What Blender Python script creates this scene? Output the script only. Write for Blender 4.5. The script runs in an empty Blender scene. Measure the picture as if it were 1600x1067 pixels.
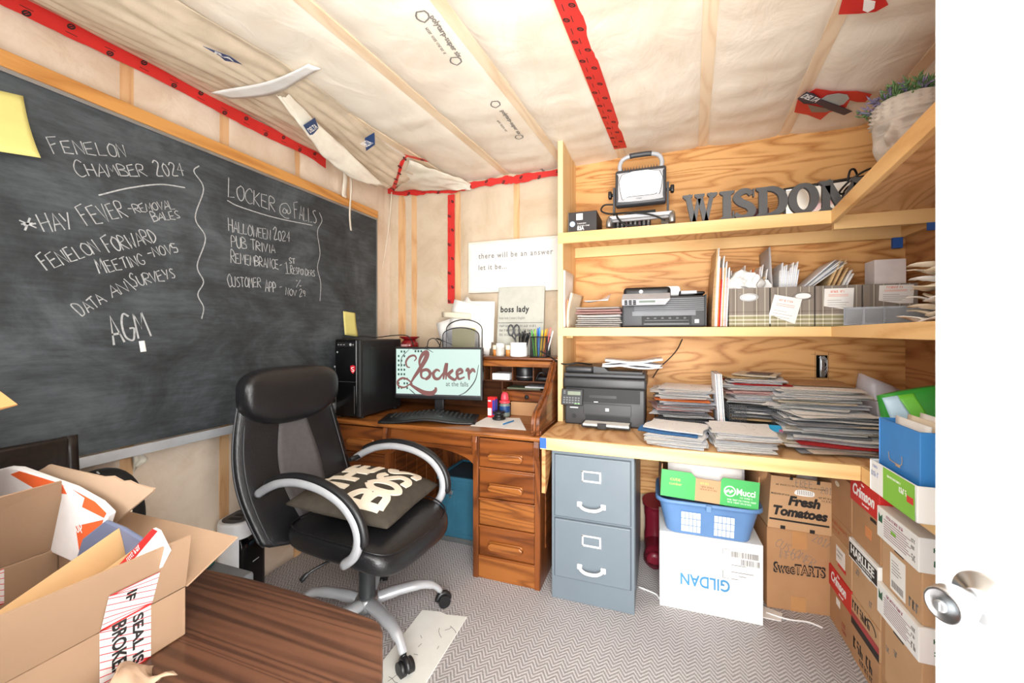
import bpy, bmesh, math, random
from mathutils import Matrix, Vector, Euler
PI = math.pi
R = random.Random(7)
SC = bpy.context.scene
COL = SC.collection

# ---------------------------------------------------------------- camera, world, light, exposure
YAW = math.atan(230/640)                      # the camera looks slightly towards the chalkboard
cam_data = bpy.data.cameras.new('camera')
cam_data.sensor_width = 36; cam_data.lens = 14.4; cam_data.shift_y = -0.0084
cam_data.clip_start = 0.02; cam_data.clip_end = 60
cam = bpy.data.objects.new('camera', cam_data); COL.objects.link(cam)
cam.location = (0, 0, 1.31); cam.rotation_euler = (PI/2, 0, YAW)
SC.camera = cam
world = bpy.data.worlds.new('world'); SC.world = world; world.use_nodes = True
bg = world.node_tree.nodes['Background']
bg.inputs[0].default_value = (0.93, 0.97, 1.0, 1); bg.inputs[1].default_value = 1.6

def area(name, loc, rot, sx, sy, power, color=(1, 1, 1), spread=PI):
    l = bpy.data.lights.new(name, 'AREA'); l.shape = 'RECTANGLE'; l.size = sx; l.size_y = sy
    l.energy = power; l.color = color; l.spread = spread
    o = bpy.data.objects.new(name, l); COL.objects.link(o); o.location = loc; o.rotation_euler = rot
    return o
area('doorway_daylight', (0.20, -0.42, 1.10), (PI/2, 0, 0), 1.0, 1.95, 80, (1.0, 0.99, 0.97))
area('added_fill_light', (-1.10, -0.42, 1.55), (PI/2, 0, 0), 1.1, 0.9, 12, (1.0, 0.99, 0.97))  # added fill light, set outside a made-up window in the front wall
SC.view_settings.view_transform = 'Standard'; SC.view_settings.look = 'None'
SC.view_settings.gamma = 1.0; SC.view_settings.use_curve_mapping = False
SC.view_settings.exposure = 0.72

# ---------------------------------------------------------------- materials
def lin(c):
    out = []
    for v in c:
        v /= 255.0
        out.append(v/12.92 if v <= .04045 else ((v+.055)/1.055)**2.4)
    return (*out, 1)
MATS = {}
def new_mat(name):
    m = bpy.data.materials.new(name); m.use_nodes = True
    MATS[name] = m
    nt = m.node_tree
    return m, nt, nt.nodes['Principled BSDF']
def ramp(nt, fac, stops):
    n = nt.nodes.new('ShaderNodeValToRGB'); cr = n.color_ramp
    while len(cr.elements) < len(stops): cr.elements.new(0.5)
    for e, (p, c) in zip(cr.elements, stops): e.position = p; e.color = c
    nt.links.new(fac, n.inputs[0]); return n.outputs[0]
def coords(nt, scale=(1, 1, 1), rot=(0, 0, 0), kind='Object'):
    tc = nt.nodes.new('ShaderNodeTexCoord'); mp = nt.nodes.new('ShaderNodeMapping')
    mp.inputs['Scale'].default_value = scale; mp.inputs['Rotation'].default_value = rot
    nt.links.new(tc.outputs[kind], mp.inputs[0]); return mp.outputs[0]
def noise(nt, vec, scale, detail=4, rough=.55, dist=0):
    n = nt.nodes.new('ShaderNodeTexNoise'); n.inputs['Scale'].default_value = scale
    n.inputs['Detail'].default_value = detail; n.inputs['Roughness'].default_value = rough
    n.inputs['Distortion'].default_value = dist
    nt.links.new(vec, n.inputs['Vector']); return n.outputs['Fac']
def bump(nt, bs, h, strength=.3, dist=.01):
    b = nt.nodes.new('ShaderNodeBump'); b.inputs['Strength'].default_value = strength
    b.inputs['Distance'].default_value = dist
    nt.links.new(h, b.inputs['Height']); nt.links.new(b.outputs[0], bs.inputs['Normal'])
def plain(name, c, rough=.5, metal=0, var=.08, vs=12, spec=.5, coat=0, bmp=0, bs_=60):
    if name in MATS: return MATS[name]
    m, nt, bs = new_mat(name)
    L = lin(c)
    f = noise(nt, coords(nt), vs)
    a = tuple(max(0, v*(1-var)) for v in L[:3]) + (1,); b = tuple(min(1, v*(1+var)) for v in L[:3]) + (1,)
    nt.links.new(ramp(nt, f, [(.3, a), (.7, b)]), bs.inputs['Base Color'])
    bs.inputs['Roughness'].default_value = rough; bs.inputs['Metallic'].default_value = metal
    bs.inputs['Specular IOR Level'].default_value = spec; bs.inputs['Coat Weight'].default_value = coat
    if bmp: bump(nt, bs, noise(nt, coords(nt), bs_, 3), bmp, .004)
    return m
def wood(name, c1, c2, stretch=(1, 8, 8), scale=3.0, dist=5.0, rough=.45, c3=None, coat=0, bmp=.06, rings=46, contrast=1.0):
    """contour lines of a noise drawn out along the grain give the growth rings"""
    if name in MATS: return MATS[name]
    m, nt, bs = new_mat(name)
    def mth(op, a, b=None, c=None):
        n = nt.nodes.new('ShaderNodeMath'); n.operation = op
        for i, q in enumerate((a, b, c)):
            if q is None: continue
            if isinstance(q, (int, float)): n.inputs[i].default_value = q
            else: nt.links.new(q, n.inputs[i])
        return n.outputs[0]
    v = coords(nt, stretch)
    n1 = noise(nt, v, scale*.42, 1.6, .45, .3); big = noise(nt, v, scale*.2, 2)
    fine = noise(nt, coords(nt, tuple(s*5 for s in stretch)), 7, 3, .65)
    s_ = mth('MULTIPLY_ADD', mth('SINE', mth('MULTIPLY', n1, rings)), .5, .5)
    f = mth('ADD', mth('MULTIPLY', mth('POWER', s_, .6), .40), mth('ADD', mth('MULTIPLY', fine, .34), mth('MULTIPLY', big, .30)))
    c3 = c3 or tuple((a+b)/2 for a, b in zip(c1, c2)); k = contrast
    mixc = lambda c: tuple(c1[i]+(c[i]-c1[i])*k for i in range(3))
    nt.links.new(ramp(nt, f, [(.26, lin(mixc(c2))), (.44, lin(mixc(c3))), (.66, lin(c1)), (.95, lin(c1))]), bs.inputs['Base Color'])
    bs.inputs['Roughness'].default_value = rough; bs.inputs['Coat Weight'].default_value = coat
    bs.inputs['Specular IOR Level'].default_value = .35
    if bmp: bump(nt, bs, f, bmp, .002)
    return m
def insulation(name, ca, cb, rough=.42, s=(1, 1, 1)):
    m, nt, bs = new_mat(name)
    v = coords(nt, s)
    f = noise(nt, v, 3.2, 6, .62, .6)
    nt.links.new(ramp(nt, f, [(.32, lin(cb)), (.55, lin(ca)), (.8, lin(tuple(min(255, c+8) for c in ca)))]), bs.inputs['Base Color'])
    bs.inputs['Roughness'].default_value = rough; bs.inputs['Specular IOR Level'].default_value = .35
    h = noise(nt, coords(nt, tuple(2*q for q in s)), 3.2, 4, .55, .8)
    bump(nt, bs, h, .28, .03)
    return m
def film(name, c, alpha=.5, rough=.2):
    m, nt, bs = new_mat(name)
    f = noise(nt, coords(nt), 9, 4)
    a = lin(c); b = lin(tuple(min(255, q+25) for q in c))
    nt.links.new(ramp(nt, f, [(.3, a), (.7, b)]), bs.inputs['Base Color'])
    bs.inputs['Roughness'].default_value = rough; bs.inputs['Alpha'].default_value = alpha
    bump(nt, bs, noise(nt, coords(nt), 14, 4, .5, 1), .4, .01)
    return m
def emit(name, c, strength=1.0):
    m, nt, bs = new_mat(name)
    bs.inputs['Base Color'].default_value = (0.01, 0.01, 0.01, 1); bs.inputs['Roughness'].default_value = .35
    bs.inputs['Emission Color'].default_value = lin(c); bs.inputs['Emission Strength'].default_value = strength
    return m

M_INS_WALL = insulation('insulation_film_wall', (210, 192, 168), (196, 174, 146))
M_INS_LEFT = insulation('insulation_film_side', (226, 208, 188), (212, 188, 162))
M_INS_CEIL = insulation('insulation_film_ceiling', (234, 224, 208), (224, 208, 187), .45, (1, .6, 1))
M_STUD = wood('stud_under_film', (222, 180, 134), (204, 154, 106), (8, 8, 1), 2, 3, .5)
M_JOIST = wood('joist_under_film', (233, 211, 181), (220, 191, 157), (8, 1, 8), 2, 3, .5)
M_PLY = wood('fir_plywood', (222, 170, 110), (174, 113, 60), (.8, 5, 6), 3.2, 9, .5, (202, 147, 88), rings=62)
M_PLYSIDE = wood('fir_plywood_side', (206, 152, 100), (160, 104, 60), (5, .8, 6), 3.2, 9, .5, (186, 130, 80), rings=62)
M_PLYTOP = wood('worktop_plywood', (224, 180, 130), (186, 132, 84), (4, 1.2, 5), 3, 8, .45, (206, 155, 104), rings=62)
M_PINE = wood('pine_board', (236, 198, 140), (216, 172, 112), (.4, 7, 7), 1.5, 4, .5, bmp=.05)
M_PINEY = wood('pine_board_depth', (236, 194, 134), (212, 162, 102), (7, .4, 7), 1.5, 4, .5, bmp=.05)
M_PINEZ = wood('pine_board_upright', (238, 204, 150), (222, 178, 120), (7, 7, .4), 1.5, 4, .5, bmp=.05)
M_OAK = wood('aged_oak', (130, 72, 31), (78, 39, 16), (.8, 9, 9), 2.5, 3.5, .32, (106, 56, 23), .25)
M_OAKZ = wood('aged_oak_upright', (124, 68, 30), (74, 37, 15), (9, 9, .8), 2.5, 3.5, .34, (99, 52, 22), .25)
M_OAKY = wood('aged_oak_depth', (120, 66, 30), (72, 37, 15), (9, .8, 9), 2.5, 3.5, .34, (96, 51, 22), .25)
M_OAKL = wood('aged_oak_light', (152, 92, 42), (104, 57, 24), (.8, 9, 9), 3, 5, .32, (130, 75, 32), .25)
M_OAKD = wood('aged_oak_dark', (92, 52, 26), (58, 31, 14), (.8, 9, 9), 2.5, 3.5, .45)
M_WALNUT = wood('walnut_laminate', (96, 64, 47), (60, 39, 30), (.4, 24, 9), 2.6, 3.2, .32, (78, 51, 38), .1, bmp=.02, rings=40)
M_DARKWOOD = wood('dark_stained_wood', (30, 22, 19), (18, 13, 11), (2, 10, 10), 3, 3, .35, coat=.1)
M_CARD4 = plain('cardboard_daylight_tone', (152, 123, 97), .8, var=.06, vs=5, bmp=.08, bs_=90)  # cardboard copy; daylight balance of the open carton put into its colour
M_CARD = plain('cardboard', (194, 154, 114), .8, var=.07, vs=5, bmp=.08, bs_=90)
M_CARD2 = plain('cardboard_pale', (184, 156, 130), .8, var=.06, vs=5, bmp=.06, bs_=90)
M_CARD3 = plain('cardboard_brown', (178, 134, 94), .8, var=.08, vs=6, bmp=.08, bs_=90)
M_CARDIN = plain('cardboard_inside', (150, 118, 88), .85)
M_WHITE = plain('white_card', (240, 240, 238), .6, var=.02)
M_PAPER = plain('white_paper', (238, 236, 232), .75, var=.03)
M_OFFW = plain('cream_card', (232, 220, 196), .75, var=.05)
M_MANILA = plain('manila_folder', (194, 154, 106), .75, var=.05)
M_BLACK = plain('black_plastic', (24, 24, 26), .38, var=.1)
M_BLACKM = plain('black_matt', (20, 20, 21), .6, var=.1)
M_BLACKG = plain('black_gloss', (10, 10, 12), .12, var=.1)
M_GREY = plain('grey_plastic', (104, 106, 110), .45)
M_DGREY = plain('dark_grey_plastic', (62, 63, 66), .45)
M_MGREY = plain('silver_plastic', (176, 178, 182), .35)
M_CHROME = plain('brushed_metal', (196, 198, 200), .28, 1, .05)
M_SILVER = plain('silver_paint', (186, 188, 192), .32, .3)
M_STEEL = plain('satin_steel', (168, 170, 172), .38, .9, .06)
M_CAB = plain('grey_blue_steel', (106, 117, 125), .42, 0, .04, 3, coat=.1)
M_CABD = plain('grey_blue_steel_gap', (70, 80, 88), .5)
M_LEATHER = plain('black_leather', (27, 27, 29), .30, 0, .15, 10, .5, 0, .25, 130)
M_MESH = plain('grey_mesh_fabric', (84, 80, 80), .85, 0, .08, 40, .3, 0, .3, 400)
M_CUSH = plain('charcoal_woven_fabric', (70, 64, 56), .95, 0, .12, 30, .2, 0, .4, 300)
M_CREAM = plain('cream_felt', (232, 220, 200), .9, 0, .05)
M_RED = plain('red_tape', (206, 46, 42), .4, 0, .06)
M_REDP = plain('red_print', (206, 34, 36), .5, 0, .04)
M_INK = plain('black_print', (30, 28, 28), .6)
M_GINK = plain('grey_print', (120, 116, 112), .6)
M_BLUEC = plain('blue_card', (54, 132, 204), .5, 0, .05)
M_BLUEB = plain('blue_plastic_basket', (98, 136, 184), .45, 0, .05)
M_TEAL = plain('teal_painted_steel', (44, 96, 118), .45, 0, .12, 8)
M_GREENC = plain('bright_green_card', (70, 176, 92), .55, 0, .05)
M_LIME = plain('lime_print', (128, 190, 60), .55, 0, .04)
M_CYAN = plain('cyan_card', (44, 172, 220), .5, 0, .05)
M_YEL = plain('yellow_paper', (216, 206, 126), .8, 0, .04)
M_ORANGE = plain('orange_print', (232, 100, 50), .5, 0, .05)
M_CHALK = plain('chalk_line', (172, 174, 174), .95, 0, .25, 90)
M_GREEND = plain('dark_green_print', (30, 92, 66), .5)
M_LAV = plain('lavender_paper', (196, 186, 206), .6)
M_GBLUE = plain('blue_grey_mailer', (104, 112, 138), .6)
M_FILM = film('clear_sheeting', (226, 208, 182), .6, .22)
M_FILMW = film('milky_sheeting', (236, 226, 210), .72, .3)
M_BAG = film('clear_bag', (214, 210, 216), .55, .2)
M_NAVY = plain('navy_print', (26, 66, 118), .45)
M_STONE = plain('cast_stone', (182, 170, 158), .9, 0, .12, 20, bmp=.4, bs_=120)
M_DOOR = plain('white_door_paint', (244, 244, 244), .45, 0, .01)
M_FRONTW = plain('white_wall_paint', (238, 236, 230), .7, 0, .02)
M_MAROON = plain('maroon_rubber', (122, 26, 44), .35)

def chalkboard_mat():
    m, nt, bs = new_mat('chalkboard_slate')
    f1 = noise(nt, coords(nt, (1, 1.3, 1.7)), 2.2, 7, .66, .5)
    f2 = noise(nt, coords(nt, (1, 1, 9)), 7, 6, .75)
    mx = nt.nodes.new('ShaderNodeMath'); mx.operation = 'MULTIPLY_ADD'
    nt.links.new(f2, mx.inputs[0]); mx.inputs[1].default_value = .35; nt.links.new(f1, mx.inputs[2])
    nt.links.new(ramp(nt, mx.outputs[0], [(.46, lin((40, 42, 44))), (.64, lin((58, 62, 65))), (.92, lin((92, 99, 103)))]), bs.inputs['Base Color'])
    bs.inputs['Roughness'].default_value = .62; bs.inputs['Specular IOR Level'].default_value = .3
    return m
M_SLATE = chalkboard_mat()
def carpet_mat():
    m, nt, bs = new_mat('herringbone_carpet')
    tc = nt.nodes.new('ShaderNodeTexCoord'); sp = nt.nodes.new('ShaderNodeSeparateXYZ')
    rot = nt.nodes.new('ShaderNodeMapping'); rot.inputs['Rotation'].default_value = (0, 0, .12)
    nt.links.new(tc.outputs['Object'], rot.inputs[0]); nt.links.new(rot.outputs[0], sp.inputs[0])
    def mth(op, a, b=None, c=None):
        n = nt.nodes.new('ShaderNodeMath'); n.operation = op
        for i, q in enumerate((a, b, c)):
            if q is None: continue
            if isinstance(q, (int, float)): n.inputs[i].default_value = q
            else: nt.links.new(q, n.inputs[i])
        return n.outputs[0]
    zig = mth('ABSOLUTE', mth('SUBTRACT', mth('FRACT', mth('MULTIPLY', sp.outputs[0], 19)), .5))
    s = mth('SINE', mth('MULTIPLY', mth('ADD', mth('MULTIPLY', sp.outputs[1], 48), mth('MULTIPLY', zig, 3.2)), 6.283))
    nz = noise(nt, tc.outputs['Object'], 160, 3, .7); big = noise(nt, tc.outputs['Object'], 3, 3)
    f = mth('ADD', mth('MULTIPLY_ADD', s, .17, .22), mth('MULTIPLY_ADD', nz, .62, mth('MULTIPLY', big, .12)))
    nt.links.new(ramp(nt, f, [(.18, lin((100, 96, 97))), (.5, lin((154, 149, 149))), (.82, lin((204, 199, 199)))]), bs.inputs['Base Color'])
    bs.inputs['Roughness'].default_value = .95; bs.inputs['Specular IOR Level'].default_value = .1
    bump(nt, bs, f, .5, .004)
    return m
M_CARPET = carpet_mat()
def paper_stack_mat(name, c, c2):
    m, nt, bs = new_mat(name)
    v = coords(nt, (1, 1, 1), kind='Object')
    n1 = noise(nt, coords(nt, (3, 3, 420)), 1, 3, .7)
    nt.links.new(ramp(nt, n1, [(.33, lin(c2)), (.46, lin(c))]), bs.inputs['Base Color'])
    bs.inputs['Roughness'].default_value = .8
    return m
def plaid_mat():
    m, nt, bs = new_mat('plaid_fabric')
    tc = nt.nodes.new('ShaderNodeTexCoord'); sp = nt.nodes.new('ShaderNodeSeparateXYZ')
    nt.links.new(tc.outputs['Object'], sp.inputs[0])
    def band(sock, per, stops):
        a = nt.nodes.new('ShaderNodeMath'); a.operation = 'MULTIPLY'; a.inputs[1].default_value = 1/per; nt.links.new(sock, a.inputs[0])
        f = nt.nodes.new('ShaderNodeMath'); f.operation = 'FRACT'; nt.links.new(a.outputs[0], f.inputs[0])
        o = ramp(nt, f.outputs[0], stops); o.node.color_ramp.interpolation = 'CONSTANT'; return o
    B, O, W, K = lin((136, 126, 116)), lin((158, 158, 104)), lin((228, 224, 202)), lin((104, 92, 84))
    vx = band(sp.outputs[0], .095, [(0, B), (.20, K), (.34, W), (.38, K), (.46, B), (.72, W), (.76, B)])
    vz = band(sp.outputs[2], .21, [(0, O), (.05, W), (.09, O), (.14, W), (.18, O), (.24, W), (.28, B), (.34, K), (.36, B)])
    mx = nt.nodes.new('ShaderNodeMix'); mx.data_type = 'RGBA'; mx.inputs[0].default_value = .55
    nt.links.new(vx, mx.inputs[6]); nt.links.new(vz, mx.inputs[7])
    nt.links.new(mx.outputs[2], bs.inputs['Base Color']); bs.inputs['Roughness'].default_value = .8
    return m
M_PLAID = plaid_mat()
# ---------------------------------------------------------------- mesh building
def frame(o, xd, yd):
    xd = Vector(xd).normalized(); yd = Vector(yd); yd = (yd - xd*yd.dot(xd)).normalized(); zd = xd.cross(yd)
    m = Matrix.Identity(4)
    for i, c in enumerate((xd, yd, zd)):
        for r in range(3): m[r][i] = c[r]
    for r in range(3): m[r][3] = o[r]
    return m
def smoothpts(pts, n=6, closed=False):
    P = [Vector(p) for p in pts]; out = []; N = len(P)
    rng = range(N if closed else N-1)
    for i in rng:
        p1, p2 = P[i], P[(i+1) % N]
        p0 = P[i-1] if (closed or i > 0) else p1*2-p2
        p3 = P[(i+2) % N] if (closed or i+2 < N) else p2*2-p1
        for k in range(n):
            t = k/n
            out.append(.5*((2*p1)+(p2-p0)*t+(2*p0-5*p1+4*p2-p3)*t*t+(3*p1-p0-3*p2+p3)*t**3))
    if not closed: out.append(P[-1])
    return out
class MB:
    def __init__(s): s.v = []; s.f = []; s.m = []; s.s = []
    def add(s, vs, fs, mi=0, smooth=False, M=None):
        b = len(s.v)
        for p in vs:
            p = Vector(p)
            s.v.append(M @ p if M else p)
        for f in fs: s.f.append([b+i for i in f]); s.m.append(mi); s.s.append(smooth)
        return s
    def box(s, x0, x1, y0, y1, z0, z1, mi=0, M=None):
        vs = [(x, y, z) for x in (x0, x1) for y in (y0, y1) for z in (z0, z1)]
        fs = [(0, 1, 3, 2), (4, 6, 7, 5), (0, 4, 5, 1), (2, 3, 7, 6), (0, 2, 6, 4), (1, 5, 7, 3)]
        return s.add(vs, fs, mi, False, M)
    def rbox(s, x0, x1, y0, y1, z0, z1, r=.01, seg=3, mi=0, M=None, smooth=True):
        bm = bmesh.new(); bmesh.ops.create_cube(bm, size=1)
        for q in bm.verts: q.co = Vector((x0+(q.co.x+.5)*(x1-x0), y0+(q.co.y+.5)*(y1-y0), z0+(q.co.z+.5)*(z1-z0)))
        r = min(r, .49*min(abs(x1-x0), abs(y1-y0), abs(z1-z0)))
        bmesh.ops.bevel(bm, geom=list(bm.edges), offset=r, segments=seg, profile=.5, affect='EDGES')
        bm.verts.index_update()
        s.add([q.co.copy() for q in bm.verts], [[q.index for q in f.verts] for f in bm.faces], mi, smooth, M)
        bm.free(); return s
    def tube(s, pts, r, n=8, mi=0, closed=False, M=None, flat=1.0, caps=True, smooth=True):
        P = [Vector(p) for p in pts]; N = len(P)
        rr = r if isinstance(r, (list, tuple)) else [r]*N
        T = []
        for i in range(N):
            a = P[i-1] if (i > 0 or closed) else P[i]; b = P[(i+1) % N] if (i < N-1 or closed) else P[i]
            d = b-a; T.append(d.normalized() if d.length > 1e-9 else Vector((0, 0, 1)))
        up = Vector((0, 0, 1)) if abs(T[0].z) < .9 else Vector((1, 0, 0))
        u = (up-T[0]*up.dot(T[0])).normalized(); vs = []; fs = []
        for i in range(N):
            u = (u-T[i]*u.dot(T[i])); u = u.normalized() if u.length > 1e-6 else T[i].orthogonal().normalized()
            w = T[i].cross(u)
            for k in range(n):
                a = 2*PI*k/n
                vs.append(P[i]+(u*math.cos(a)*flat+w*math.sin(a))*rr[i])
        for i in range(N if closed else N-1):
            j = (i+1) % N
            for k in range(n): fs.append((i*n+k, i*n+(k+1) % n, j*n+(k+1) % n, j*n+k))
        s.add(vs, fs, mi, smooth, M)
        if caps and not closed: s.add(vs[:n], [list(range(n))[::-1]], mi, False, M); s.add(vs[-n:], [list(range(n))], mi, False, M)
        return s
    def cyl(s, p0, p1, r0, r1=None, n=20, mi=0, M=None):
        return s.tube([p0, p1], [r0, r0 if r1 is None else r1], n, mi, M=M)
    def lathe(s, prof, n=24, mi=0, M=None, sx=1, sy=1):
        vs = []; fs = []
        for (r, z) in prof:
            for k in range(n): vs.append((r*math.cos(2*PI*k/n)*sx, r*math.sin(2*PI*k/n)*sy, z))
        for i in range(len(prof)-1):
            for k in range(n): fs.append((i*n+k, i*n+(k+1) % n, (i+1)*n+(k+1) % n, (i+1)*n+k))
        s.add(vs, fs, mi, True, M)
        N = len(prof)-1
        if prof[0][0] > 1e-4: s.add(vs[:n], [list(range(n))[::-1]], mi, False, M)
        if prof[-1][0] > 1e-4: s.add(vs[N*n:], [list(range(n))], mi, False, M)
        return s
    def prism(s, poly, h, M=None, mi=0, z0=0, smooth=False):
        n = len(poly)
        vs = [(p[0], p[1], z0) for p in poly]+[(p[0], p[1], z0+h) for p in poly]
        fs = [list(range(n))[::-1], [n+i for i in range(n)]]
        s.add(vs, fs, mi, False, M)
        s.add(vs, [(i, (i+1) % n, n+(i+1) % n, n+i) for i in range(n)], mi, smooth, M)
        return s
    def strokes(s, pts, w, h, M=None, mi=0, closed=False, z0=0):
        """a flat brush line of width w (number or list) and thickness h in the xy plane"""
        P = [Vector((p[0], p[1])) for p in pts]; N = len(P)
        ww = w if isinstance(w, (list, tuple)) else [w]*N
        Lp, Rp = [], []
        for i in range(N):
            a = P[i-1] if (i > 0 or closed) else P[i]; b = P[(i+1) % N] if (i < N-1 or closed) else P[i]
            d = (b-a); d = d.normalized() if d.length > 1e-9 else Vector((1, 0)); nn = Vector((-d.y, d.x))
            Lp.append(P[i]+nn*ww[i]/2); Rp.append(P[i]-nn*ww[i]/2)
        vs = []
        for a, b in zip(Lp, Rp): vs += [(a.x, a.y, z0), (b.x, b.y, z0), (a.x, a.y, z0+h), (b.x, b.y, z0+h)]
        fs = []
        for i in range(N if closed else N-1):
            a, b = 4*i, 4*((i+1) % N)
            fs += [(a+2, a+3, b+3, b+2), (a, b, b+1, a+1), (a, a+2, b+2, b), (a+1, b+1, b+3, a+3)]
        if not closed: e = 4*(N-1); fs += [(0, 1, 3, 2), (e, e+2, e+3, e+1)]
        return s.add(vs, fs, mi, False, M)
    def sheet(s, fn, nu, nv, th=.001, mi=0, M=None, smooth=True):
        """a surface fn(u,v) -> point with a thickness"""
        top = [Vector(fn(i/nu, j/nv)) for i in range(nu+1) for j in range(nv+1)]
        idx = lambda i, j: i*(nv+1)+j
        nrm = []
        for i in range(nu+1):
            for j in range(nv+1):
                a = top[idx(min(i+1, nu), j)]-top[idx(max(i-1, 0), j)]; b = top[idx(i, min(j+1, nv))]-top[idx(i, max(j-1, 0))]
                q = a.cross(b); nrm.append(q.normalized() if q.length > 1e-12 else Vector((0, 0, 1)))
        K = len(top); vs = top+[p-q*th for p, q in zip(top, nrm)]; fs = []
        for i in range(nu):
            for j in range(nv):
                a, b, c, d = idx(i, j), idx(i+1, j), idx(i+1, j+1), idx(i, j+1)
                fs += [(a, b, c, d), (K+a, K+d, K+c, K+b)]
        for i in range(nu): a, b = idx(i, 0), idx(i+1, 0); fs.append((a, K+a, K+b, b)); a, b = idx(i, nv), idx(i+1, nv); fs.append((a, b, K+b, K+a))
        for j in range(nv): a, b = idx(0, j), idx(0, j+1); fs.append((a, b, K+b, K+a)); a, b = idx(nu, j), idx(nu, j+1); fs.append((a, K+a, K+b, b))
        return s.add(vs, fs, mi, smooth, M)
    def quad(s, pts, th=.003, mi=0):
        """a stiff flat piece through four points in order round its edge"""
        a, b, c, d = [Vector(p) for p in pts]
        return s.sheet(lambda u, v: (a*(1-u)+b*u)*(1-v)+(d*(1-u)+c*u)*v, 1, 1, th, mi, smooth=False)
    def ball(s, c, rx, ry=None, rz=None, nu=16, nv=10, mi=0, M=None):
        ry = ry or rx; rz = rz or rx; vs = []; fs = []
        for j in range(nv+1):
            t = PI*j/nv
            for i in range(nu): p = 2*PI*i/nu; vs.append((c[0]+rx*math.sin(t)*math.cos(p), c[1]+ry*math.sin(t)*math.sin(p), c[2]-rz*math.cos(t)))
        for j in range(nv):
            for i in range(nu): fs.append((j*nu+i, j*nu+(i+1) % nu, (j+1)*nu+(i+1) % nu, (j+1)*nu+i))
        return s.add(vs, fs, mi, True, M)
    def text(s, string, M, w=None, h=None, th=.0006, mi=0, bold=0, shear=0, sp=1.0, cx=False):
        vs, fs = glyphs(string, bold, shear, sp)
        if not vs: return s
        x0, x1 = min(p[0] for p in vs), max(p[0] for p in vs); y0, y1 = min(p[1] for p in vs), max(p[1] for p in vs)
        sx = w/(x1-x0) if w else None; sy = h/(y1-y0) if h else None
        sx = sx or sy; sy = sy or sx
        off = -(x1-x0)*sx/2 if cx else 0
        s.add([((p[0]-x0)*sx+off, (p[1]-y0)*sy, p[2]*th) for p in vs], fs, mi, False, M)
        return s
    def build(s, name, mats, parent=None, bevel=0, seg=2, label=None):
        me = bpy.data.meshes.new(name)
        me.from_pydata([tuple(p) for p in s.v], [], s.f)
        mats = mats if isinstance(mats, (list, tuple)) else [mats]
        for m in mats: me.materials.append(m)
        me.polygons.foreach_set('material_index', s.m); me.polygons.foreach_set('use_smooth', s.s)
        bm = bmesh.new(); bm.from_mesh(me); bmesh.ops.remove_doubles(bm, verts=bm.verts, dist=1e-6)
        bmesh.ops.recalc_face_normals(bm, faces=bm.faces); bm.to_mesh(me); bm.free(); me.update()
        o = bpy.data.objects.new(name, me); COL.objects.link(o)
        if parent is not None: o.parent = parent
        if bevel:
            b = o.modifiers.new('bevel', 'BEVEL'); b.width = bevel; b.segments = seg; b.limit_method = 'ANGLE'; b.angle_limit = math.radians(40)
        if label: o['label'] = label
        return o
_sq = random.Random(77)
def squig(b, M, x, y, w, h, words=3, lw=None, mi=0, th=.0004):
    """a line of lettering too small or blurred to read: only letter-like strokes"""
    lw = lw or h*.17; u = x; cw = h*.62
    while u < x+w-cw*.6:
        for _ in range(_sq.randrange(3, 8)):
            if u > x+w-cw*.6: break
            k = _sq.randrange(5)
            if k < 3: b.strokes([(u+cw*.1, y), (u+cw*.12, y+h)], lw, th, M, mi)
            if k in (0, 3): b.strokes([(u+cw*.1, y+h*.9), (u+cw*.6, y+h*.86)], lw, th, M, mi)
            if k in (1, 4): b.strokes([(u+cw*.6, y+h*.8), (u+cw*.2, y+h*.9), (u+cw*.15, y+h*.2), (u+cw*.6, y+h*.05)], lw, th, M, mi)
            if k in (2, 3): b.strokes([(u+cw*.1, y+h*.5), (u+cw*.62, y+h*.45), (u+cw*.6, y)], lw, th, M, mi)
            u += cw
        u += cw*.7
    return b
_gl = {}
def glyphs(string, bold=0, shear=0, sp=1.0):
    k = (string, bold, shear, sp)
    if k not in _gl:
        cu = bpy.data.curves.new('g', 'FONT'); cu.body = string; cu.size = 1; cu.extrude = .5; cu.offset = bold
        cu.shear = shear; cu.space_character = sp; cu.resolution_u = 3
        ob = bpy.data.objects.new('g', cu); COL.objects.link(ob)
        dg = bpy.context.evaluated_depsgraph_get(); me = bpy.data.meshes.new_from_object(ob.evaluated_get(dg))
        _gl[k] = ([(q.co.x, q.co.y, q.co.z+.5) for q in me.vertices], [list(p.vertices) for p in me.polygons])
        bpy.data.objects.remove(ob); bpy.data.curves.remove(cu); bpy.data.meshes.remove(me)
    return _gl[k]

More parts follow.
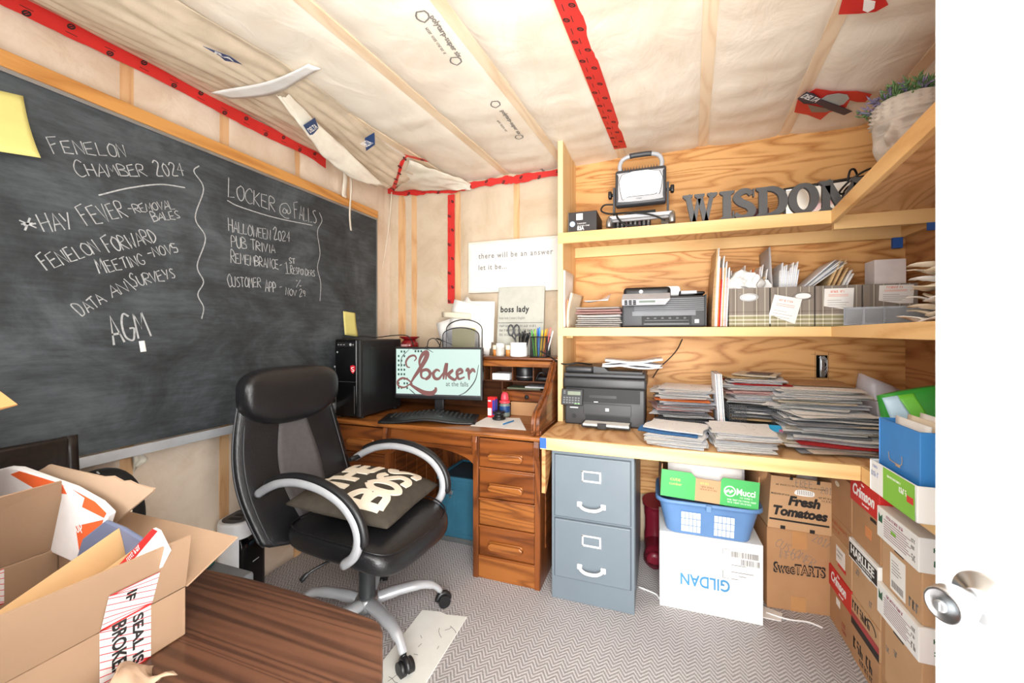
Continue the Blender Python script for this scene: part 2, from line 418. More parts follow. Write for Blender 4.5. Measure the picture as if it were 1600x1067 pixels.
def thing(name, label, cat, loc=(0, 0, 0), rz=0, group=None):
    o = bpy.data.objects.new(name, None); COL.objects.link(o); o.empty_display_size = .05
    o.location = loc; o.rotation_euler = (0, 0, rz); o['label'] = label; o['category'] = cat
    if group: o['group'] = group
    return o
def tag(o, label, cat, group=None, loc=None, rot=None):
    o['label'] = label; o['category'] = cat
    if group: o['group'] = group
    if loc is not None: o.location = loc
    if rot is not None: o.rotation_euler = rot
    return o
def struct(o): o['kind'] = 'structure'; return o
def recenter(o):
    """move a one-mesh thing's origin to the middle of its base"""
    me = o.data; xs = [q.co for q in me.vertices]
    c = Vector(((min(p.x for p in xs)+max(p.x for p in xs))/2, (min(p.y for p in xs)+max(p.y for p in xs))/2, min(p.z for p in xs)))
    me.transform(Matrix.Translation(-c)); o.location = o.location+c
    return o
def dup(root, loc, rot=None, label=None, group=None):
    r = root.copy(); COL.objects.link(r); r.location = loc
    if rot is not None: r.rotation_euler = rot
    if label: r['label'] = label
    if group: r['group'] = group
    for ch in root.children:
        c = ch.copy(); COL.objects.link(c); c.parent = r
        for g in ch.children:
            d = g.copy(); COL.objects.link(d); d.parent = c
    return r
# where a picture point of the survey falls on a given wall, worktop or floor plane
F_, CX_, CY_, H_ = 640.0, 800.0, 520.0, 1.31
FX, FY = -math.sin(YAW), math.cos(YAW); RX, RY = FY, -FX
def at(px, py, x=None, y=None, z=None):
    u = (px-CX_)/F_; v = -(py-CY_)/F_; a, b, c = FX+u*RX, FY+u*RY, v
    d = x/a if x is not None else (y/b if y is not None else (z-H_)/c)
    return Vector((a*d, b*d, H_+c*d))
from mathutils import noise as NZ
# ---------------------------------------------------------------- room shell
XL, YB, XR, YF, ZC = -2.01, 2.72, 1.24, -.02, 2.445
def pn(x, y, z=0): return NZ.noise(Vector((x, y, z)))
def fbm(x, y, z=0): return pn(x, y, z)+.5*pn(2*x, 2*y, z+5)+.25*pn(4*x, 4*y, z+9)
JX = [-1.94, -1.52, -1.10, -.68, -.305, .163, .58, .99, 1.40]      # joist lines at y = 1.5
SK = .07
def bay(t, lines):
    for a, b in zip(lines, lines[1:]):
        if a <= t <= b: return (t-a)/(b-a)
    return 0
def zc(x, y):
    t = bay(x-SK*(y-1.5), JX); q = 1-abs(2*t-1)**5
    return ZC-(.028+.010*fbm(x*2, y*2.5))*q-.007*pn(x*1.6+y, y*8.5)*q-.003*abs(pn(x*3, y*17))*q
b = MB(); NU, NV = 170, 110
b.sheet(lambda u, v: (-2.04+3.3*u, -.16+2.92*v, zc(-2.04+3.3*u, -.16+2.92*v)), NU, NV, -.02)
ceiling = struct(b.build('ceiling', M_INS_CEIL))
for i, j in enumerate(JX[1:-1]):
    b = MB(); f = lambda y: j+SK*(y-1.5)
    b.prism([(f(-.1)-.025, -.1), (f(-.1)+.025, -.1), (f(2.72)+.025, 2.72), (f(2.72)-.025, 2.72)], .06, z0=2.427)
    struct(b.build('trim_%d' % (i+1), M_JOIST))
LY = [-.2, .22, .62, 1.02, 1.41, 1.84, 2.25, 2.66, 3.0]
def xl(y, z):
    t = bay(y, LY); q = 1-abs(2*t-1)**7
    return XL+(.014+.012*fbm(y*2.5, z*2.2, 3))*q+.004*pn(y*14, z*5)*q
b = MB(); b.sheet(lambda u, v: (xl(-.16+2.9*u, 2.5*v), -.16+2.9*u, 2.5*v), 120, 70, .02)
struct(b.build('wall_left', M_INS_LEFT))
for i, y in enumerate(LY[1:-2]):
    b = MB(); b.box(-2.06, XL+.008, y-.023, y+.023, 0, 2.44); struct(b.build('trim_%d' % (20+i), M_STUD))
BX = [-2.0, -1.89, -1.78, -1.40, -.94, -.53, 0, .4, .8, 1.3]
def yb(x, z):
    t = bay(x, BX); q = 1-abs(2*t-1)**7
    return YB-(.010+.010*fbm(x*2.5, z*2.2, 7))*q-.004*pn(x*6, z*9)*q
b = MB(); b.sheet(lambda u, v: (-2.04+3.3*u, yb(-2.04+3.3*u, 2.5*v), 2.5*v), 130, 70, .02)
struct(b.build('wall_back', M_INS_WALL))
for i, (x, w) in enumerate([(-1.885, .032), (-1.775, .022), (-1.40, .021), (-.94, .021)]):
    b = MB(); b.box(x-w, x+w, YB-.010, YB+.04, 0, 2.40); struct(b.build('trim_%d' % (30+i), M_STUD))
b = MB(); b.sheet(lambda u, v: (XR+.006*fbm(u*6, v*5), -.16+2.9*u, 2.5*v), 40, 30, -.02)
struct(b.build('wall_right', M_INS_WALL))
b = MB()  # front wall; its window opening is added to let the fill light in
b.box(-2.06, -1.62, -.14, YF, 0, 2.5); b.box(-.58, -.32, -.14, YF, 0, 2.5); b.box(-1.62, -.58, -.14, YF, 0, 1.12)
b.box(-1.62, -.58, -.14, YF, 2.0, 2.5); b.box(.73, 1.28, -.14, YF, 0, 2.5); b.box(-.32, .73, -.14, YF, 2.08, 2.5)
struct(b.build('wall_front', M_FRONTW))
b = MB(); b.box(-1.62, -.58, -.12, -.06, 1.12, 1.16); b.box(-1.62, -.58, -.12, -.06, 1.96, 2.0)
b.box(-1.62, -1.58, -.12, -.06, 1.16, 1.96); b.box(-.62, -.58, -.12, -.06, 1.16, 1.96); b.box(-1.12, -1.08, -.11, -.07, 1.16, 1.96)
struct(b.build('added_window_1', M_DOOR))  # unseen window frame, added to go with the fill light
b = MB(); b.box(-2.06, 1.28, -.6, 2.76, -.03, 0); struct(b.build('floor', M_CARPET))

# white door, standing open into the room
b = MB(); DM = frame((.366, .663, 0), (.5, -.866, 0), (0, 0, 1))
b.rbox(-.044, .716, .015, 2.06, -.035, 0, .002, 2, M=DM, smooth=False)
door = struct(b.build('door_1', M_DOOR))
kz = .992; K = frame((.371, .654, kz), (.5, -.866, 0), (0, 0, 1))
kb = MB(); kb.lathe([(0.0, .001), (.0325, .001), (.0325, .004), (.029, .011), (.014, .014), (.0115, .030), (.016, .036), (.0205, .047), (.0215, .058), (.020, .068), (.0175, .0715), (.0165, .070), (.0, .070)], 36, M=K)
knob = kb.build('door_knob', M_CHROME, door)
kb = MB(); kb.lathe([(.0, .0695), (.0065, .0698), (.007, .074), (.005, .075), (.0, .075)], 20, M=K); kb.box(-.001, .001, -.005, .005, .075, .0765, M=K)
kb.build('privacy_button', M_STEEL, knob)
kb = MB(); kb.box(-.0455, -.044, kz-.04, kz+.03, -.028, -.006, M=DM); kb.build('latch_plate', M_CHROME, door)
kb = MB()
for z in (.3, 1.05, 1.8): kb.cyl((.72, z-.045, -.004), (.72, z+.045, -.004), .008, n=10, M=DM)
kb.build('hinge', M_STEEL, door)

# printed film lettering on the ceiling
def ceiling_print(px, py, qx, qy, h, string, w):
    p = at(px, py, z=2.42); q = at(qx, qy, z=2.42); d = (q-p)
    M = frame((p.x, p.y, 0), (d.x, d.y, 0), (d.y, -d.x, 0))   # reads from below
    t = MB(); t.text(string, M, w=d.length, h=h, th=.0008, bold=.015)
    b_ = MB(); b_.v = [Vector((v.x, v.y, zc(v.x, v.y)-.003+v.z)) for v in t.v]; b_.f = t.f; b_.m = t.m; b_.s = t.s
    return b_
for a in [(668, 25, 713, 88, .028, 'polytarp-super six'), (780, 170, 808, 208, .028, 'polytarp-super six'), (843, 262, 858, 278, .026, 'polytarp-super')]:
    t = ceiling_print(*a, w=None); o = t.build('printed_lettering', M_GINK, ceiling)
    p = at(a[0]-6, a[1]+14, z=2.42); q = at(a[2]-14, a[3]-4, z=2.42)
    p = at(a[0]-4, a[1]+16, z=2.42); q = at(a[2]-18, a[3]-6, z=2.42); d = q-p; t = MB(); squig(t, frame((p.x, p.y, 0), (d.x, d.y, 0), (d.y, -d.x, 0)), 0, 0, d.length, .011)
    t.v = [Vector((v.x, v.y, zc(v.x, v.y)-.003+v.z)) for v in t.v]; t.build('printed_lettering', M_GINK, ceiling)
for px, py in [(660, 22), (712, 92), (774, 160), (811, 212)]:
    p = at(px, py, z=2.42); t = MB()
    pts = [(p.x+.022*math.cos(i*PI/5), p.y+.022*math.sin(i*PI/5)*(1+.25*(i % 2))) for i in range(10)]
    r_ = []
    t.strokes(pts, .006, .001, closed=True)
    t.v = [Vector((v.x, v.y, zc(v.x, v.y)-.003)) for v in t.v]; t.build('printed_leaf_mark', M_GINK, ceiling)

# ---------------------------------------------------------------- red sheathing tape
def tape(label, pts, wd, w, nr, oval=.055, wob=0, seed=1, group=None):
    """a strip of red tape along pts, wd its width direction, nr pointing into the room"""
    rr = random.Random(seed); P = smoothpts(pts, 6); b = MB(); nr = Vector(nr).normalized()
    ws = []
    for i, p in enumerate(P):
        k = w*(1+wob*rr.uniform(-1, 1)); ws.append(k)
    vs = []; fs = []
    for p, k in zip(P, ws):
        W = Vector(wd).normalized()*k/2
        vs += [p-W, p+W, p+W+nr*.001, p-W+nr*.001]
    for i in range(len(P)-1):
        a, c = 4*i, 4*i+4
        for s in range(4): fs.append((a+s, a+(s+1) % 4, c+(s+1) % 4, c+s))
    fs += [(3, 2, 1, 0), tuple(4*(len(P)-1)+q for q in range(4))]
    b.add(vs, fs, 0)
    L = [0]
    for a, c in zip(P, P[1:]): L.append(L[-1]+(c-a).length)
    s = oval*.5; k = 0
    while s < L[-1]:
        i = max(q for q in range(len(L)) if L[q] <= s); i = min(i, len(P)-2)
        t = (s-L[i])/max(1e-6, L[i+1]-L[i]); c = P[i].lerp(P[i+1], t); d = (P[i+1]-P[i]).normalized()
        W = Vector(wd).normalized(); off = (.18, -.30)[k % 2]*w
        fr = frame(c+W*off+nr*.0012, W*.7+d*.7, d)
        b.prism([(.014*math.cos(a*PI/6), .009*math.sin(a*PI/6)) for a in range(12)], .0005, fr, 1)
        fr2 = frame(c+W*off+nr*.0019, W*.7+d*.7, d)
        for yy in (-.003, .0025): b.box(-.007, .007, yy-.0008, yy+.0008, 0, .0003, 0, fr2)
        fr3 = frame(c+W*(off+(.27 if k % 2 else -.42)*w)+nr*.0012, d, W)
        b.box(-.016, .016, -.0012, .0012, 0, .0004, 1, fr3)
        s += oval; k += 1
    o = b.build('red_tape_strip', [M_RED, M_INK]); tag(o, label, 'tape', group); return recenter(o)
jt = lambda y: -.285+.062*(y-1.5)
tape('wide red tape strip running along the ceiling towards the work light', [(jt(y), y, 2.4245) for y in [.75+.15*i for i in range(13)]], (1, 0, 0), .074, (0, 0, -1), .06)
tape('long red tape strip along the top of the chalkboard wall', [(XL+.032, y, 2.395+.006*math.sin(y*7)) for y in [.35+.17*i for i in range(10)]]+[(XL+.034, 2.03, 2.375)], (0, 0, 1), .062, (1, 0, 0), .11, .05)
tape('crumpled red tape strip across the top of the back wall', [at(606, 297, y=2.685), at(640, 300, y=2.682), at(672, 297, y=2.68), at(700, 297, y=2.684), at(740, 289, y=2.68), at(790, 281, y=2.682), at(802, 281, y=2.684), at(840, 274, y=2.685), at(882, 268, y=2.688)], (0, 0, 1), .05, (0, -1, 0), .13, .28, 5)
tape('upright red tape strip running down the back wall beside the canvas sign', [at(705, y, y=2.692) for y in (304, 340, 380, 420, 474)], (1, 0, 0), .058, (0, -1, 0), .105, .04, 9)
tape('narrow twisted red tape in the upper corner above the white cord', [at(637, 243, z=2.39), at(629, 252, z=2.37), at(623, 272, z=2.33), at(614, 296, z=2.30)], (1, 0, 0), .026, (0, -1, 0), .07, .3, 4)
tape('short loose red tape tag near the upper corner', [at(634, 243, z=2.388), at(650, 247, z=2.388), at(667, 251, z=2.388)], (0, 1, 0), .05, (0, 0, -1), .2, .15, 4)
def ragged(label, cpts, foil):
    b = MB(); P3 = [at(px, py, z=2.41) for px, py in cpts]
    zl = min(zc(p.x, p.y) for p in P3)-.012
    b.prism([(p.x, p.y) for p in P3], .002, z0=zl)
    root = recenter(b.build('red_tape_patch', M_RED)); tag(root, label, 'tape')
    def sub(name, pts, mt, dz):
        q = MB(); q.prism([(p.x-root.location.x, p.y-root.location.y) for p in [at(a, c, z=2.41) for a, c in pts]], .0015, z0=-dz); q.build(name, mt, root)
    foil(sub, root, zl)
def foil1(sub, root, zl):
    sub('silver_disc', [(1283, 150), (1292, 144), (1310, 141), (1324, 143), (1327, 149), (1318, 158), (1303, 163), (1288, 160)], plain('grey_vinyl', (168, 178, 176), .35), .004)
    sub('torn_foil_strip', [(1246, 148), (1260, 137), (1272, 140), (1283, 149), (1318, 162), (1332, 168), (1319, 174), (1296, 166), (1276, 156), (1256, 156)], plain('foil_navy', (32, 38, 66), .35), .008)
    sub('torn_foil_tail', [(1262, 158), (1285, 163), (1305, 165), (1290, 170), (1268, 170)], plain('foil_grey', (120, 112, 104), .3), .006)
    p = at(1250, 145, z=2.41); q = at(1274, 153, z=2.41); d = q-p
    t = MB(); t.text('DELTA', frame((p.x-root.location.x, p.y-root.location.y, -.0095), (d.x, d.y, 0), (d.y, -d.x, 0)), w=d.length, h=.03, th=.0005, bold=.02); t.build('lettering', M_WHITE, root)
ragged('ragged red tape patch holding a torn foil disc on the ceiling', [(1241, 172), (1247, 150), (1275, 135), (1300, 139), (1340, 139), (1362, 144), (1352, 156), (1340, 156), (1328, 153), (1322, 164), (1296, 172), (1282, 184), (1262, 176)], foil1)
def foil2(sub, root, zl):
    sub('white_blotch', [(1350, -6), (1368, -2), (1366, 9), (1356, 15), (1348, 12)], M_WHITE, .004)
ragged('red tape patch with a white blotch at the top edge of the ceiling', [(1310, 20), (1318, -10), (1380, -10), (1388, 5), (1368, 16), (1340, 19)], foil2)

# ---------------------------------------------------------------- loose plastic sheeting along the chalkboard side of the ceiling
b = MB()
def sag(u, v):
    y = .3+2.12*v; x = -1.985+(.50-.04*math.sin(v*9))*u
    z = 2.43-.075*math.sin(PI*u)*(.7+.3*math.sin(y*3))-.018*abs(pn(u*9+y*.8, y*1.3))-.012*pn(u*16, y*4)
    z -= .10*max(0, (y-2.0))*(1-u)
    return (x, y, min(z, zc(x, y)-.003))
b.sheet(sag, 40, 60, .0015)
o = recenter(b.build('plastic_sheeting', M_FILM)); tag(o, 'wrinkled clear plastic sheeting sagging along the ceiling above the chalkboard', 'plastic sheet')
b = MB()
A = [at(432, 148, z=2.36), at(470, 198, z=2.32), at(506, 246, z=2.27), at(545, 276, z=2.25)]
Bq = [at(452, 147, z=2.40), at(500, 196, z=2.375), at(546, 238, z=2.34), at(600, 290, z=2.29)]
def drape(u, v):
    i = min(2, int(v*3)); t = v*3-i
    a = A[i].lerp(A[i+1], t); c = Bq[i].lerp(Bq[i+1], t); p = a.lerp(c, u)
    return (p.x, p.y, p.z-.012*math.sin(PI*u)-.008*pn(u*5, v*9))
b.sheet(drape, 14, 40, .0015)
sheet2 = recenter(b.build('plastic_sheeting', M_FILMW)); tag(sheet2, 'milky plastic strip with blue label hanging below the clear sheeting', 'plastic sheet')
b = MB(); a0, a1, a2 = at(345, 150, z=2.36), at(420, 138, z=2.385), at(492, 104, z=2.405)
C_ = smoothpts([a0, a1, a2], 8)
b.sheet(lambda u, v: C_[int(round(v*16))]+Vector((.015*(u-.5), .075*(u-.5)*(1+.3*math.sin(v*5)), .01*(u-.5))), 4, 16, .0015)
tag(recenter(b.build('white_tape_strip', film('white_tape_film', (238, 234, 228), .85, .3))), 'broad white tape strip crossing the clear ceiling sheeting', 'tape')
def label_patch(parent, pts, s_, xd, yd):
    P4 = [Vector(p)-parent.location for p in pts]; t = MB(); t.quad(P4, -.001); lb_ = t.build('blue_label', M_NAVY, parent)
    c = (P4[0]+P4[1]+P4[2]+P4[3])/4; X = P4[1]-P4[0]; Y = P4[0]-P4[3]; n_ = X.cross(Y).normalized()
    n_ = n_ if n_.dot(Vector((0, 0, 1.31))-(c+parent.location)) > 0 else -n_
    t = MB(); M = frame(P4[3]+X*.12+Y*.3+n_*.002, X, Y if X.cross(Y).dot(n_) > 0 else -Y); t.text(s_, M, w=X.length*.7, h=Y.length*.4, th=.0005, bold=.02); t.build('lettering', M_WHITE, parent)
L4 = lambda px, z: [at(x, y, z=zz) for (x, y), zz in zip(px, z)]
label_patch(sheet2, L4([(474, 196), (492, 184), (498, 200), (486, 214)], [2.31, 2.35, 2.35, 2.31]), 'DELTA', 0, 0)
bsh = [q for q in COL.objects if q.get('label', '').startswith('wrinkled clear')][0]
label_patch(bsh, L4([(570, 216), (585, 207), (586, 226), (572, 236)], [2.31, 2.325, 2.31, 2.295]), 'DELTA', 0, 0)
b = MB(); p = at(343, 85, z=2.34); M = frame(p, (.5, .86, -.1), (.86, -.5, -.2))
b.prism([(-.05, .012), (.03, .03), (.07, .0), (.045, -.012), (.02, -.04), (-.0, -.012)], .001, M)
lb = recenter(b.build('blue_label', M_NAVY)); tag(lb, 'torn dark blue label stuck on the clear ceiling sheeting', 'label')
t = MB(); t.text('RA', Matrix.Translation(-lb.location) @ M @ Matrix.Translation((-.015, -.006, .0014)), w=.06, h=.024, th=.0004, bold=.02); t.build('lettering', M_WHITE, lb)
b = MB()
def fl(u, v):
    a = at(640, 250, z=2.405).lerp(at(742, 288, z=2.39), v); c = at(616, 298, y=2.65).lerp(at(735, 297, y=2.67), v); p = a.lerp(c, u)
    return p+Vector((0, -.03*math.sin(PI*u)*math.sin(PI*v), -.03*math.sin(PI*u)*(1-v)-.015*pn(u*5, v*6)))
b.sheet(fl, 14, 18, .0015); o = recenter(b.build('plastic_sheeting', M_FILMW)); tag(o, 'loose flap of plastic in the upper corner above the crumpled red tape', 'plastic sheet')
q_ = [at(x, y, x=-1.975) for x, y in ((206, 712), (222, 704), (230, 716), (210, 738))]
t = MB(); t.sheet(lambda u, v: (q_[0]*(1-u)+q_[1]*u)*(1-v)+(q_[3]*(1-u)+q_[2]*u)*v+Vector((.012*math.sin(u*6)*math.sin(v*5), 0, 0)), 6, 6, .001)
tag(recenter(t.build('plastic_scrap', M_FILMW)), 'torn scrap of white plastic stuck on the wall below the chalk tray', 'plastic scrap')
for k, (x0, y0, x1, y1, w, lab) in enumerate([(537, 262, 540, 308, .04, 'short wide strip of white tape dangling over the chalkboard frame'), (547, 275, 549, 360, .016, 'long narrow strip of white tape dangling over the chalkboard')]):
    b = MB(); a = at(x0, y0, x=-1.90); c = at(x1, y1, x=-1.90)
    b.sheet(lambda u, v: a.lerp(c, v)+Vector((.01*math.sin(v*5+k), (u-.5)*w, 0)), 2, 10, .001)
    tag(recenter(b.build('white_tape_strip', M_FILMW)), lab, 'tape')
b = MB(); a = [at(612, 300, y=2.6), at(609, 340, y=2.62), at(601, 400, y=2.63), at(590, 460, y=2.64), at(582, 500, y=2.64), at(579, 540, y=2.64)]
b.tube(smoothpts(a, 6), .004, 6); tag(recenter(b.build('hanging_string', plain('white_string', (226, 214, 196), .6))), 'thin white cord hanging down the corner to the desk', 'cord')

# ---------------------------------------------------------------- chalkboard with the writing on it
GL = {'A': [[(0, 0), (.32, 1), (.62, 0)], [(.1, .36), (.54, .36)]], 'B': [[(0, 0), (0, 1), (.42, .92), (.46, .66), (.05, .52), (.52, .42), (.54, .1), (0, 0)]],
 'C': [[(.58, .85), (.34, 1), (.06, .7), (.04, .3), (.3, 0), (.6, .14)]], 'D': [[(0, 0), (.04, 1), (.45, .82), (.6, .45), (.42, .1), (0, 0)]],
 'E': [[(.5, 1), (0, .96), (0, .02), (.54, 0)], [(.02, .5), (.42, .52)]], 'F': [[(.56, 1), (.0, .92), (.05, 0)], [(.02, .5), (.4, .54)]],
 'G': [[(.56, .88), (.3, 1), (.04, .66), (.06, .2), (.34, 0), (.56, .2), (.58, .45), (.34, .45)]], 'H': [[(0, 1), (.02, 0)], [(.54, 1), (.56, 0)], [(.0, .5), (.56, .52)]],
 'I': [[(.1, 0), (.1, 1)]], 'J': [[(.3, 1), (.3, .2), (.1, 0), (0, .2)]], 'K': [[(0, 0), (0, 1)], [(.5, 1), (.04, .45), (.56, 0)]], 'L': [[(.02, 1), (0, 0), (.52, .04)]],
 'M': [[(0, 0), (.08, 1), (.34, .35), (.6, 1), (.68, 0)]], 'N': [[(0, 0), (.02, 1), (.52, .02), (.56, 1)]], 'O': [[(.3, 1), (.04, .7), (.06, .2), (.34, 0), (.58, .3), (.54, .8), (.3, 1)]],
 'P': [[(0, 0), (.02, 1), (.46, .9), (.46, .58), (.04, .46)]], 'R': [[(0, 0), (.02, 1), (.46, .9), (.44, .6), (.06, .48), (.58, 0)]], 'S': [[(.5, .9), (.28, 1), (.06, .78), (.48, .38), (.4, .06), (.04, .06)]],
 'T': [[(0, .98), (.6, 1)], [(.3, 1), (.28, 0)]], 'U': [[(0, 1), (.02, .2), (.28, 0), (.52, .2), (.54, 1)]], 'V': [[(0, 1), (.28, 0), (.56, 1)]], 'W': [[(0, 1), (.16, 0), (.36, .7), (.54, 0), (.72, 1)]],
 'X': [[(0, 0), (.5, 1)], [(0, 1), (.5, 0)]], 'Y': [[(0, 1), (.26, .5)], [(.54, 1), (.2, 0)]], '0': [[(.26, .95), (.04, .6), (.1, .08), (.34, 0), (.5, .4), (.42, .86), (.26, .95)]],
 '1': [[(.02, .78), (.2, 1), (.2, 0)], [(.02, 0), (.38, 0)]], '2': [[(.02, .8), (.26, 1), (.48, .76), (0, .02), (.54, .04)]], '4': [[(.36, 0), (.4, 1), (.0, .4), (.56, .42)]],
 '5': [[(.5, 1), (.08, .96), (.06, .56), (.44, .5), (.4, .08), (.02, .04)]], '7': [[(.02, .96), (.5, 1), (.16, 0)]], '9': [[(.46, .8), (.2, .96), (.06, .66), (.4, .58), (.46, .9), (.4, 0)]], '-': [[(.06, .45), (.5, .48)]],
 '/': [[(0, 1.1), (.3, -.15)]], '*': [[(0, .8), (.6, .2)], [(.55, .85), (.08, .05)], [(0, .48), (.6, .5)]], '%': [[(.0, .0), (.5, 1)], [(.1, .8), (.0, .95), (.15, 1), (.1, .8)], [(.4, .1), (.3, .25), (.5, .25), (.4, .1)]],
 '@': [[(.5, .4), (.3, .62), (.2, .35), (.4, .3), (.5, .6), (.55, .3), (.75, .5), (.5, .98), (.1, .8), (0, .3), (.3, 0), (.6, .06)]], ' ': []}
ADV = {'I': .3, ' ': .42, 'M': .82, 'W': .86, '1': .46, '/': .45, '@': .9}
cb = thing('chalkboard', 'long black chalkboard with chalk writing and wood top rail on the side wall', 'chalkboard', (XL+.035, 1.24, .84))
CL = lambda v: Vector(v)-cb.location
def cbx(n, x0, x1, y0, y1, z0, z1, m, bev=.002, lab=None):
    t = MB(); t.box(x0-cb.location.x, x1-cb.location.x, y0-cb.location.y, y1-cb.location.y, z0-.84, z1-.84); return t.build(n, m, cb, bev, label=lab)
BXF = XL+.060
cbx('slate', XL+.036, BXF, .02, 2.488, .87, 2.135, M_SLATE, 0)
cbx('top_rail', XL+.036, BXF+.014, .02, 2.49, 2.147, 2.200, wood('rail_wood', (206, 148, 82), (176, 116, 58), (9, .7, 9), 2, 4, .4))
cbx('metal_trim', XL+.036, BXF+.008, .02, 2.49, 2.133, 2.149, M_STEEL, 0)
cbx('side_trim', XL+.036, BXF+.006, 2.484, 2.494, .87, 2.14, M_STEEL, 0)
tr = cbx('chalk_tray', XL+.036, BXF+.060, .02, 2.49, .838, .846, M_SILVER, 0); 
cbx('tray_lip', BXF+.055, BXF+.062, .02, 2.49, .838, .876, M_SILVER)
ch = MB(); WM = lambda p, d: frame(CL((BXF+.0004, p.y, p.z)), (0, d.y, d.z), (0, -d.z, d.y))
cr = random.Random(3)
def chalk(s, x0, y0, x1, y1, hpx, w=.0036):
    p = at(x0, y0, x=BXF); q = at(x1, y1, x=BXF); d = q-p; L = d.length
    hgt = (at(x0, y0-hpx, x=BXF).z-p.z)
    tot = sum(ADV.get(c, .7) for c in s)-.1; k = L/tot; M = WM(p, d); u = 0
    for i, c in enumerate(s):
        big = 1.22 if (i == 0 or s[i-1] == ' ') and len(s) > 3 else 1.0
        for st in GL[c]:
            pts = [((u+x)*k+cr.uniform(-.002, .002), y*hgt*big+cr.uniform(-.003, .003)) for x, y in st]
            if len(pts) > 3 and c in 'BCDGOPRSUJ0259@': pts = [(v.x, v.y) for v in smoothpts([(a, b_, 0) for a, b_ in pts], 4)]
            ch.strokes(pts, w*cr.uniform(.8, 1.2), .0004, M)
        u += ADV.get(c, .7)
for a in [('FENELON', 82, 239, 200, 246, 20), ('CHAMBER', 121, 276, 230, 275, 19), ('2024', 246, 275, 290, 274, 19), ('*', 38, 362, 58, 360, 22, .0045), ('HAY', 69, 362, 117, 358, 27), ('FEVER', 135, 353, 201, 338, 26),
          ('-REMOVAL', 202, 334, 274, 326, 13, .0032), ('BALES', 240, 346, 283, 341, 12, .0032), ('FENELON', 72, 422, 158, 394, 22), ('FORWARD', 170, 396, 247, 377, 22), ('MEETING', 156, 428, 228, 413, 18), ('-NOV5', 232, 404, 280, 394, 15),
          ('DATA', 127, 494, 166, 471, 17), ('AN/', 176, 464, 212, 450, 17), ('SURVEYS', 208, 449, 276, 434, 17), ('AGM', 177, 538, 236, 524, 42, .007), ('LOCKER', 356, 307, 430, 331, 24), ('@', 438, 339, 456, 343, 24), ('FALLS', 460, 341, 495, 350, 22),
          ('HALLOWEEN', 357, 361, 423, 375, 17), ('2024', 428, 374, 454, 378, 16), ('PUB', 361, 385, 385, 389, 17), ('TRIVIA', 392, 390, 430, 396, 14), ('REMEMBRANCE-', 361, 410, 441, 421, 16), ('1', 446, 427, 452, 427, 18), ('ST', 452, 412, 461, 413, 9, .004),
          ('RESPONDERS', 454, 427, 492, 432, 10, .003), ('CUSTOMER', 356, 448, 408, 449, 16), ('APP -', 415, 456, 441, 457, 15), ('NOV 29', 446, 461, 478, 464, 10, .003), ('%', 463, 449, 472, 449, 12, .0032)]: chalk(*a)
for line, w in [([(154, 305), (200, 294), (250, 288), (289, 293)], .005), ([(355, 313), (375, 323), (430, 340), (488, 352)], .0045),
             ([(311, 259), (303, 268), (318, 295), (305, 340), (321, 372), (308, 415), (318, 440), (309, 460), (318, 480), (315, 498)], .0045),
             ([(499, 332), (503, 345), (496, 362), (500, 395), (496, 418), (501, 442), (500, 470)], .004), ([(37, 352), (56, 349)], .005)]:
    P_ = [CL(at(x, y, x=BXF)) for x, y in line]; P_ = smoothpts(P_, 6)
    ch.strokes([(p.y, p.z) for p in P_], w, .0004, Matrix(((0, 0, 1, BXF+.0002-cb.location.x), (1, 0, 0, 0), (0, 1, 0, 0), (0, 0, 0, 1))))
ch.build('chalk_writing', M_CHALK, cb)
def onboard(name, label, cat, px, mat_, th=.001, off=.002, curl=0, group=None):
    a, b_, c, d = [at(x, y, x=BXF+off) for x, y in px]; t = MB()
    t.sheet(lambda u, v: (a*(1-u)+b_*u)*(1-v)+(d*(1-u)+c*u)*v+Vector((curl*v*v*u+curl*.4*v*v, 0, 0)), 6, 8, th)
    return tag(recenter(t.build(name, mat_)), label, cat, group)
yn = onboard('yellow_note', 'large curling yellow paper stuck at the upper end of the chalkboard', 'paper', [(-16, 138), (36, 150), (51, 250), (-16, 236)], M_YEL, .001, .004, .035)
onboard('yellow_note', 'small crinkled yellow note on the chalkboard above the computer tower', 'paper', [(536, 486), (555, 489), (557, 526), (538, 523)], M_YEL, .001, .006, .01)
onboard('white_magnet', 'small white rectangular magnet on the chalkboard below the letters AGM', 'magnet', [(217, 533), (226, 532), (229, 549), (220, 550)], M_WHITE, -.004, .001)
for px, py, lab in [(355, 665, 'white chalk stick on the tray behind the office chair'), (268, 684, 'white chalk stick lying midway along the chalkboard tray')]:
    p = at(px, py, x=BXF+.03); t = MB(); t.cyl((BXF+.03, p.y-.045, .853), (BXF+.03, p.y+.045, .853), .006, n=10)
    tag(recenter(t.build('chalk_stick', M_WHITE)), lab, 'chalk')
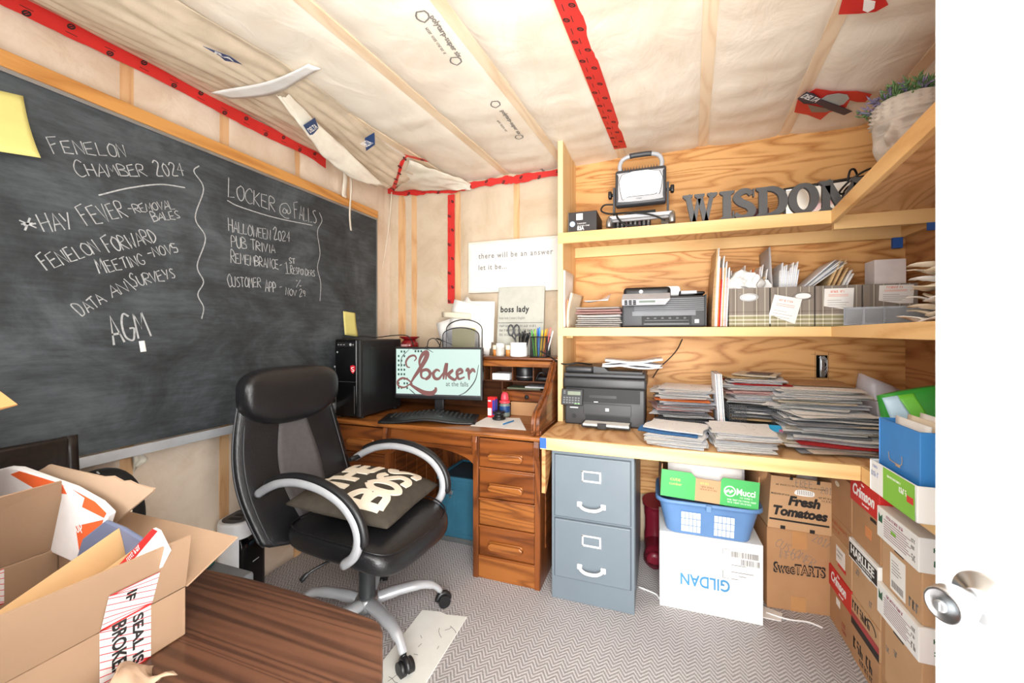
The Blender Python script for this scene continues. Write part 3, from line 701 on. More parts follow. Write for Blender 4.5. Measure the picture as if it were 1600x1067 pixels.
# ---------------------------------------------------------------- oak roll-top desk
D = thing('rolltop_desk', 'old oak roll-top desk with drawer pedestals in the back corner', 'desk', (-1.22, 2.35, 0))
DL = Vector(D.location)
def dbox(n, x0, x1, y0, y1, z0, z1, m, bev=.003, parent=D, lab=None):
    t = MB(); t.box(x0-DL.x, x1-DL.x, y0-DL.y, y1-DL.y, z0, z1); return t.build(n, m, parent, bev, label=lab)
DX0, DX1, DYF, DYB = -1.885, -.568, 2.0, 2.685
t = MB(); t.rbox(DX0-.005-DL.x, DX1+.012-DL.x, DYF-.03-DL.y, DYB-DL.y, .762, .79, .012, 3, smooth=True); t.build('desktop', M_OAKL, D)
def pedestal(x0, x1, drawers):
    t = MB()
    t.box(x0-DL.x, x0+.03-DL.x, DYF+.012-DL.y, DYB-.03-DL.y, .0, .762); t.box(x1-.03-DL.x, x1-DL.x, DYF+.012-DL.y, DYB-.03-DL.y, .0, .762)
    t.box(x0+.03-DL.x, x1-.03-DL.x, DYB-.05-DL.y, DYB-.03-DL.y, .02, .762); t.box(x0+.03-DL.x, x1-.03-DL.x, DYF+.03-DL.y, DYB-.03-DL.y, .10, .115)
    ped = t.build('pedestal', M_OAKZ, D, .002)
    t = MB(); t.box(x0+.028-DL.x, x1-.028-DL.x, DYF+.008-DL.y, DYF+.03-DL.y, .0, .115); t.build('plinth', M_OAKL, D, .002)
    for xa in (x0, x1-.030):          # front stiles with the bulged corbel under the top
        poly = [(0, 0), (0, .762), (-.026, .762), (-.034, .73), (-.032, .69), (-.018, .66), (-.012, .62), (-.012, 0)]
        t = MB(); t.prism([(p[0]+DYF+.012-DL.y, p[1]) for p in poly], .030, Matrix(((0, 0, 1, xa-DL.x), (1, 0, 0, 0), (0, 1, 0, 0), (0, 0, 0, 1)))); t.build('stile', M_OAKZ, D, .003)
    for i, (z0, z1, hd, mt) in enumerate(drawers):
        dr = dbox('drawer', x0+.034, x1-.034, DYF+.010, DYF+.40, z0, z1, mt, .004)
        t = MB(); t.box(x0+.030-DL.x, x1-.030-DL.x, DYF+.004-DL.y, DYF+.05-DL.y, z0-.014, z0-.002); t.build('rail', M_OAK, D, .003)
        if hd:
            xm = (x0+x1)/2-DL.x; zm = (z0+z1)/2; hw = min(.095, (x1-x0)*.3)
            t = MB(); yh = DYF-.016-DL.y
            t.rbox(xm-hw, xm+hw, yh+.014, yh+.027, zm-.030, zm+.008, .006, 2)
            prof = [(xm+q_[0], q_[1]) for q_ in [(-hw, zm-.022), (-hw+.012, zm-.034), (hw-.012, zm-.034), (hw, zm-.022), (hw, zm-.008), (hw-.014, zm+.004), (-hw+.014, zm+.004), (-hw, zm-.008)]]
            t.prism(prof, .022, Matrix(((1, 0, 0, 0), (0, 0, 1, yh), (0, 1, 0, 0), (0, 0, 0, 1)))); t.build('handle', M_OAKL, dr, .004)
dz = [(.595, .748, 1, M_OAK), (.432, .580, 1, M_OAK), (.285, .418, 0, M_OAKL), (.125, .272, 1, M_OAK)]
pedestal(-.942, -.568, dz); pedestal(-1.885, -1.48, dz)
dbox('drawer', -1.475, -.948, DYF+.010, DYF+.45, .690, .755, M_OAK, .004)
poly = [(-1.48, .688), (-1.48, .60)]+[(-1.48+.535*k/16, .60+.068*math.sin(PI*k/16)**.6) for k in range(1, 16)]+[(-.945, .60), (-.945, .688)]
t = MB(); t.prism([(p[0]-DL.x, p[1]) for p in poly], .022, Matrix(((1, 0, 0, 0), (0, 0, 1, DYF+.012-DL.y), (0, 1, 0, 0), (0, 0, 0, 1)))); t.build('kneehole_arch', M_OAK, D, .002)
t = MB()
for k in range(7): x = -1.478+k*.0765; t.box(x-DL.x, x+.074-DL.x, DYB-.06-DL.y, DYB-.045-DL.y, .05, .755)
t.build('modesty_panel', M_OAKZ, D, .003)
t = MB()
for k in range(5): y = 2.06+k*.115; t.box(-1.484-DL.x, -1.476-DL.x, y-DL.y, y+.11-DL.y, .06, .68)
t.build('inner_panel', M_OAKY, D, .003)
# side panel mouldings on the right end
dbox('end_panel', -.572, -.564, 2.10, 2.60, .17, .70, M_OAKY, .004)
# hutch
HY0, HZ = 2.44, 1.16
t = MB(); t.rbox(DX0-DL.x, DX1+.006-DL.x, HY0-.03-DL.y, DYB-DL.y, HZ-.022, HZ, .008, 2); t.build('hutch_top', M_OAK, D)
dbox('tambour_rail', DX0+.03, DX1-.03, HY0-.035, HY0+.0, HZ-.062, HZ-.024, M_OAKL, .006)
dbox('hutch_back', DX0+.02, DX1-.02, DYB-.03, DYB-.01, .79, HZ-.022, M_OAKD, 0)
cur = smoothpts([(DYB-.005, .79, 0), (2.03, .79, 0), (1.985, .80, 0), (1.985, .86, 0), (2.01, .90, 0), (2.09, .93, 0), (2.20, .98, 0), (2.30, 1.06, 0), (2.37, 1.125, 0), (2.41, 1.138, 0), (DYB-.005, 1.138, 0)], 5)
for xa in (DX1-.042,):
    t = MB(); t.prism([(p.x-DL.y, p.y) for p in cur], .042, Matrix(((0, 0, 1, xa-DL.x), (1, 0, 0, 0), (0, 1, 0, 0), (0, 0, 0, 1)))); t.build('curved_side', M_OAKY, D, .006, 3)
dbox('curved_side_base', DX1-.046, DX1+.006, 2.0, DYB-.02, .79, .812, M_OAKY, .004)
t = MB(); rim = [(p.x, p.y) for p in cur if p.x < 2.42 and p.y > .80]
t.tube([(DX1-.021-DL.x, p[0]-DL.y, p[1]) for p in rim], .020, 8, flat=.3); t.build('curved_side_rim', M_OAK, D)
dbox('hutch_side', DX0, DX0+.03, 2.46, DYB-.01, .79, HZ-.022, M_OAKY, .002)
# pigeonholes
t = MB(); z0, z1 = 1.005, HZ-.024
px_ = [-1.80, -1.62, -1.44, -1.26, -1.08, -1.035, -.885, -.745, -.622]
for x in px_: t.box(x-.004-DL.x, x+.004-DL.x, HY0+.03-DL.y, DYB-.03-DL.y, z0, z1)
t.box(DX0+.03-DL.x, DX1-.045-DL.x, HY0+.025-DL.y, DYB-.03-DL.y, z0-.008, z0)
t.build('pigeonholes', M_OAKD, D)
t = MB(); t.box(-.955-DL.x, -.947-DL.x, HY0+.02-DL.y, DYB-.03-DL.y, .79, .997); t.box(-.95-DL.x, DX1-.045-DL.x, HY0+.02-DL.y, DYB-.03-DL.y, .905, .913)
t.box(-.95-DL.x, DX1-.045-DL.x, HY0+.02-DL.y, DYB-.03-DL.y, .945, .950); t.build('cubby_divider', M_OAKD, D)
sd = dbox('small_drawer', -.945, DX1-.048, HY0+.0, DYB-.05, .880, .942, M_OAK, .003)
t = MB(); t.lathe([(.0, 0), (.006, 0), (.006, .008), (.013, .012), (.013, .018), (.0, .022)], 16, M=frame((-.775-DL.x, HY0-DL.y, .911), (1, 0, 0), (0, 0, 1))); t.build('knob', M_BLACKM, sd)

def simple(name, label, cat, mb, mats, bev=0, group=None, seg=2): return tag(recenter(mb.build(name, mats, None, bev, seg)), label, cat, group)
# things kept in the pigeonholes
t = MB(); t.box(-1.025, -.905, 2.47, 2.58, 1.006, 1.048); simple('white_box', 'small white box in a pigeonhole of the desk', 'box', t, M_WHITE, .003)
o = thing('speaker', 'round black speaker in a pigeonhole of the desk', 'speaker', (-.815, 2.52, 1.006))
t = MB(); t.lathe([(.0, 0), (.05, 0), (.058, .012), (.058, .088), (.05, .098), (.0, .098)], 28); t.build('body', M_BLACK, o)
t = MB(); t.lathe([(.059, .02), (.0605, .024), (.059, .028)], 28); t.build('ring', M_STEEL, o)
t = MB(); t.rbox(-.735, -.64, 2.475, 2.56, 1.006, 1.036, .012); t.tube(smoothpts([(-.73, 2.47, 1.012), (-.70, 2.46, 1.06), (-.66, 2.48, 1.05), (-.65, 2.5, 1.02)], 5), .006, 6); simple('charger', 'coiled black charger in the right pigeonhole of the desk', 'charger', t, M_BLACK)
for i, (x0, x1, z, m, lab) in enumerate([(-.92, -.70, .951, plain('olive_cover', (92, 98, 78), .6), 'olive green notebook lying above the small desk drawer'), (-.80, -.635, .962, M_MGREY, 'grey notebook lying on the olive notebook in the desk')]):
    t = MB(); t.box(x0, x1, 2.465, 2.60, z, z+.010); simple('notebook', lab, 'notebook', t, m, .002)
t = MB(); t.box(-.885, -.635, 2.44, 2.60, .7905, .875); b_ = MB(); simple('kraft_box', 'plain kraft box under the small drawer of the desk', 'box', t, M_CARD3, .002)
# glue bottle, tape box, spool, paper and pen on the writing surface
o = thing('glue_bottle', 'small bottle with red cap at the back of the writing surface', 'bottle', (-.905, 2.385, .79))
t = MB(); t.lathe([(0, 0), (.032, 0), (.034, .01), (.034, .07), (.026, .09), (.012, .10), (.012, .11), (0, .11)], 20); t.build('body', plain('grey_green_bottle', (120, 130, 122), .35), o)
t = MB(); t.lathe([(.024, .10), (.026, .112), (.022, .135), (.015, .15), (0, .152)], 18); t.lathe([(.033, .085), (.035, .09), (.033, .10)], 18); t.build('cap', plain('coral_plastic', (226, 70, 84), .35), o)
t = MB(); t.lathe([(.0345, .03), (.035, .032), (.035, .065), (.0345, .068)], 20); t.build('paper_label', M_NAVY, o)
o = thing('glue_stick_pack', 'red and blue upright packet beside the glue bottle', 'packet', (-.965, 2.33, .79), -.15)
t = MB(); t.box(-.026, .026, -.018, .018, 0, .128); t.build('packet_body', M_REDP, o, .004)
t = MB(); t.box(.0262, .0268, -.016, .016, .02, .115); t.box(.010, .026, -.0186, -.0181, .02, .11); t.build('blue_panel', plain('royal_blue', (54, 62, 150), .4), o)
t = MB(); t.box(-.022, .004, -.0187, -.0182, .015, .06); t.box(-.02, .0, -.0187, -.0182, .10, .108); t.build('white_print', M_WHITE, o)
t = MB(); t.lathe([(0, 0), (.038, 0), (.04, .004), (.04, .012), (.028, .016), (.028, .034), (.038, .038), (.038, .046), (.012, .046), (.012, .03), (0, .03)], 24, M=Matrix.Translation((-.905, 2.285, .7925))); simple('spool', 'small black plastic spool on the sheet of paper', 'spool', t, M_BLACK)
t = MB(); pp = [at(735, 665, z=.791), at(822, 672, z=.791), at(812, 653, z=.791), at(760, 652, z=.791)]
t.prism([(p.x, p.y) for p in pp], .0012, z0=.7905)
pap = simple('paper_sheet', 'white sheet of paper with faint print on the desk right of the keyboard', 'paper', t, M_PAPER)
t = MB(); a, c = at(785, 663, z=.797), at(803, 657, z=.797); t.tube([a, a.lerp(c, .1), c.lerp(a, .05), c], [.001, .004, .004, .003], 8); simple('pen', 'blue pen lying on the sheet of paper', 'pen', t, plain('blue_pen', (44, 120, 176), .3))

# ---------------------------------------------------------------- computer
pc = thing('computer_tower', 'black computer tower standing on the left end of the desk', 'computer', (-1.785, 2.20, .79))
t = MB(); t.rbox(-.095, .095, -.175, .22, .012, .478, .006, 2, smooth=False); t.build('case', M_BLACK, pc)
t = MB(); t.rbox(-.093, .072, -.198, -.172, .010, .482, .010, 3); t.build('front_panel', M_BLACKG, pc)
t = MB(); t.rbox(.066, .096, -.195, -.170, .010, .480, .008, 3); t.build('front_trim', M_BLACKM, pc)
t = MB(); t.box(-.07, .055, -.2, -.196, .435, .462); t.build('port_strip', M_BLACKM, pc)
t = MB()
for k, x in enumerate((-.062, -.042, -.02)): t.box(x-.005, x+.005, -.2015, -.1998, .446, .450)
t.cyl((.03, -.2, .449), (.03, -.203, .449), .008); t.box(.044, .052, -.2015, -.1998, .446, .450); t.cyl((-.072, -.198, .402), (-.072, -.2, .402), .005)
t.build('port', M_MGREY, pc)
sh = [(-.018, .02), (0, .026), (.018, .02), (.018, -.006), (.008, -.02), (0, -.026), (-.008, -.02), (-.018, -.006)]
t = MB(); t.prism(sh, .003, frame((.045, -.197, .30), (1, 0, 0), (0, 0, 1))); e_ = t.build('shield_badge', plain('badge_red', (200, 30, 44), .3), pc)
t = MB(); t.strokes([(v.x, v.y) for v in smoothpts([(.009, .013, 0), (-.008, .010, 0), (-.004, .0, 0), (.008, -.004, 0), (.004, -.014, 0), (-.008, -.01, 0)], 4)], .0045, .0006, frame((.045, -.2002, .30), (1, 0, 0), (0, 0, 1))); t.build('badge_mark', M_WHITE, pc)
t = MB(); t.box(-.086, -.083, -.2, -.197, .03, .20); t.box(.055, .0575, -.2, -.197, .03, .20); t.box(-.084, .068, -.199, -.1975, .222, .224); t.build('trim_line', M_STEEL, pc)
t = MB()
for z in (.235, .305): t.rbox(-.108, -.094, -.19, -.178, z, z+.012, .003, 2); 
t.box(-.1, -.096, -.185, -.18, .22, .30); t.build('side_clip', M_MGREY, pc)
t = MB(); P_ = smoothpts([(.1, .10, .40), (.1, -.05, .42), (.1, -.1, .30), (.1, .02, .12)], 6); t.box(.0952, .0965, -.1, .18, .06, .43); t.build('side_panel', M_BLACK, pc, .001)
t = MB()
for x in (-.07, .07):
    for y in (-.15, .18): t.cyl((x, y, 0), (x, y, .014), .016, n=12)
t.build('foot', M_BLACKM, pc)
t = MB(); t.tube(smoothpts([(-1.872, 2.06, 1.2765), (-1.86, 2.12, 1.2775), (-1.82, 2.18, 1.288), (-1.77, 2.26, 1.280), (-1.71, 2.36, 1.292), (-1.655, 2.44, 1.29), (-1.63, 2.47, 1.24), (-1.62, 2.48, 1.166)], 6), .0035, 6); simple('power_cable', 'thin black cable looping over the top of the computer tower', 'cable', t, M_BLACKM)

# monitor
c0 = at(617, 622, y=2.24); c1 = at(754, 626, y=2.33)
mx = (c1-c0).to_2d(); ang = math.atan2(mx.y, mx.x); W_ = mx.length
mon = thing('monitor', 'black computer monitor showing a script logo on a mint background', 'monitor', ((c0.x+c1.x)/2, (c0.y+c1.y)/2, .79), ang)
zb, zt = c0.z-.79, at(620, 542, y=2.24).z-.79
t = MB(); t.rbox(-W_/2, W_/2, -.004, .03, zb, zt, .006, 2, smooth=False); t.rbox(-W_*.3, W_*.3, .028, .05, zb+.04, zt-.05, .01, 2); t.build('bezel', M_BLACK, mon)
t = MB(); t.box(-W_/2+.012, W_/2-.012, -.0052, -.004, zb+.022, zt-.012)
scr = t.build('screen', emit('screen_mint', (214, 240, 230), .62), mon)
SM = frame((-W_/2+.012, -.0053, zb+.022), (1, 0, 0), (0, 0, 1)); SW, SH = W_-.024, zt-zb-.034
sc = lambda pts: [(x*SW, y*SH) for x, y in pts]
brown = emit('screen_brown', (150, 96, 92), .55); dark = emit('screen_dark', (74, 74, 78), .5); ice = emit('screen_icons', (58, 96, 84), .5)
t = MB()
def scr_stroke(pts, ws, closed=False):
    P_ = smoothpts([(x*SW, y*SH, 0) for x, y in pts], 6, closed); n = len(P_)
    w = [ws[0]+(ws[1]-ws[0])*math.sin(PI*k/max(1, n-1)) for k in range(n)]
    t.strokes([(p.x, p.y) for p in P_], w, .0003, SM, closed=closed)
scr_stroke([(.17, .60), (.135, .62), (.12, .72), (.16, .83), (.22, .86), (.245, .80), (.22, .74)], (.006, .014)); scr_stroke([(.29, .60), (.285, .74), (.32, .88), (.365, .93), (.375, .87), (.345, .74), (.28, .55), (.215, .38), (.165, .22)], (.008, .032)); scr_stroke([(.165, .24), (.10, .17), (.03, .20), (.02, .30), (.08, .37), (.15, .33), (.20, .24)], (.008, .014)); scr_stroke([(.17, .24), (.25, .15), (.34, .07), (.43, .06), (.475, .12), (.48, .19)], (.012, .030))
for pts in ([(.36, .36), (.31, .40), (.31, .52), (.37, .56), (.41, .50), (.40, .40), (.36, .36), (.44, .50)], [(.53, .53), (.49, .56), (.45, .48), (.47, .38), (.52, .38), (.57, .50)],
            [(.57, .36), (.58, .50), (.61, .70), (.60, .36)], [(.60, .46), (.68, .56), (.63, .45), (.70, .36), (.73, .42)], [(.73, .46), (.79, .52), (.77, .58), (.73, .52), (.75, .38), (.82, .42)], [(.83, .54), (.86, .58), (.87, .36)], [(.87, .48), (.91, .58), (.94, .52)]):
    scr_stroke(pts, (.009, .021))
t.build('script_lettering', brown, mon)
t = MB()
scr_stroke([(.16, .99), (.07, .82), (.06, .60)], (.003, .005)); scr_stroke([(.20, .99), (.36, 1.0), (.45, .93)], (.003, .005)); scr_stroke([(.16, .14), (.24, .02)], (.003, .006)); scr_stroke([(.98, .68), (.94, .36), (.84, .12), (.74, .02)], (.003, .007))
t.text('at the falls', SM @ Matrix.Translation((.60*SW, .22*SH, 0)), w=.26*SW, h=.10*SH, th=.0003)
t.box(0, SW, 0, .035*SH, 0, .0002, 0, SM); t.build('screen_marks', dark, mon)
t = MB()
for i in range(4):
    for j in range(9):
        if (i*7+j*5) % 6 == 0 or (i == 3 and j < 6): continue
        x, y = .02+.035*i, .92-.098*j; t.box(x*SW, (x+.020)*SW, y*SH, (y+.045)*SH, 0, .0002, 0, SM)
for i in range(3): t.box((.225+.035*i)*SW, (.247+.035*i)*SW, .93*SH, .975*SH, 0, .0002, 0, SM)
t.build('desktop_icons', ice, mon)
t = MB(); t.box(-.03, .03, .02, .045, .012, zb+.06); t.rbox(-.11, .11, -.05, .12, 0, .012, .005, 2); t.build('stand', M_BLACK, mon, .003)
t = MB(); t.rbox(-.085, .075, -.075, -.052, .0, .034, .003, 2, smooth=False); o = t.build('red_box', plain('red_orange_box', (206, 74, 48), .5), None)
o.matrix_world = mon.matrix_basis.copy(); bpy.context.view_layer.update(); tag(o, 'flat red box lying at the foot of the monitor', 'box')
# keyboard
k0, k1 = at(590, 662, z=.79), at(742, 664, z=.79)
kb_ = thing('keyboard', 'black ergonomic keyboard with palm rest in front of the monitor', 'keyboard', ((k0.x+k1.x)/2, (k0.y+k1.y)/2, .79), math.atan2(k1.y-k0.y, k1.x-k0.x))
KW = (k1-k0).to_2d().length
def kz_(x, v): return .012+.022*math.exp(-(x/.13)**2)+.014*v
t = MB(); t.sheet(lambda u, v: ((u-.5)*KW, -.02*math.sin(PI*u)+.20*v+(.02*math.cos((u-.5)*PI*2) if v > .9 else 0), kz_((u-.5)*KW, v)), 24, 8, .012); kbody = t.build('body', M_BLACK, kb_)
t = MB()
for r in range(5):
    for c in range(17):
        x = (c-8)*KW*.052
        if abs(x) < .018 and r < 4 and c == 8: continue
        y = .085+.021*r; t.rbox(x-.0085, x+.0085, y, y+.017, kz_(x, y/.2)-.002, kz_(x, y/.2)+.006, .002, 1)
ky = t.build('keys', M_BLACKM, kb_)
t = MB(); t.sheet(lambda u, v: (-.12+.20*u, .055+.014*math.sin(PI*u)+.008*v, kz_(-.12+.2*u, .3)+.0015), 10, 2, .002); t.build('silver_strip', M_STEEL, kb_)

# ---------------------------------------------------------------- on top of the desk hutch
o = thing('wax_warmer', 'glossy red wax warmer standing on the desk behind the monitor', 'wax warmer', (at(640, 546, y=2.52).x, 2.52, HZ))
m = plain('red_glaze', (140, 28, 32), .15, coat=.5)
t = MB(); t.lathe([(0, 0), (.062, 0), (.066, .012), (.058, .03), (.066, .05), (.066, .075), (.05, .095), (.042, .10), (0, .10)], 26); t.build('base', m, o)
t = MB(); t.lathe([(.04, .10), (.07, .118), (.072, .124), (.06, .121), (0, .106)], 26); t.build('dish', m, o)
t = MB(); t.box(-.04, .04, -.0675, -.064, .018, .03); t.box(-.025, .025, -.068, -.064, .055, .07); t.build('pale_band', plain('pink_print', (220, 170, 168), .4), o)
for i, (cx, lab) in enumerate([(667, 'black plug with looped cable behind the left of the monitor'), (686, 'black plug with looped cable beside the letter holder')]):
    p = at(cx, 548, y=2.46); t = MB(); t.rbox(p.x-.012, p.x+.012, 2.45, 2.475, HZ, HZ+.055, .004, 2)
    t.tube(smoothpts([(p.x, 2.462, HZ+.05), (p.x+.01, 2.47, HZ+.10), (p.x+(.05 if i == 0 else -.03), 2.48, HZ+.11), (p.x+.08, 2.49, HZ+.07), (p.x+.09, 2.5, HZ+.03), (p.x+.10, 2.5, HZ+.004)], 6), .0035, 6); simple('charger', lab, 'cable', t, M_BLACKM)
lh = thing('letter_holder', 'dark wire mesh letter holder with arched front on the desk', 'letter holder', (at(725, 553, y=2.52).x, 2.52, HZ))
hx = .135
mm = film('mesh_grey', (112, 114, 120), .34, .5)
arch = lambda y, h: [(-hx, y, .004)]+[(-hx, y, h*.72)]+[(hx*math.sin(-PI/2+PI*k/12)*1.0, y, h*.72+h*.28*math.cos(-PI/2+PI*k/12)) for k in range(1, 12)]+[(hx, y, h*.72), (hx, y, .004)]
t = MB()
for y, h in ((-.05, .185), (.0, .24), (.05, .29)): t.tube(arch(y, h), .0035, 8)
for x in (-hx, hx): t.tube([(x, -.05, .004), (x, .05, .004)], .0035, 8)
t.tube([(-hx, -.05, .004), (hx, -.05, .004)], .0035, 8); t.build('wire_frame', M_BLACKM, lh)
t = MB()
for y, h in ((-.05, .185),): t.prism([(p[0], p[2]) for p in arch(y, h)], .001, frame((0, y, 0), (1, 0, 0), (0, 0, 1)))
t.build('mesh_panel', mm, lh)
X0 = lh.location.x
t = MB(); t.box(X0-.07, X0+.10, 2.480, 2.484, HZ+.006, HZ+.18); simple('yellow_paper', 'yellow lined paper behind the mesh of the letter holder', 'paper', t, M_YEL)
rr = random.Random(5)
def stand_paper(name, lab, cat, cx, cz, w, h, y, roll, mt, group=None, th=.002, curl=.02):
    M = Matrix.Translation((cx, y, cz)) @ Matrix.Rotation(roll, 4, 'Y')
    t = MB(); t.sheet(lambda u, v: ((u-.5)*w, curl*(u-.5)**2*4-curl*.5*v, (v-.5)*h), 6, 4, th, M=M)
    return simple(name, lab, cat, t, mt, group=group)
for i in range(7):
    stand_paper('loose_paper', 'loose white paper fanned out of the letter holder', 'paper', X0-.02+rr.uniform(-.08, .11), HZ+.18+rr.uniform(-.03, .06), rr.uniform(.22, .28), rr.uniform(.2, .28), 2.530+.005*i, rr.uniform(-.5, .5), M_PAPER, 'papers fanned out of the letter holder', .0015, .002)
stand_paper('envelope', 'folded cream envelope lying across the top of the letter holder papers', 'envelope', X0-.05, HZ+.268, .22, .035, 2.485, .08, M_OFFW, th=.012)
stand_paper('folded_paper', 'white paper peak sticking up behind the letter holder', 'paper', X0-.02, HZ+.29, .19, .16, 2.625, .75, M_PAPER)
stand_paper('loose_paper', 'curled white paper leaning out of the left side of the letter holder', 'paper', X0-.15, HZ+.10, .10, .22, 2.60, .35, M_PAPER)
# small glass candle jar
cx = at(782, 552, y=2.48).x
for dx, lab in ((-.042, 'small orange glass candle on the left'), (.048, 'small orange glass candle on the right')):
    o = thing('candle', lab+' of the glass jar on the desk', 'candle', (cx+dx, 2.51, HZ))
    t = MB(); t.lathe([(0, 0), (.022, 0), (.022, .045), (0, .045)], 18); t.build('wax', plain('orange_wax', (214, 140, 70), .3), o)
    t = MB(); t.lathe([(.0225, .04), (.024, .046), (.024, .068), (.0225, .07), (0, .07)], 18); t.build('lid', M_OFFW, o)
o = thing('glass_jar', 'clear glass jar with a white lid between two small candles', 'jar', (cx, 2.475, HZ))
t = MB(); t.lathe([(0, 0), (.026, 0), (.028, .01), (.028, .05), (.024, .056)], 20); t.build('glass', film('pale_glass', (216, 212, 204), .6, .1), o)
t = MB(); t.lathe([(.025, .055), (.027, .058), (.027, .082), (0, .084)], 20); t.build('lid', M_WHITE, o)
# ribbed cup with scissors and black pens
cx = at(810, 552, y=2.46).x
cup = thing('ribbed_cup', 'white ribbed pen cup with a zigzag texture on the desk', 'cup', (cx, 2.47, HZ))
t = MB(); n = 32; prof = [(.052, 0), (.055, .004)]+[(.055+(.002 if k % 2 else 0), .004+.086*k/12) for k in range(13)]+[(.050, .088), (.047, .01), (0, .01)]; t.lathe(prof, n); t.build('body', M_WHITE, cup)
o = thing('scissors', 'scissors with black handles standing in the white ribbed cup', 'scissors', (cx-.015, 2.47, HZ+.012))
t = MB()
for s in (-1, 1):
    ringp = [(-.02+s*.02+.022*math.cos(a*PI/8)*.8, 0, .155+.034*math.sin(a*PI/8)) for a in range(16)]; t.tube(ringp, .0055, 6, closed=True)
    t.tube([(-.02+s*.016, 0, .125), (-.012, 0, .095)], .005, 6)
t.build('handles', M_DGREY, o)
t = MB()
for s in (-1, 1): t.tube([(-.012+s*.004, s*.002, .10), (.012-s*.004, s*.002, .0)], .004, 6)
t.build('blades', M_STEEL, o)
def pen(x, y, z, L, dx, dy, mt, lab, grp, r=.0045, cap=None):
    o = thing('pen', lab, 'pen', (x, y, z), 0, grp); d = Vector((dx, dy, 1)).normalized()
    t = MB(); t.tube([d*0, d*L*.7], r, 8); t.build('barrel', mt, o); t = MB(); t.tube([d*L*.7, d*L*.95, d*L], [r*1.12, r*1.12, r*.6], 8); t.build('cap', cap or mt, o)
for k in range(5): pen(cx+.005+k*.008, 2.462+.006*(k % 2), HZ+.012, .14+.008*(k % 3), .12+.06*k-.1, .02, M_BLACK, 'black marker pen in the white ribbed cup', 'black pens in the ribbed cup', .006)
# mesh pen cup
cx = at(843, 553, y=2.44).x
cup = thing('mesh_pen_cup', 'black wire mesh pen cup at the right end of the desk top', 'cup', (cx, 2.46, HZ))
t = MB(); t.box(-.05, .05, -.05, .05, 0, .003)
for z in (.002, .125):
    t.tube([(-.05, -.05, z), (.05, -.05, z), (.05, .05, z), (-.05, .05, z)], .003, 6, closed=True)
for x in (-.05, .05):
    for y in (-.05, .05): t.cyl((x, y, 0), (x, y, .125), .0025, n=6)
t.build('frame', M_BLACKM, cup)
t = MB()
for s in (-1, 1):
    for k in range(1, 14):
        q = -.05+.1*k/14; t.box(q-.0007, q+.0007, s*.05-.0006, s*.05+.0006, 0, .125); t.box(s*.05-.0006, s*.05+.0006, q-.0007, q+.0007, 0, .125)
    for k in range(1, 17):
        z = .125*k/17; t.box(-.05, .05, s*.05-.0006, s*.05+.0006, z-.0006, z+.0006); t.box(s*.05-.0006, s*.05+.0006, -.05, .05, z-.0006, z+.0006)
t.build('wire_mesh', M_BLACKM, cup)
pc_ = [('green', (70, 170, 70)), ('lime', (150, 200, 60)), ('blue', (40, 90, 190)), ('light blue', (70, 150, 220)), ('yellow', (240, 200, 50)), ('yellow', (236, 196, 48)), ('orange', (236, 140, 50)), ('pink', (240, 120, 120)), ('white', (230, 230, 230))]
sp_ = [('green', 0), ('lime', 1), ('royal blue', 2), ('sky blue', 3), ('bright yellow', 4), ('second yellow', 5), ('orange', 6), ('pink', 7), ('white', 8)]
for k, (nm, c) in enumerate(pc_): pen(cx-.035+.009*k, 2.445+.012*(k % 3), HZ+.004, .165+.006*((k*5) % 4), -.10+.045*k, .02*(k % 2), plain('pen_'+str(k), c, .3), sp_[k][0]+' pen in the black mesh cup', 'coloured pens in the mesh cup')
# boards behind
def board(name, lab, cat, x0, x1, z0, z1, y, tilt, mt, th=.02):
    o = thing(name, lab, cat, ((x0+x1)/2, y, z0)); o.rotation_euler = (tilt, 0, 0)
    t = MB(); t.box(-(x1-x0)/2, (x1-x0)/2, -th/2, th/2, 0, z1-z0); t.build('panel', mt, o, .002); return o
w0 = at(735, 380, y=2.68); w1 = at(876, 376, y=2.68)
sg = board('canvas_sign', 'white framed canvas reading there will be an answer let it be', 'sign', w0.x, w1.x+.03, at(735, 457, y=2.68).z, w0.z-.005, 2.680, 0, plain('canvas_white', (222, 221, 217), .7, var=.02), .024)
sx = (w1.x+.03-w0.x)/2; szz = w0.z-.005-at(735, 457, y=2.68).z
t = MB()
for (a, c, e, f) in [(-sx-.008, -sx+.006, -.006, szz+.006), (sx-.006, sx+.008, -.006, szz+.006)]: t.box(a, c, -.018, .012, e, f)
t.box(-sx, sx, -.018, .012, -.006, .008); t.box(-sx, sx, -.018, .012, szz-.008, szz+.006); t.build('frame', plain('whitewashed_wood', (226, 218, 206), .6), sg, .002)
LMx = lambda x, z: frame((x, -.0125, z), (1, 0, 0), (0, 0, 1))
t = MB(); t.text('there will be an answer', LMx(-sx+.07, szz-.115), w=sx*2-.15, h=.038, th=.0006, sp=1.25, bold=.012); t.text('let it be...', LMx(-sx+.07, szz-.195), w=.215, h=.036, th=.0006, sp=1.2, bold=.012); t.build('lettering', M_GINK, sg)
b0, b1 = at(778, 449, y=2.62), at(850, 446, y=2.62)
sg = board('wood_sign', 'whitewashed boss lady wood sign leaning behind the pen cups', 'sign', b0.x, b1.x, HZ, b0.z, 2.60, -.10, plain('whitewash_board', (186, 186, 176), .6, var=.06, vs=20), .02)
sw = (b1.x-b0.x)/2; sh_ = b0.z-HZ
t = MB(); LMx = lambda x, z: frame((x, -.0105, z), (1, 0, 0), (0, 0, 1))
t.text('boss lady', LMx(-sw+.02, sh_*.60), w=.205, h=.055, th=.0006, bold=.03, sp=1.1); t.box(-sw+.005, sw-.005, -.0112, -.0104, sh_*.468, sh_*.474)
for z in (.41, .345, .28): squig(t, LMx(-sw+.018, sh_*z), 0, 0, sw*1.6, .015)
t.build('lettering', M_INK, sg)
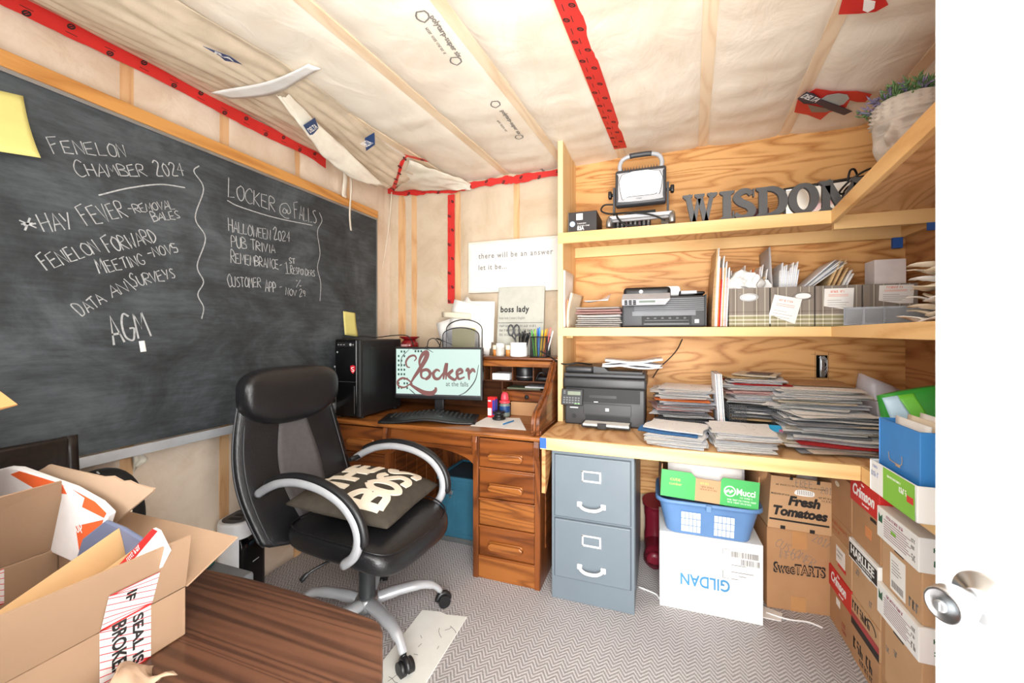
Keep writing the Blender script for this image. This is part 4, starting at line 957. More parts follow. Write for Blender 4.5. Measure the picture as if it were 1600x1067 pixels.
t = MB(); t.text('boss lady | noun | English', LMx(-sw+.012, sh_*.515), w=.185, h=.022, th=.0006); t.build('small_lettering', M_GINK, sg)
t = MB(); t.tube(smoothpts([at(845, 549, y=2.42), at(858, 556, y=2.40), at(872, 566, y=2.33), at(885, 569, y=2.30), at(903, 567, y=2.32), at(925, 570, y=2.4)], 6), .0045, 6); simple('power_cable', 'black cable running from the desk to the laser printer', 'cable', t, M_BLACKM)
# ---------------------------------------------------------------- built-in shelving and the worktop
ZT, ZM, ZW = 1.885, 1.340, .800                 # upper shelf, middle shelf, worktop
SY = 2.31
sh_u = thing('shelving_unit', 'built-in fir plywood corner shelving with two long shelves', 'shelves', (.35, 2.69, 0))
SL = Vector(sh_u.location)
def spart(n, mb, m, bev=0, parent=None):
    mb.v = [p-SL for p in mb.v]; return mb.build(n, m, parent or sh_u, bev)
t = MB(); t.box(-.53, 1.215, 2.698, 2.706, .30, 2.435); spart('back_panel', t, M_PLY)
t = MB(); t.box(1.205, 1.215, .80, 2.697, .30, 2.435); spart('end_panel', t, M_PLYSIDE)
t = MB(); t.box(-.550, -.520, SY, 2.697, ZW+.001, 2.425); spart('side_panel', t, M_PINEZ, .002)
# right-hand run of each shelf: its front edge leans away from the wall towards the room
ex, ey = .759, SY; fx_, fy_ = .62, 1.09
def run(z0, z1, thick, name):
    t = MB(); t.prism([(-.519, SY+.02), (ex+.02, SY+.02), (fx_+.02, fy_), (1.204, fy_), (1.204, 2.697), (-.519, 2.697)], thick, z0=z1-thick)
    s_ = spart(name, t, M_PLYTOP)
    t = MB(); t.box(-.548, ex+.01, SY-.001, SY+.019, z0, z1); spart('front_edge', t, M_PINE, .002, s_)
    t = MB(); d = Vector((fx_-ex, fy_-ey, 0)); M = frame((ex, ey, z0), d, (-d.y, d.x, 0)); t.box(0, d.length, -.001, .019, 0, z1-z0, 0, M); spart('front_edge', t, M_PINEY, .002, s_)
    return s_
us = run(ZT-.062, ZT, .019, 'upper_shelf'); ms = run(ZM-.048, ZM, .019, 'middle_shelf')
t = MB(); t.box(-.519, 1.204, 2.66, 2.697, ZT-.085, ZT-.020); spart('cleat', t, M_PINE, .002)
t = MB(); t.box(1.17, 1.204, 1.1, 2.659, ZT-.085, ZT-.020); spart('cleat', t, M_PINEY, .002)
t = MB(); t.box(ex+.02, 1.169, SY+.03, SY+.06, ZT-.085, ZT-.0195); spart('crosspiece', t, M_PINE, .002)
t = MB(); t.box(1.12, 1.169, SY+.025, SY+.0295, ZT-.12, ZT-.085); t.box(1.13, 1.17, 2.64, 2.659, ZT-.14, ZT-.086); spart('blue_tape', t, plain('painter_tape', (40, 90, 170), .6))
t = MB(); t.box(-.519, -.48, 2.40, 2.44, ZM-.06, ZM-.02); spart('batten', t, M_PINEY, .002)
# electrical box cut into the back panel
ob = thing('outlet_box', 'open black electrical box cut into the plywood above the worktop', 'outlet', (.842, 2.698, 1.125))
t = MB(); t.box(-.026, .026, -.002, .0, -.062, .062); t.build('box_face', M_BLACKG, ob)
t = MB(); t.box(-.009, .012, -.010, -.002, -.058, .058); t.box(-.006, .009, -.014, -.010, -.02, .04); t.build('metal_strap', M_CHROME, ob, .001)
t = MB()
for k in range(3): t.tube(smoothpts([(.014, -.004, -.05+.02*k), (.022, -.012, -.01+.015*k), (.012, -.012, .03+.01*k), (-.014, -.006, .05)], 5), .0016, 6)
t.build('wire', M_MGREY, ob)
t = MB()
for (a, b_, c, e) in [(-.05, .05, .066, .0672), (-.05, .05, -.0672, -.066), (-.0315, -.0302, -.08, .08), (.0302, .0315, -.08, .08)]: t.box(a, b_, -.0006, 0, c, e)
t.build('pencil_lines', M_INK, ob)
# worktop
wt = thing('worktop', 'L-shaped plywood worktop with pale lumber edge across the corner', 'worktop', (.35, 2.3, .742)); WL = Vector(wt.location)
def wpart(n, mb, m, bev=0, parent=None): mb.v = [p-WL for p in mb.v]; return mb.build(n, m, parent or wt, bev)
WX0, WYF, WXI = -.548, 1.93, .727
t = MB(); t.prism([(WX0, WYF+.02), (WXI+.02, WYF+.02), (WXI+.02, 1.10), (1.204, 1.10), (1.204, 2.697), (WX0, 2.697)], .019, z0=ZW-.019); wpart('top', t, M_PLYTOP)
t = MB(); t.box(WX0, WXI+.001, WYF-.001, WYF+.019, .742, ZW); wpart('front_edge', t, M_PINE, .002)
t = MB(); t.box(WXI, WXI+.019, 1.10, WYF-.002, .742, ZW); wpart('return_edge', t, M_PINEY, .002)
t = MB(); t.box(WX0, WX0+.019, WYF+.02, 2.69, .742, ZW-.019); wpart('left_edge', t, M_PINEY, .002)
t = MB(); t.box(WX0-.0006, WX0+.032, WYF-.0022, WYF-.0012, .748, .799); t.box(WX0-.0012, WX0-.0002, WYF, WYF+.02, .748, .799); wpart('blue_tape', t, plain('painter_tape', (40, 90, 170), .6))
t = MB(); t.prism([(0, 0), (0, .22), (.022, .22), (.20, .0)], .019, Matrix(((0, 0, 1, WX0+.002), (1, 0, 0, WYF+.022), (0, -1, 0, .74), (0, 0, 0, 1)))); wpart('bracket', t, M_PLYSIDE, .001)
t = MB(); t.box(-.52, 1.2, 2.655, 2.697, .70, .779); wpart('wall_cleat', t, M_PINE, .002)

# ---------------------------------------------------------------- top shelf
tb = thing('toner_box', 'black toner carton with white print at the left end of the top shelf', 'box', (-.418, 2.44, ZT+.001))
t = MB(); t.box(-.082, .082, -.075, .16, 0, .125); t.build('carton', plain('black_card', (42, 38, 40), .5), tb, .002)
t = MB(); F2 = lambda x, z: frame((x, -.0752, z), (1, 0, 0), (0, 0, 1))
t.box(-.035, .002, -.0757, -.0752, .078, .115); t.text('83A', F2(-.03, .018), w=.04, h=.022, bold=.03); t.text('LaserJet', F2(-.028, .052), w=.05, h=.010); squig(t, F2(-.028, .040), 0, 0, .07, .007); squig(t, F2(-.018, .008), 0, 0, .03, .006)
t.box(-.0822, -.0818, -.074, .15, .002, .123); t.build('lettering', M_WHITE, tb)
t = MB(); t.cyl((-.058, -.0752, .057), (-.058, -.0758, .057), .016); t.build('round_logo', plain('pale_blue_print', (170, 190, 220), .5), tb)
# work light
wl = thing('work_light', 'grey LED work light with white panel on a tube stand on the top shelf', 'work light', (-.10, 2.43, ZT+.001))
t = MB()
for x in (-.165, .165): t.tube(smoothpts([(x, -.075, .018), (x, -.07, .05), (x, .0, .085), (x, .07, .05), (x, .10, .018)], 5), .017, 10)
t.build('foot', M_STEEL, wl)
t = MB(); t.box(-.165, .165, -.012, .012, .062, .088); t.box(-.165, .165, -.060, -.045, .065, .085); t.build('cross_bar', M_MGREY, wl, .003)
t = MB()
for x in (-.145, .145): t.box(x-.006, x+.006, -.012, .012, .08, .26)
t.build('yoke', M_DGREY, wl, .002)
hd = MB(); hM = Matrix.Translation((0, -.005, .145)) @ Matrix.Rotation(-.06, 4, 'X')
t = MB(); t.rbox(-.137, .137, -.03, .03, 0, .205, .012, 3, M=hM); head = t.build('lamp_head', M_DGREY, wl)
t = MB()
for k in range(13): x = -.098+.0155*k; t.prism([(x-.003, 0), (x+.003, 0), (x, .022)], .05, hM @ Matrix(((1, 0, 0, 0), (0, 0, 1, -.025), (0, 1, 0, .20), (0, 0, 0, 1))))
t.build('cooling_fins', M_DGREY, head)
fr = smoothpts([(-.118, .165, 0), (-.112, .182, 0), (.105, .182, 0), (.118, .165, 0), (.118, .04, 0), (.10, .016, 0), (-.10, .016, 0), (-.118, .04, 0)], 4, True)
t = MB(); t.prism([(p.x, p.y) for p in fr], .006, hM @ Matrix(((1, 0, 0, 0), (0, 0, 1, -.037), (0, 1, 0, 0), (0, 0, 0, 1)))); t.build('bezel', M_MGREY, head)
wp = smoothpts([(-.098, .17, 0), (.10, .17, 0), (.102, .05, 0), (.085, .052, 0), (.07, .043, 0), (-.06, .043, 0), (-.08, .034, 0), (-.098, .04, 0)], 3, True)
t = MB(); t.prism([(p.x*1.03, (p.y-.1)*1.04+.1) for p in wp], .002, hM @ Matrix(((1, 0, 0, 0), (0, 0, 1, -.0385), (0, 1, 0, 0), (0, 0, 0, 1)))); t.build('black_rim', M_BLACK, head)
t = MB(); t.prism([(p.x, p.y) for p in wp], .002, hM @ Matrix(((1, 0, 0, 0), (0, 0, 1, -.040), (0, 1, 0, 0), (0, 0, 0, 1)))); t.build('white_lens', plain('led_diffuser', (248, 248, 246), .25, var=.01), head)
t = MB(); squig(t, hM @ frame((-.02, -.0375, .024), (1, 0, 0), (0, 0, 1)), 0, 0, .036, .008); t.build('lettering', M_INK, head)
t = MB()
for s in (-1, 1):
    t.cyl((s*.137, 0, .22), (s*.165, 0, .22), .009, n=12); t.rbox(s*.168-.010, s*.168+.010, -.02, .02, .20, .24, .006, 2)
t.build('side_knob', M_BLACK, wl)
hp = smoothpts([(-.105, 0, .19), (-.115, 0, .235), (-.10, 0, .275), (-.06, 0, .292), (0, 0, .295), (.06, 0, .292), (.10, 0, .275), (.115, 0, .235), (.105, 0, .19)], 5)
t = MB(); t.tube(hp, .012, 10, M=hM); hdl = t.build('handle', M_MGREY, wl)
t = MB(); t.tube([p for p in hp if abs(p.x) < .062], .0145, 10, M=hM); t.build('grip', M_DGREY, hdl)
t = MB(); t.tube(smoothpts([(-.137, .0, .165), (-.20, -.01, .165), (-.215, -.02, .13), (-.16, -.03, .105), (-.06, -.065, .093), (.05, -.075, .07), (.13, -.08, .03)], 6), .005, 8); t.build('cord', M_BLACKM, wl)
t = MB(); t.tube(smoothpts([(-.13, -.03, .106), (-.115, -.08, .06), (-.07, -.085, .02), (.0, -.088, .012)], 6), .005, 8); t.build('cord', M_BLACKM, wl)
# row of black cases under the work light
for k in range(9):
    x = -.255+.0245*k; o = thing('disc_case', 'slim black disc case with printed spine standing under the work light', 'case', (x, 2.52, ZT+.001), 0, 'black disc cases under the work light')
    hgt = .118 if k != 3 else .122
    t = MB(); t.box(-.0108, .0108, -.03, .13, 0, hgt); t.build('case_body', M_BLACKM, o, .001)
    t = MB(); squig(t, frame((.0045, -.0303, .012), (0, 0, 1), (-1, 0, 0)), 0, 0, .088, .009); t.build('spine_print', M_WHITE if k % 3 else plain('pink_print2', (196, 150, 160), .5), o)
t = MB(); t.box(-.17, -.02, 2.50, 2.64, ZT+.124, ZT+.137); simple('disc_case', 'black disc case lying flat on top of the standing cases', 'case', t, M_BLACKM, .001)
t = MB(); t.cyl((.01, 2.56, ZT+.058), (.085, 2.56, ZT+.058), .055, n=24); simple('disc_spindle', 'grey translucent cylinder lying at the right foot of the work light', 'cylinder', t, film('smoke_plastic', (130, 124, 116), .75, .2))

# WISDOM letters
def slab(poly_fn, name): pass
def letter_mesh(ch):
    b = MB(); H = .150; st = .030; th = .020; sf = .013
    def q(pts, w): b.strokes([(x*H, y*H) for x, y in pts], w, th)
    def serif(xc, y, w): # flared slab
        s = 1 if y < .5 else -1; yy = y*H
        b.prism([(xc*H-w/2, yy), (xc*H+w/2, yy), (xc*H+w/2, yy+s*sf*.7), (xc*H+w*.22, yy+s*sf*1.9), (xc*H-w*.22, yy+s*sf*1.9), (xc*H-w/2, yy+s*sf*.7)][::s], th+.0004)
    if ch == 'W':
        for a, c in (((.10, 1), (.34, 0)), ((.34, 0), (.56, .95)), ((.56, .95), (.80, 0)), ((.80, 0), (1.04, 1))): q([a, c], st*(1.05 if a[1] >= c[1] else .78))
        for x in (.10, .56, 1.04): serif(x, 1, .058)
        return b, 1.14
    if ch == 'I': q([(.2, 0), (.2, 1)], st*1.15); serif(.2, 0, .064); serif(.2, 1, .064); return b, .42
    if ch == 'S':
        P_ = smoothpts([(.58, .80, 0), (.48, .93, 0), (.30, .92, 0), (.17, .76, 0), (.28, .58, 0), (.50, .44, 0), (.60, .26, 0), (.48, .08, 0), (.28, .07, 0), (.12, .20, 0)], 6); n = len(P_)
        b.strokes([(p.x*H, p.y*H) for p in P_], [st*(.65+.55*math.sin(PI*k/(n-1))) for k in range(n)], th)
        b.prism([(.62*H, .72*H), (.66*H, .72*H), (.66*H, 1.0*H), (.60*H, .98*H)], th); b.prism([(.05*H, 0), (.11*H, .02*H), (.09*H, .30*H), (.05*H, .30*H)], th); return b, .70
    if ch == 'D':
        q([(.17, 0), (.17, 1)], st*1.1); serif(.15, 0, .05); serif(.15, 1, .05)
        P_ = smoothpts([(.17, .93, 0), (.42, .92, 0), (.62, .76, 0), (.68, .5, 0), (.62, .24, 0), (.42, .08, 0), (.17, .07, 0)], 6); n = len(P_)
        b.strokes([(p.x*H, p.y*H) for p in P_], [st*(.6+.5*math.sin(PI*k/(n-1))) for k in range(n)], th); return b, .80
    if ch == 'O':
        P_ = [(.40+.30*math.cos(2*PI*k/40), .5+.43*math.sin(2*PI*k/40)) for k in range(40)]
        b.strokes([(x*H, y*H) for x, y in P_], [st*(.7+.45*abs(math.cos(2*PI*k/40))) for k in range(40)], th, closed=True); return b, .80
    if ch == 'M':
        q([(.16, 0), (.16, 1)], st*.95); q([(.16, 1), (.54, .12)], st*1.05); q([(.54, .12), (.92, 1)], st*.85); q([(.92, 0), (.92, 1)], st*1.1)
        for x in (.16, .92): serif(x, 0, .056); serif(x, 1, .050)
        return b, 1.08
M_WIS = plain('slate_grey_paint', (84, 84, 85), .55)
xs = {'W': (.117, .283), 'I': (.292, .362), 'S': (.352, .458), 'D': (.456, .594), 'O': (.596, .722), 'M': (.720, .905)}
for ch_, (a, c) in xs.items():
    b, wd = letter_mesh(ch_); x0 = min(p.x for p in b.v); x1 = max(p.x for p in b.v); k = (c-a)/(x1-x0)
    M = frame((0, 0, 0), (1, 0, 0), (0, 0, 1)); b.v = [M @ Vector(((p.x-x0)*k, p.y, p.z)) for p in b.v]
    o = b.build('wooden_letter', M_WIS, None, 0); tag(o, 'dark grey wooden letter %s of the row spelling WISDOM on the top shelf' % ch_, 'letter', 'letters spelling WISDOM', (a, 2.365, ZT+.001))
# mirror frame behind the letters
m_, nt, bs = new_mat('mirror_glass'); bs.inputs['Metallic'].default_value = 1; bs.inputs['Roughness'].default_value = .06; bs.inputs['Base Color'].default_value = (.75, .74, .7, 1)
pf = thing('picture_frame', 'long black framed mirror standing on edge behind the WISDOM letters', 'frame', (.90, 2.52, ZT+.001))
pf.rotation_euler = (-.10, 0, -.25)
t = MB(); W2, H2 = .275, .215
t.box(-W2, W2, 0, .015, 0, .012); t.box(-W2, W2, 0, .015, H2-.012, H2); t.box(-W2, -W2+.012, 0, .015, .012, H2-.012); t.box(W2-.012, W2, 0, .015, .012, H2-.012); t.build('frame', M_BLACKG, pf, .001)
t = MB(); t.box(-W2+.012, W2-.012, .006, .012, .012, H2-.012); t.build('glass', MATS['mirror_glass'], pf)
t = MB(); t.box(.0, .09, 2.56, 2.60, ZT+.001, ZT+.105); o = simple('maroon_box', 'small maroon box seen through the letter D', 'box', t, plain('maroon_card', (84, 40, 44), .5), .001); o.location.x = .515
t = MB(); t.tube(smoothpts([(.86, 2.42, ZT+.16), (.87, 2.42, ZT+.21), (.90, 2.45, ZT+.22), (.93, 2.5, ZT+.18), (.90, 2.50, ZT+.13), (.84, 2.46, ZT+.12), (.88, 2.40, ZT+.17), (.96, 2.40, ZT+.2), (.99, 2.44, ZT+.10), (1.0, 2.48, ZT+.01)], 7), .005, 8)
simple('cable_coil', 'tangled black cable beside the end of the WISDOM letters', 'cable', t, M_BLACKM)
# cast head planter
bd = thing('head_planter', 'grey cast stone head planter with closed eyes on the upper right shelf', 'planter', (.862, 1.875, ZT+.001), -.85)
def headfn(u, v):
    a = 2*PI*u; z = .245*v; prof = .062+.052*math.sin(PI*min(1, v*.92)*.62+.35)
    x, y = prof*math.cos(a)*.95, prof*1.1*math.sin(a)
    f = math.cos(a+PI/2)     # face looks towards -y
    y -= .008*max(0, f)**2
    g = lambda a0, z0, wa, wz: math.exp(-((a-a0)/wa)**2-((v-z0)/wz)**2)
    a0 = 1.5*PI
    r = .034*g(a0, .40, .13, .07)+.018*g(a0, .50, .10, .12)-.016*g(a0-.40, .57, .26, .055)-.016*g(a0+.40, .57, .26, .055)+.017*g(a0-.42, .535, .22, .03)+.017*g(a0+.42, .535, .22, .03)-.010*g(a0-.42, .505, .24, .012)-.010*g(a0+.42, .505, .24, .012)+.012*g(a0-.42, .66, .34, .028)+.012*g(a0+.42, .66, .34, .028)+.014*g(a0, .265, .22, .025)+.012*g(a0, .215, .2, .025)-.008*g(a0, .24, .24, .010)+.010*g(a0, .10, .25, .06)+.010*g(a0-.7, .36, .3, .12)+.010*g(a0+.7, .36, .3, .12)
    hl = .74+.05*abs(math.sin((a-a0)/2))
    if v > hl: r += .006+.011*max(0, math.sin(a*24))*max(0, math.sin(v*100))
    s = 1+r/prof
    return (x*s, y*s, z)
t = MB(); vs = []; fs = []; NU_, NV_ = 132, 66
for j in range(NV_+1):
    for i in range(NU_): vs.append(headfn(i/NU_, j/NV_))
for j in range(NV_):
    for i in range(NU_): fs.append((j*NU_+i, j*NU_+(i+1) % NU_, (j+1)*NU_+(i+1) % NU_, (j+1)*NU_+i))
t.add(vs, fs, 0, True); t.add(vs[:NU_], [list(range(NU_))[::-1]])
t.lathe([(.098, .243), (.088, .246), (.085, .225), (0, .225)], 30, sx=.95, sy=1.1)
for s in (-1, 1): t.ball((s*.098, -.0, .12), .012, .022, .05)
t.build('head', M_STONE, bd)
t = MB(); t2 = MB(); rr = random.Random(11)
for k in range(190):
    a = rr.uniform(0, 2*PI); e = rr.uniform(.15, 1.45); L = rr.uniform(.05, .095); d = Vector((math.cos(a)*math.cos(e), math.sin(a)*math.cos(e), math.sin(e)))
    o_ = Vector((.07*math.cos(a)*math.cos(e), .08*math.sin(a)*math.cos(e), .23)); tgt = (t if k % 3 else t2)
    tgt.tube([o_, o_+d*L*.6, o_+d*L+Vector((0, 0, .01))], [.0015, .0012, .0005], 4)
    for j in range(9):
        p = o_+d*L*(.25+.75*j/9); w = Vector((rr.uniform(-1, 1), rr.uniform(-1, 1), rr.uniform(-.2, 1))).normalized()
        tgt.tube([p, p+w*.010+d*.004, p+w*.02+d*.010], [.0012, .0034, .0005], 4)
o = t.build('foliage', plain('green_leaves', (86, 118, 70), .7, var=.3, vs=30), bd); o['kind'] = 'stuff'
o = t2.build('lavender_sprigs', plain('lavender_flowers', (112, 104, 132), .8, var=.25, vs=30), bd); o['kind'] = 'stuff'

# ---------------------------------------------------------------- papers: prototypes
PAL = {'white': ((244, 243, 241), (216, 215, 217)), 'cool': ((238, 240, 246), (202, 207, 218)), 'cream': ((232, 220, 200), (190, 174, 150)), 'manila': ((218, 186, 138), (176, 140, 96)), 'orange': ((232, 130, 66), (190, 90, 40)),
       'pink': ((232, 190, 186), (180, 120, 120)), 'red': ((204, 40, 44), (150, 30, 34)), 'grey': ((150, 152, 158), (96, 98, 104)), 'blue': ((60, 120, 180), (40, 84, 130)), 'kraft': ((196, 158, 116), (150, 112, 76)), 'yellow': ((236, 220, 150), (190, 168, 100))}
PM = {k: paper_stack_mat('stack_'+k, a, b_) for k, (a, b_) in PAL.items()}
_proto = {}
def slab_mesh(col, kind):
    """a bundle of sheets one unit thick, lightly waved: kind picks the curl"""
    k = (col, kind)
    if k not in _proto:
        r2 = random.Random(kind*17+3); ph = r2.uniform(0, 6); cu = (0, .12, .2, .28)[kind % 4]
        b = MB()
        base = lambda u, v: (.30-cu)*.5*(1+math.sin(u*5+ph)*math.sin(v*4+ph))*.5+cu*(.55*abs((u-.5)*2)**4+.4*abs((v-.5)*2)**4*(.5+.5*math.sin(ph+u*2)))
        fn = lambda u, v: (u-.5+.018*math.sin(9*v+ph), v-.5+.018*math.sin(8*u+ph), min(.30, base(u, v))+.68)
        b.sheet(fn, 10, 10, 1.0)
        for i in range(len(b.v)//2, len(b.v)): b.v[i] = Vector((b.v[i-len(b.v)//2].x, b.v[i-len(b.v)//2].y, b.v[i-len(b.v)//2].z-.68))
        o = b.build('sheets', PM[col]); _proto[k] = o.data; bpy.data.objects.remove(o)
    return _proto[k]
def lay(name, lab, cat, x, y, z, w, d, th, rz, col, kind, group=None, tx=0, ty=0):
    o = bpy.data.objects.new(name, slab_mesh(col, kind)); COL.objects.link(o); o.scale = (w, d, th)
    return tag(o, lab, cat, group, (x, y, z), (tx, ty, rz))
def pile(x, y, z, w, d, H, n, cols, seed, lab, group, rz=0, jit=.02, ang=.12, tx=0, ty=0, ins={}):
    """bundles laid one on another; ins slips single named things in between at their turn"""
    rr = random.Random(seed); zz = z
    for i in range(n):
        if i in ins:
            nm, lb_, ct, col, tk, dx, dy, da = ins[i]
            lay(nm, lb_, ct, x+dx, y+dy, zz, w, d, tk, rz+da, col, 0); zz += tk+.0004
        th = H/n*rr.uniform(.6, 1.4); col = cols[rr.randrange(len(cols))]
        lay('paper_bundle', lab, 'papers', x+rr.uniform(-jit, jit), y+rr.uniform(-jit, jit), zz, w*rr.uniform(.88, 1.04), d*rr.uniform(.9, 1.03), th*1.03, rz+rr.uniform(-ang, ang), col, rr.randrange(4), group)
        zz += th*1.035
    return zz
def upright(name, lab, cat, x, y, z, w, h, col_m, lean=0, turn=0, th=.004, curl=.01, group=None):
    """a sheet or folder standing on its lower edge; lean tips it sideways, turn spins it about the vertical"""
    M = Matrix.Translation((x, y, z)) @ Matrix.Rotation(turn, 4, 'Z') @ Matrix.Rotation(lean, 4, 'X')
    t = MB(); t.sheet(lambda u, v: ((u-.5)*w, curl*math.sin(PI*v)*(1-2*abs(u-.5)*.6), v*h), 6, 6, th, M=M)
    return simple(name, lab, cat, t, col_m, group=group)

# ---------------------------------------------------------------- middle shelf
pile(-.325, 2.47, ZM+.002, .25, .27, .118, 9, ['white', 'white', 'pink', 'white'], 3, 'bundle of white sheets in the neat pile left of the grey printer', 'neat pile left of the grey printer', 0, .006, .02)
t = MB()
for k in range(8): z = ZM+.014+.0128*k; t.box(-.196, -.16, 2.35, 2.6, z, z+.004)
upright('folder', 'tall thin white folder leaning on the left shelf side panel', 'folder', -.508, 2.44, ZM+.002, .24, .33, M_PAPER, .0, PI/2-.05, .005)
upright('folder', 'cream folder curling against the left end of the neat pile', 'folder', -.485, 2.46, ZM+.002, .25, .20, M_OFFW, .12, PI/2-.1, .006, .02)
upright('folder', 'orange folder edge standing beside the cream folder', 'folder', -.498, 2.45, ZM+.002, .22, .16, plain('salmon_folder', (234, 150, 110), .7), 0, PI/2, .004)
t = MB(); a = Vector((-.42, 2.45, ZM+.145)); t.sheet(lambda u, v: (a.x+.14*u, a.y+.14*(v-.5)+.05, a.z+.015+.05*u*u*v), 6, 5, .002); simple('loose_paper', 'loose sheet curling on top of the neat pile on the middle shelf', 'paper', t, PM['cool'])
# grey all-in-one printer
pr = thing('printer', 'grey all-in-one inkjet printer on the middle shelf', 'printer', (.02, 2.50, ZM+.002))
t = MB(); t.rbox(-.215, .212, -.155, .17, 0, .165, .012, 3); t.build('body', M_DGREY, pr)
t = MB()
for k in range(7): t.box(-.15, .20, -.1572, -.1545, .085+.0105*k, .091+.0105*k)
t.box(-.16, .16, -.160, -.150, .060, .085); t.build('ribbed_door', M_GREY, pr, .001)
t = MB(); t.box(-.11, .14, -.158, -.10, .012, .058); t.build('output_slot', M_BLACKM, pr)
t = MB(); t.box(-.10, .13, -.165, -.158, .010, .022); t.box(-.095, .128, -.1595, -.150, .032, .038)
for k in range(6): t.box(-.085+.037*k, -.070+.037*k, -.160, -.1582, .042, .052)
t.build('paper_guide', M_BLACK, pr, .001)
t = MB(); t.prism([(-.19, .0), (.03, .0), (.055, .035), (-.19, .035)], .075, frame((-.02, -.155, .152), (1, 0, 0), (0, -.5, .85))); panel = t.build('control_panel', M_MGREY, pr, .003)
t = MB(); PMx = frame((-.02, -.1155, .152+.0), (1, 0, 0), (0, -.5, .85))
for i in range(3):
    for j in range(3): t.box(-.175+.022*i, -.160+.022*i, .006+.010*j, .0125+.010*j, .0755, .078, 0, frame((-.02, -.155, .152), (1, 0, 0), (0, -.5, .85)))
t.build('keypad', M_BLACK, panel)
t = MB(); t.box(-.10, -.02, .018, .028, .0755, .077, 0, frame((-.02, -.155, .152), (1, 0, 0), (0, -.5, .85))); t.build('display', plain('lcd', (120, 132, 120), .2), panel)
t = MB(); t.rbox(-.21, .04, -.12, .16, .162, .222, .02, 4); t.build('document_feeder', M_BLACK, pr)
t = MB(); t.rbox(.005, .09, -.10, .12, .17, .226, .018, 3); t.build('feeder_cap', M_WHITE, pr)
t = MB(); t.rbox(.08, .165, -.11, .14, .166, .196, .01, 3); t.rbox(.15, .21, -.10, .12, .175, .192, .008, 3); t.build('lid', M_BLACK, pr)
t = MB(); t.box(.09, .17, -.112, -.02, .178, .196); t.build('lid_tray', M_MGREY, pr, .003)
t = MB(); t.cyl((-.115, -.1205, .196), (-.115, -.1225, .196), .011); t.build('round_badge', M_MGREY, pr)
t = MB(); t.box(.155, .176, -.1565, -.155, .02, .04); t.build('square_badge', M_MGREY, pr)
t = MB(); t.box(.205, .2125, -.156, .165, .004, .17); t.build('dark_side', M_BLACK, pr, .002)
t = MB(); t.tube(smoothpts([at(1066, 530, y=2.55), at(1058, 546, y=2.6), at(1046, 560, y=2.62), at(1030, 575, y=2.6), at(1020, 590, y=2.55)], 5), .0035, 6); simple('power_cable', 'thin black cable hanging below the middle shelf behind the worktop piles', 'cable', t, M_BLACKM)
# standing files
rr = random.Random(21)
cols = [('kraft', .30), ('manila', .40), ('cool', .40), ('white', .36), ('orange', .30), ('red', .24), ('white', .36), ('manila', .30), ('cool', .33), ('pink', .25), ('white', .30)]
for k, (c, hh) in enumerate(cols):
    upright('file_folder', 'upright file folder leaning between the grey printer and the plaid boxes', 'folder', .258+.0066*k, 2.45, ZM+.002, .26, hh, PM[c], .045, PI/2, .003, .002, 'upright folders beside the grey printer')
# plaid boxes
pls = [(.338, .518, 'plain front with oval metal grip, first in the row'), (.524, .706, 'white address sheet covering its grip'), (.712, .893, 'square white sheet taped on its front'), (.899, 1.10, 'orange headed label behind the grey tray')]
for k, (a, c, lab) in enumerate(pls):
    o = thing('plaid_box', 'plaid fabric storage box with '+lab, 'storage box', ((a+c)/2, 2.36, ZM+.002), 0, 'plaid storage boxes')
    w = (c-a)/2; hb = .195
    t = MB(); t.box(-w, w, 0, .005, 0, hb); t.box(-w, w, .305, .31, 0, hb); t.box(-w, -w+.005, .005, .305, 0, hb); t.box(w-.005, w, .005, .305, 0, hb); t.box(-w, w, .005, .305, 0, .005); t.build('box_body', M_PLAID, o, .001)
    if k < 2:
        t = MB(); xo = 0 if k == 0 else .045
        g = [(.038*math.cos(x)*(.7 if abs(math.cos(x)) < .3 else 1), .017*math.sin(x)) for x in [2*PI*i/24 for i in range(24)]]
        t.strokes(g, .007, .003, frame((xo, -.001, .148), (1, 0, 0), (0, 0, 1)), closed=True); grip = t.build('grip_ring', M_CHROME, o)
        t = MB(); t.prism([(p[0]*.85, p[1]*.8) for p in g], .0008, frame((xo, -.0004, .148), (1, 0, 0), (0, 0, 1))); t.build('grip_hole', M_WHITE, o)
    if k:
        t = MB(); ang = (-.0, -.22, .0, 0)[k]; wv, hv = ((0, 0), (.118, .145), (.115, .11), (.125, .085))[k]
        Mx = frame(((0, -.035, .0, .02)[k], -.003, (0, .075, .125, .145)[k]), (math.cos(ang), -.02, math.sin(ang)), (-math.sin(ang), -.1, math.cos(ang)))
        t.box(-wv/2, wv/2, -hv/2, hv/2, 0, .001, 0, Mx); sheet_ = t.build('address_sheet', M_PAPER, o)
        t = MB(); squig(t, Mx @ Matrix.Translation((-wv*.28, hv*.32, .0012)), 0, 0, wv*.5, .010)
        for r_ in range(2): t.box(-wv*.35, wv*.32, hv*(.22-.06*r_), hv*(.225-.06*r_)+.001, .001, .0014, 0, Mx)
        t.build('orange_lettering', M_ORANGE, sheet_)
        t = MB()
        for r_ in range(4): t.box(-wv*.38, wv*(.1+.08*((r_*3) % 4)), hv*(-.02-.1*r_), hv*(-.02-.1*r_)+.0015, .001, .0014, 0, Mx)
        t.build('writing_lines', M_GINK, sheet_)
rr = random.Random(31)
for k in range(20):
    c = ['white', 'white', 'cool', 'white', 'manila', 'white', 'orange'][k % 7]
    upright('paper_file', 'paper standing in the first plaid box with the oval grip', 'papers', .352+.0078*k, 2.56+rr.uniform(-.01, .01), ZM+.012, .185, .27+rr.uniform(-.03, .05), PM[c], -.05+.009*k, PI/2, .0025, rr.uniform(0, .002), 'papers in the first plaid box')
t = MB()
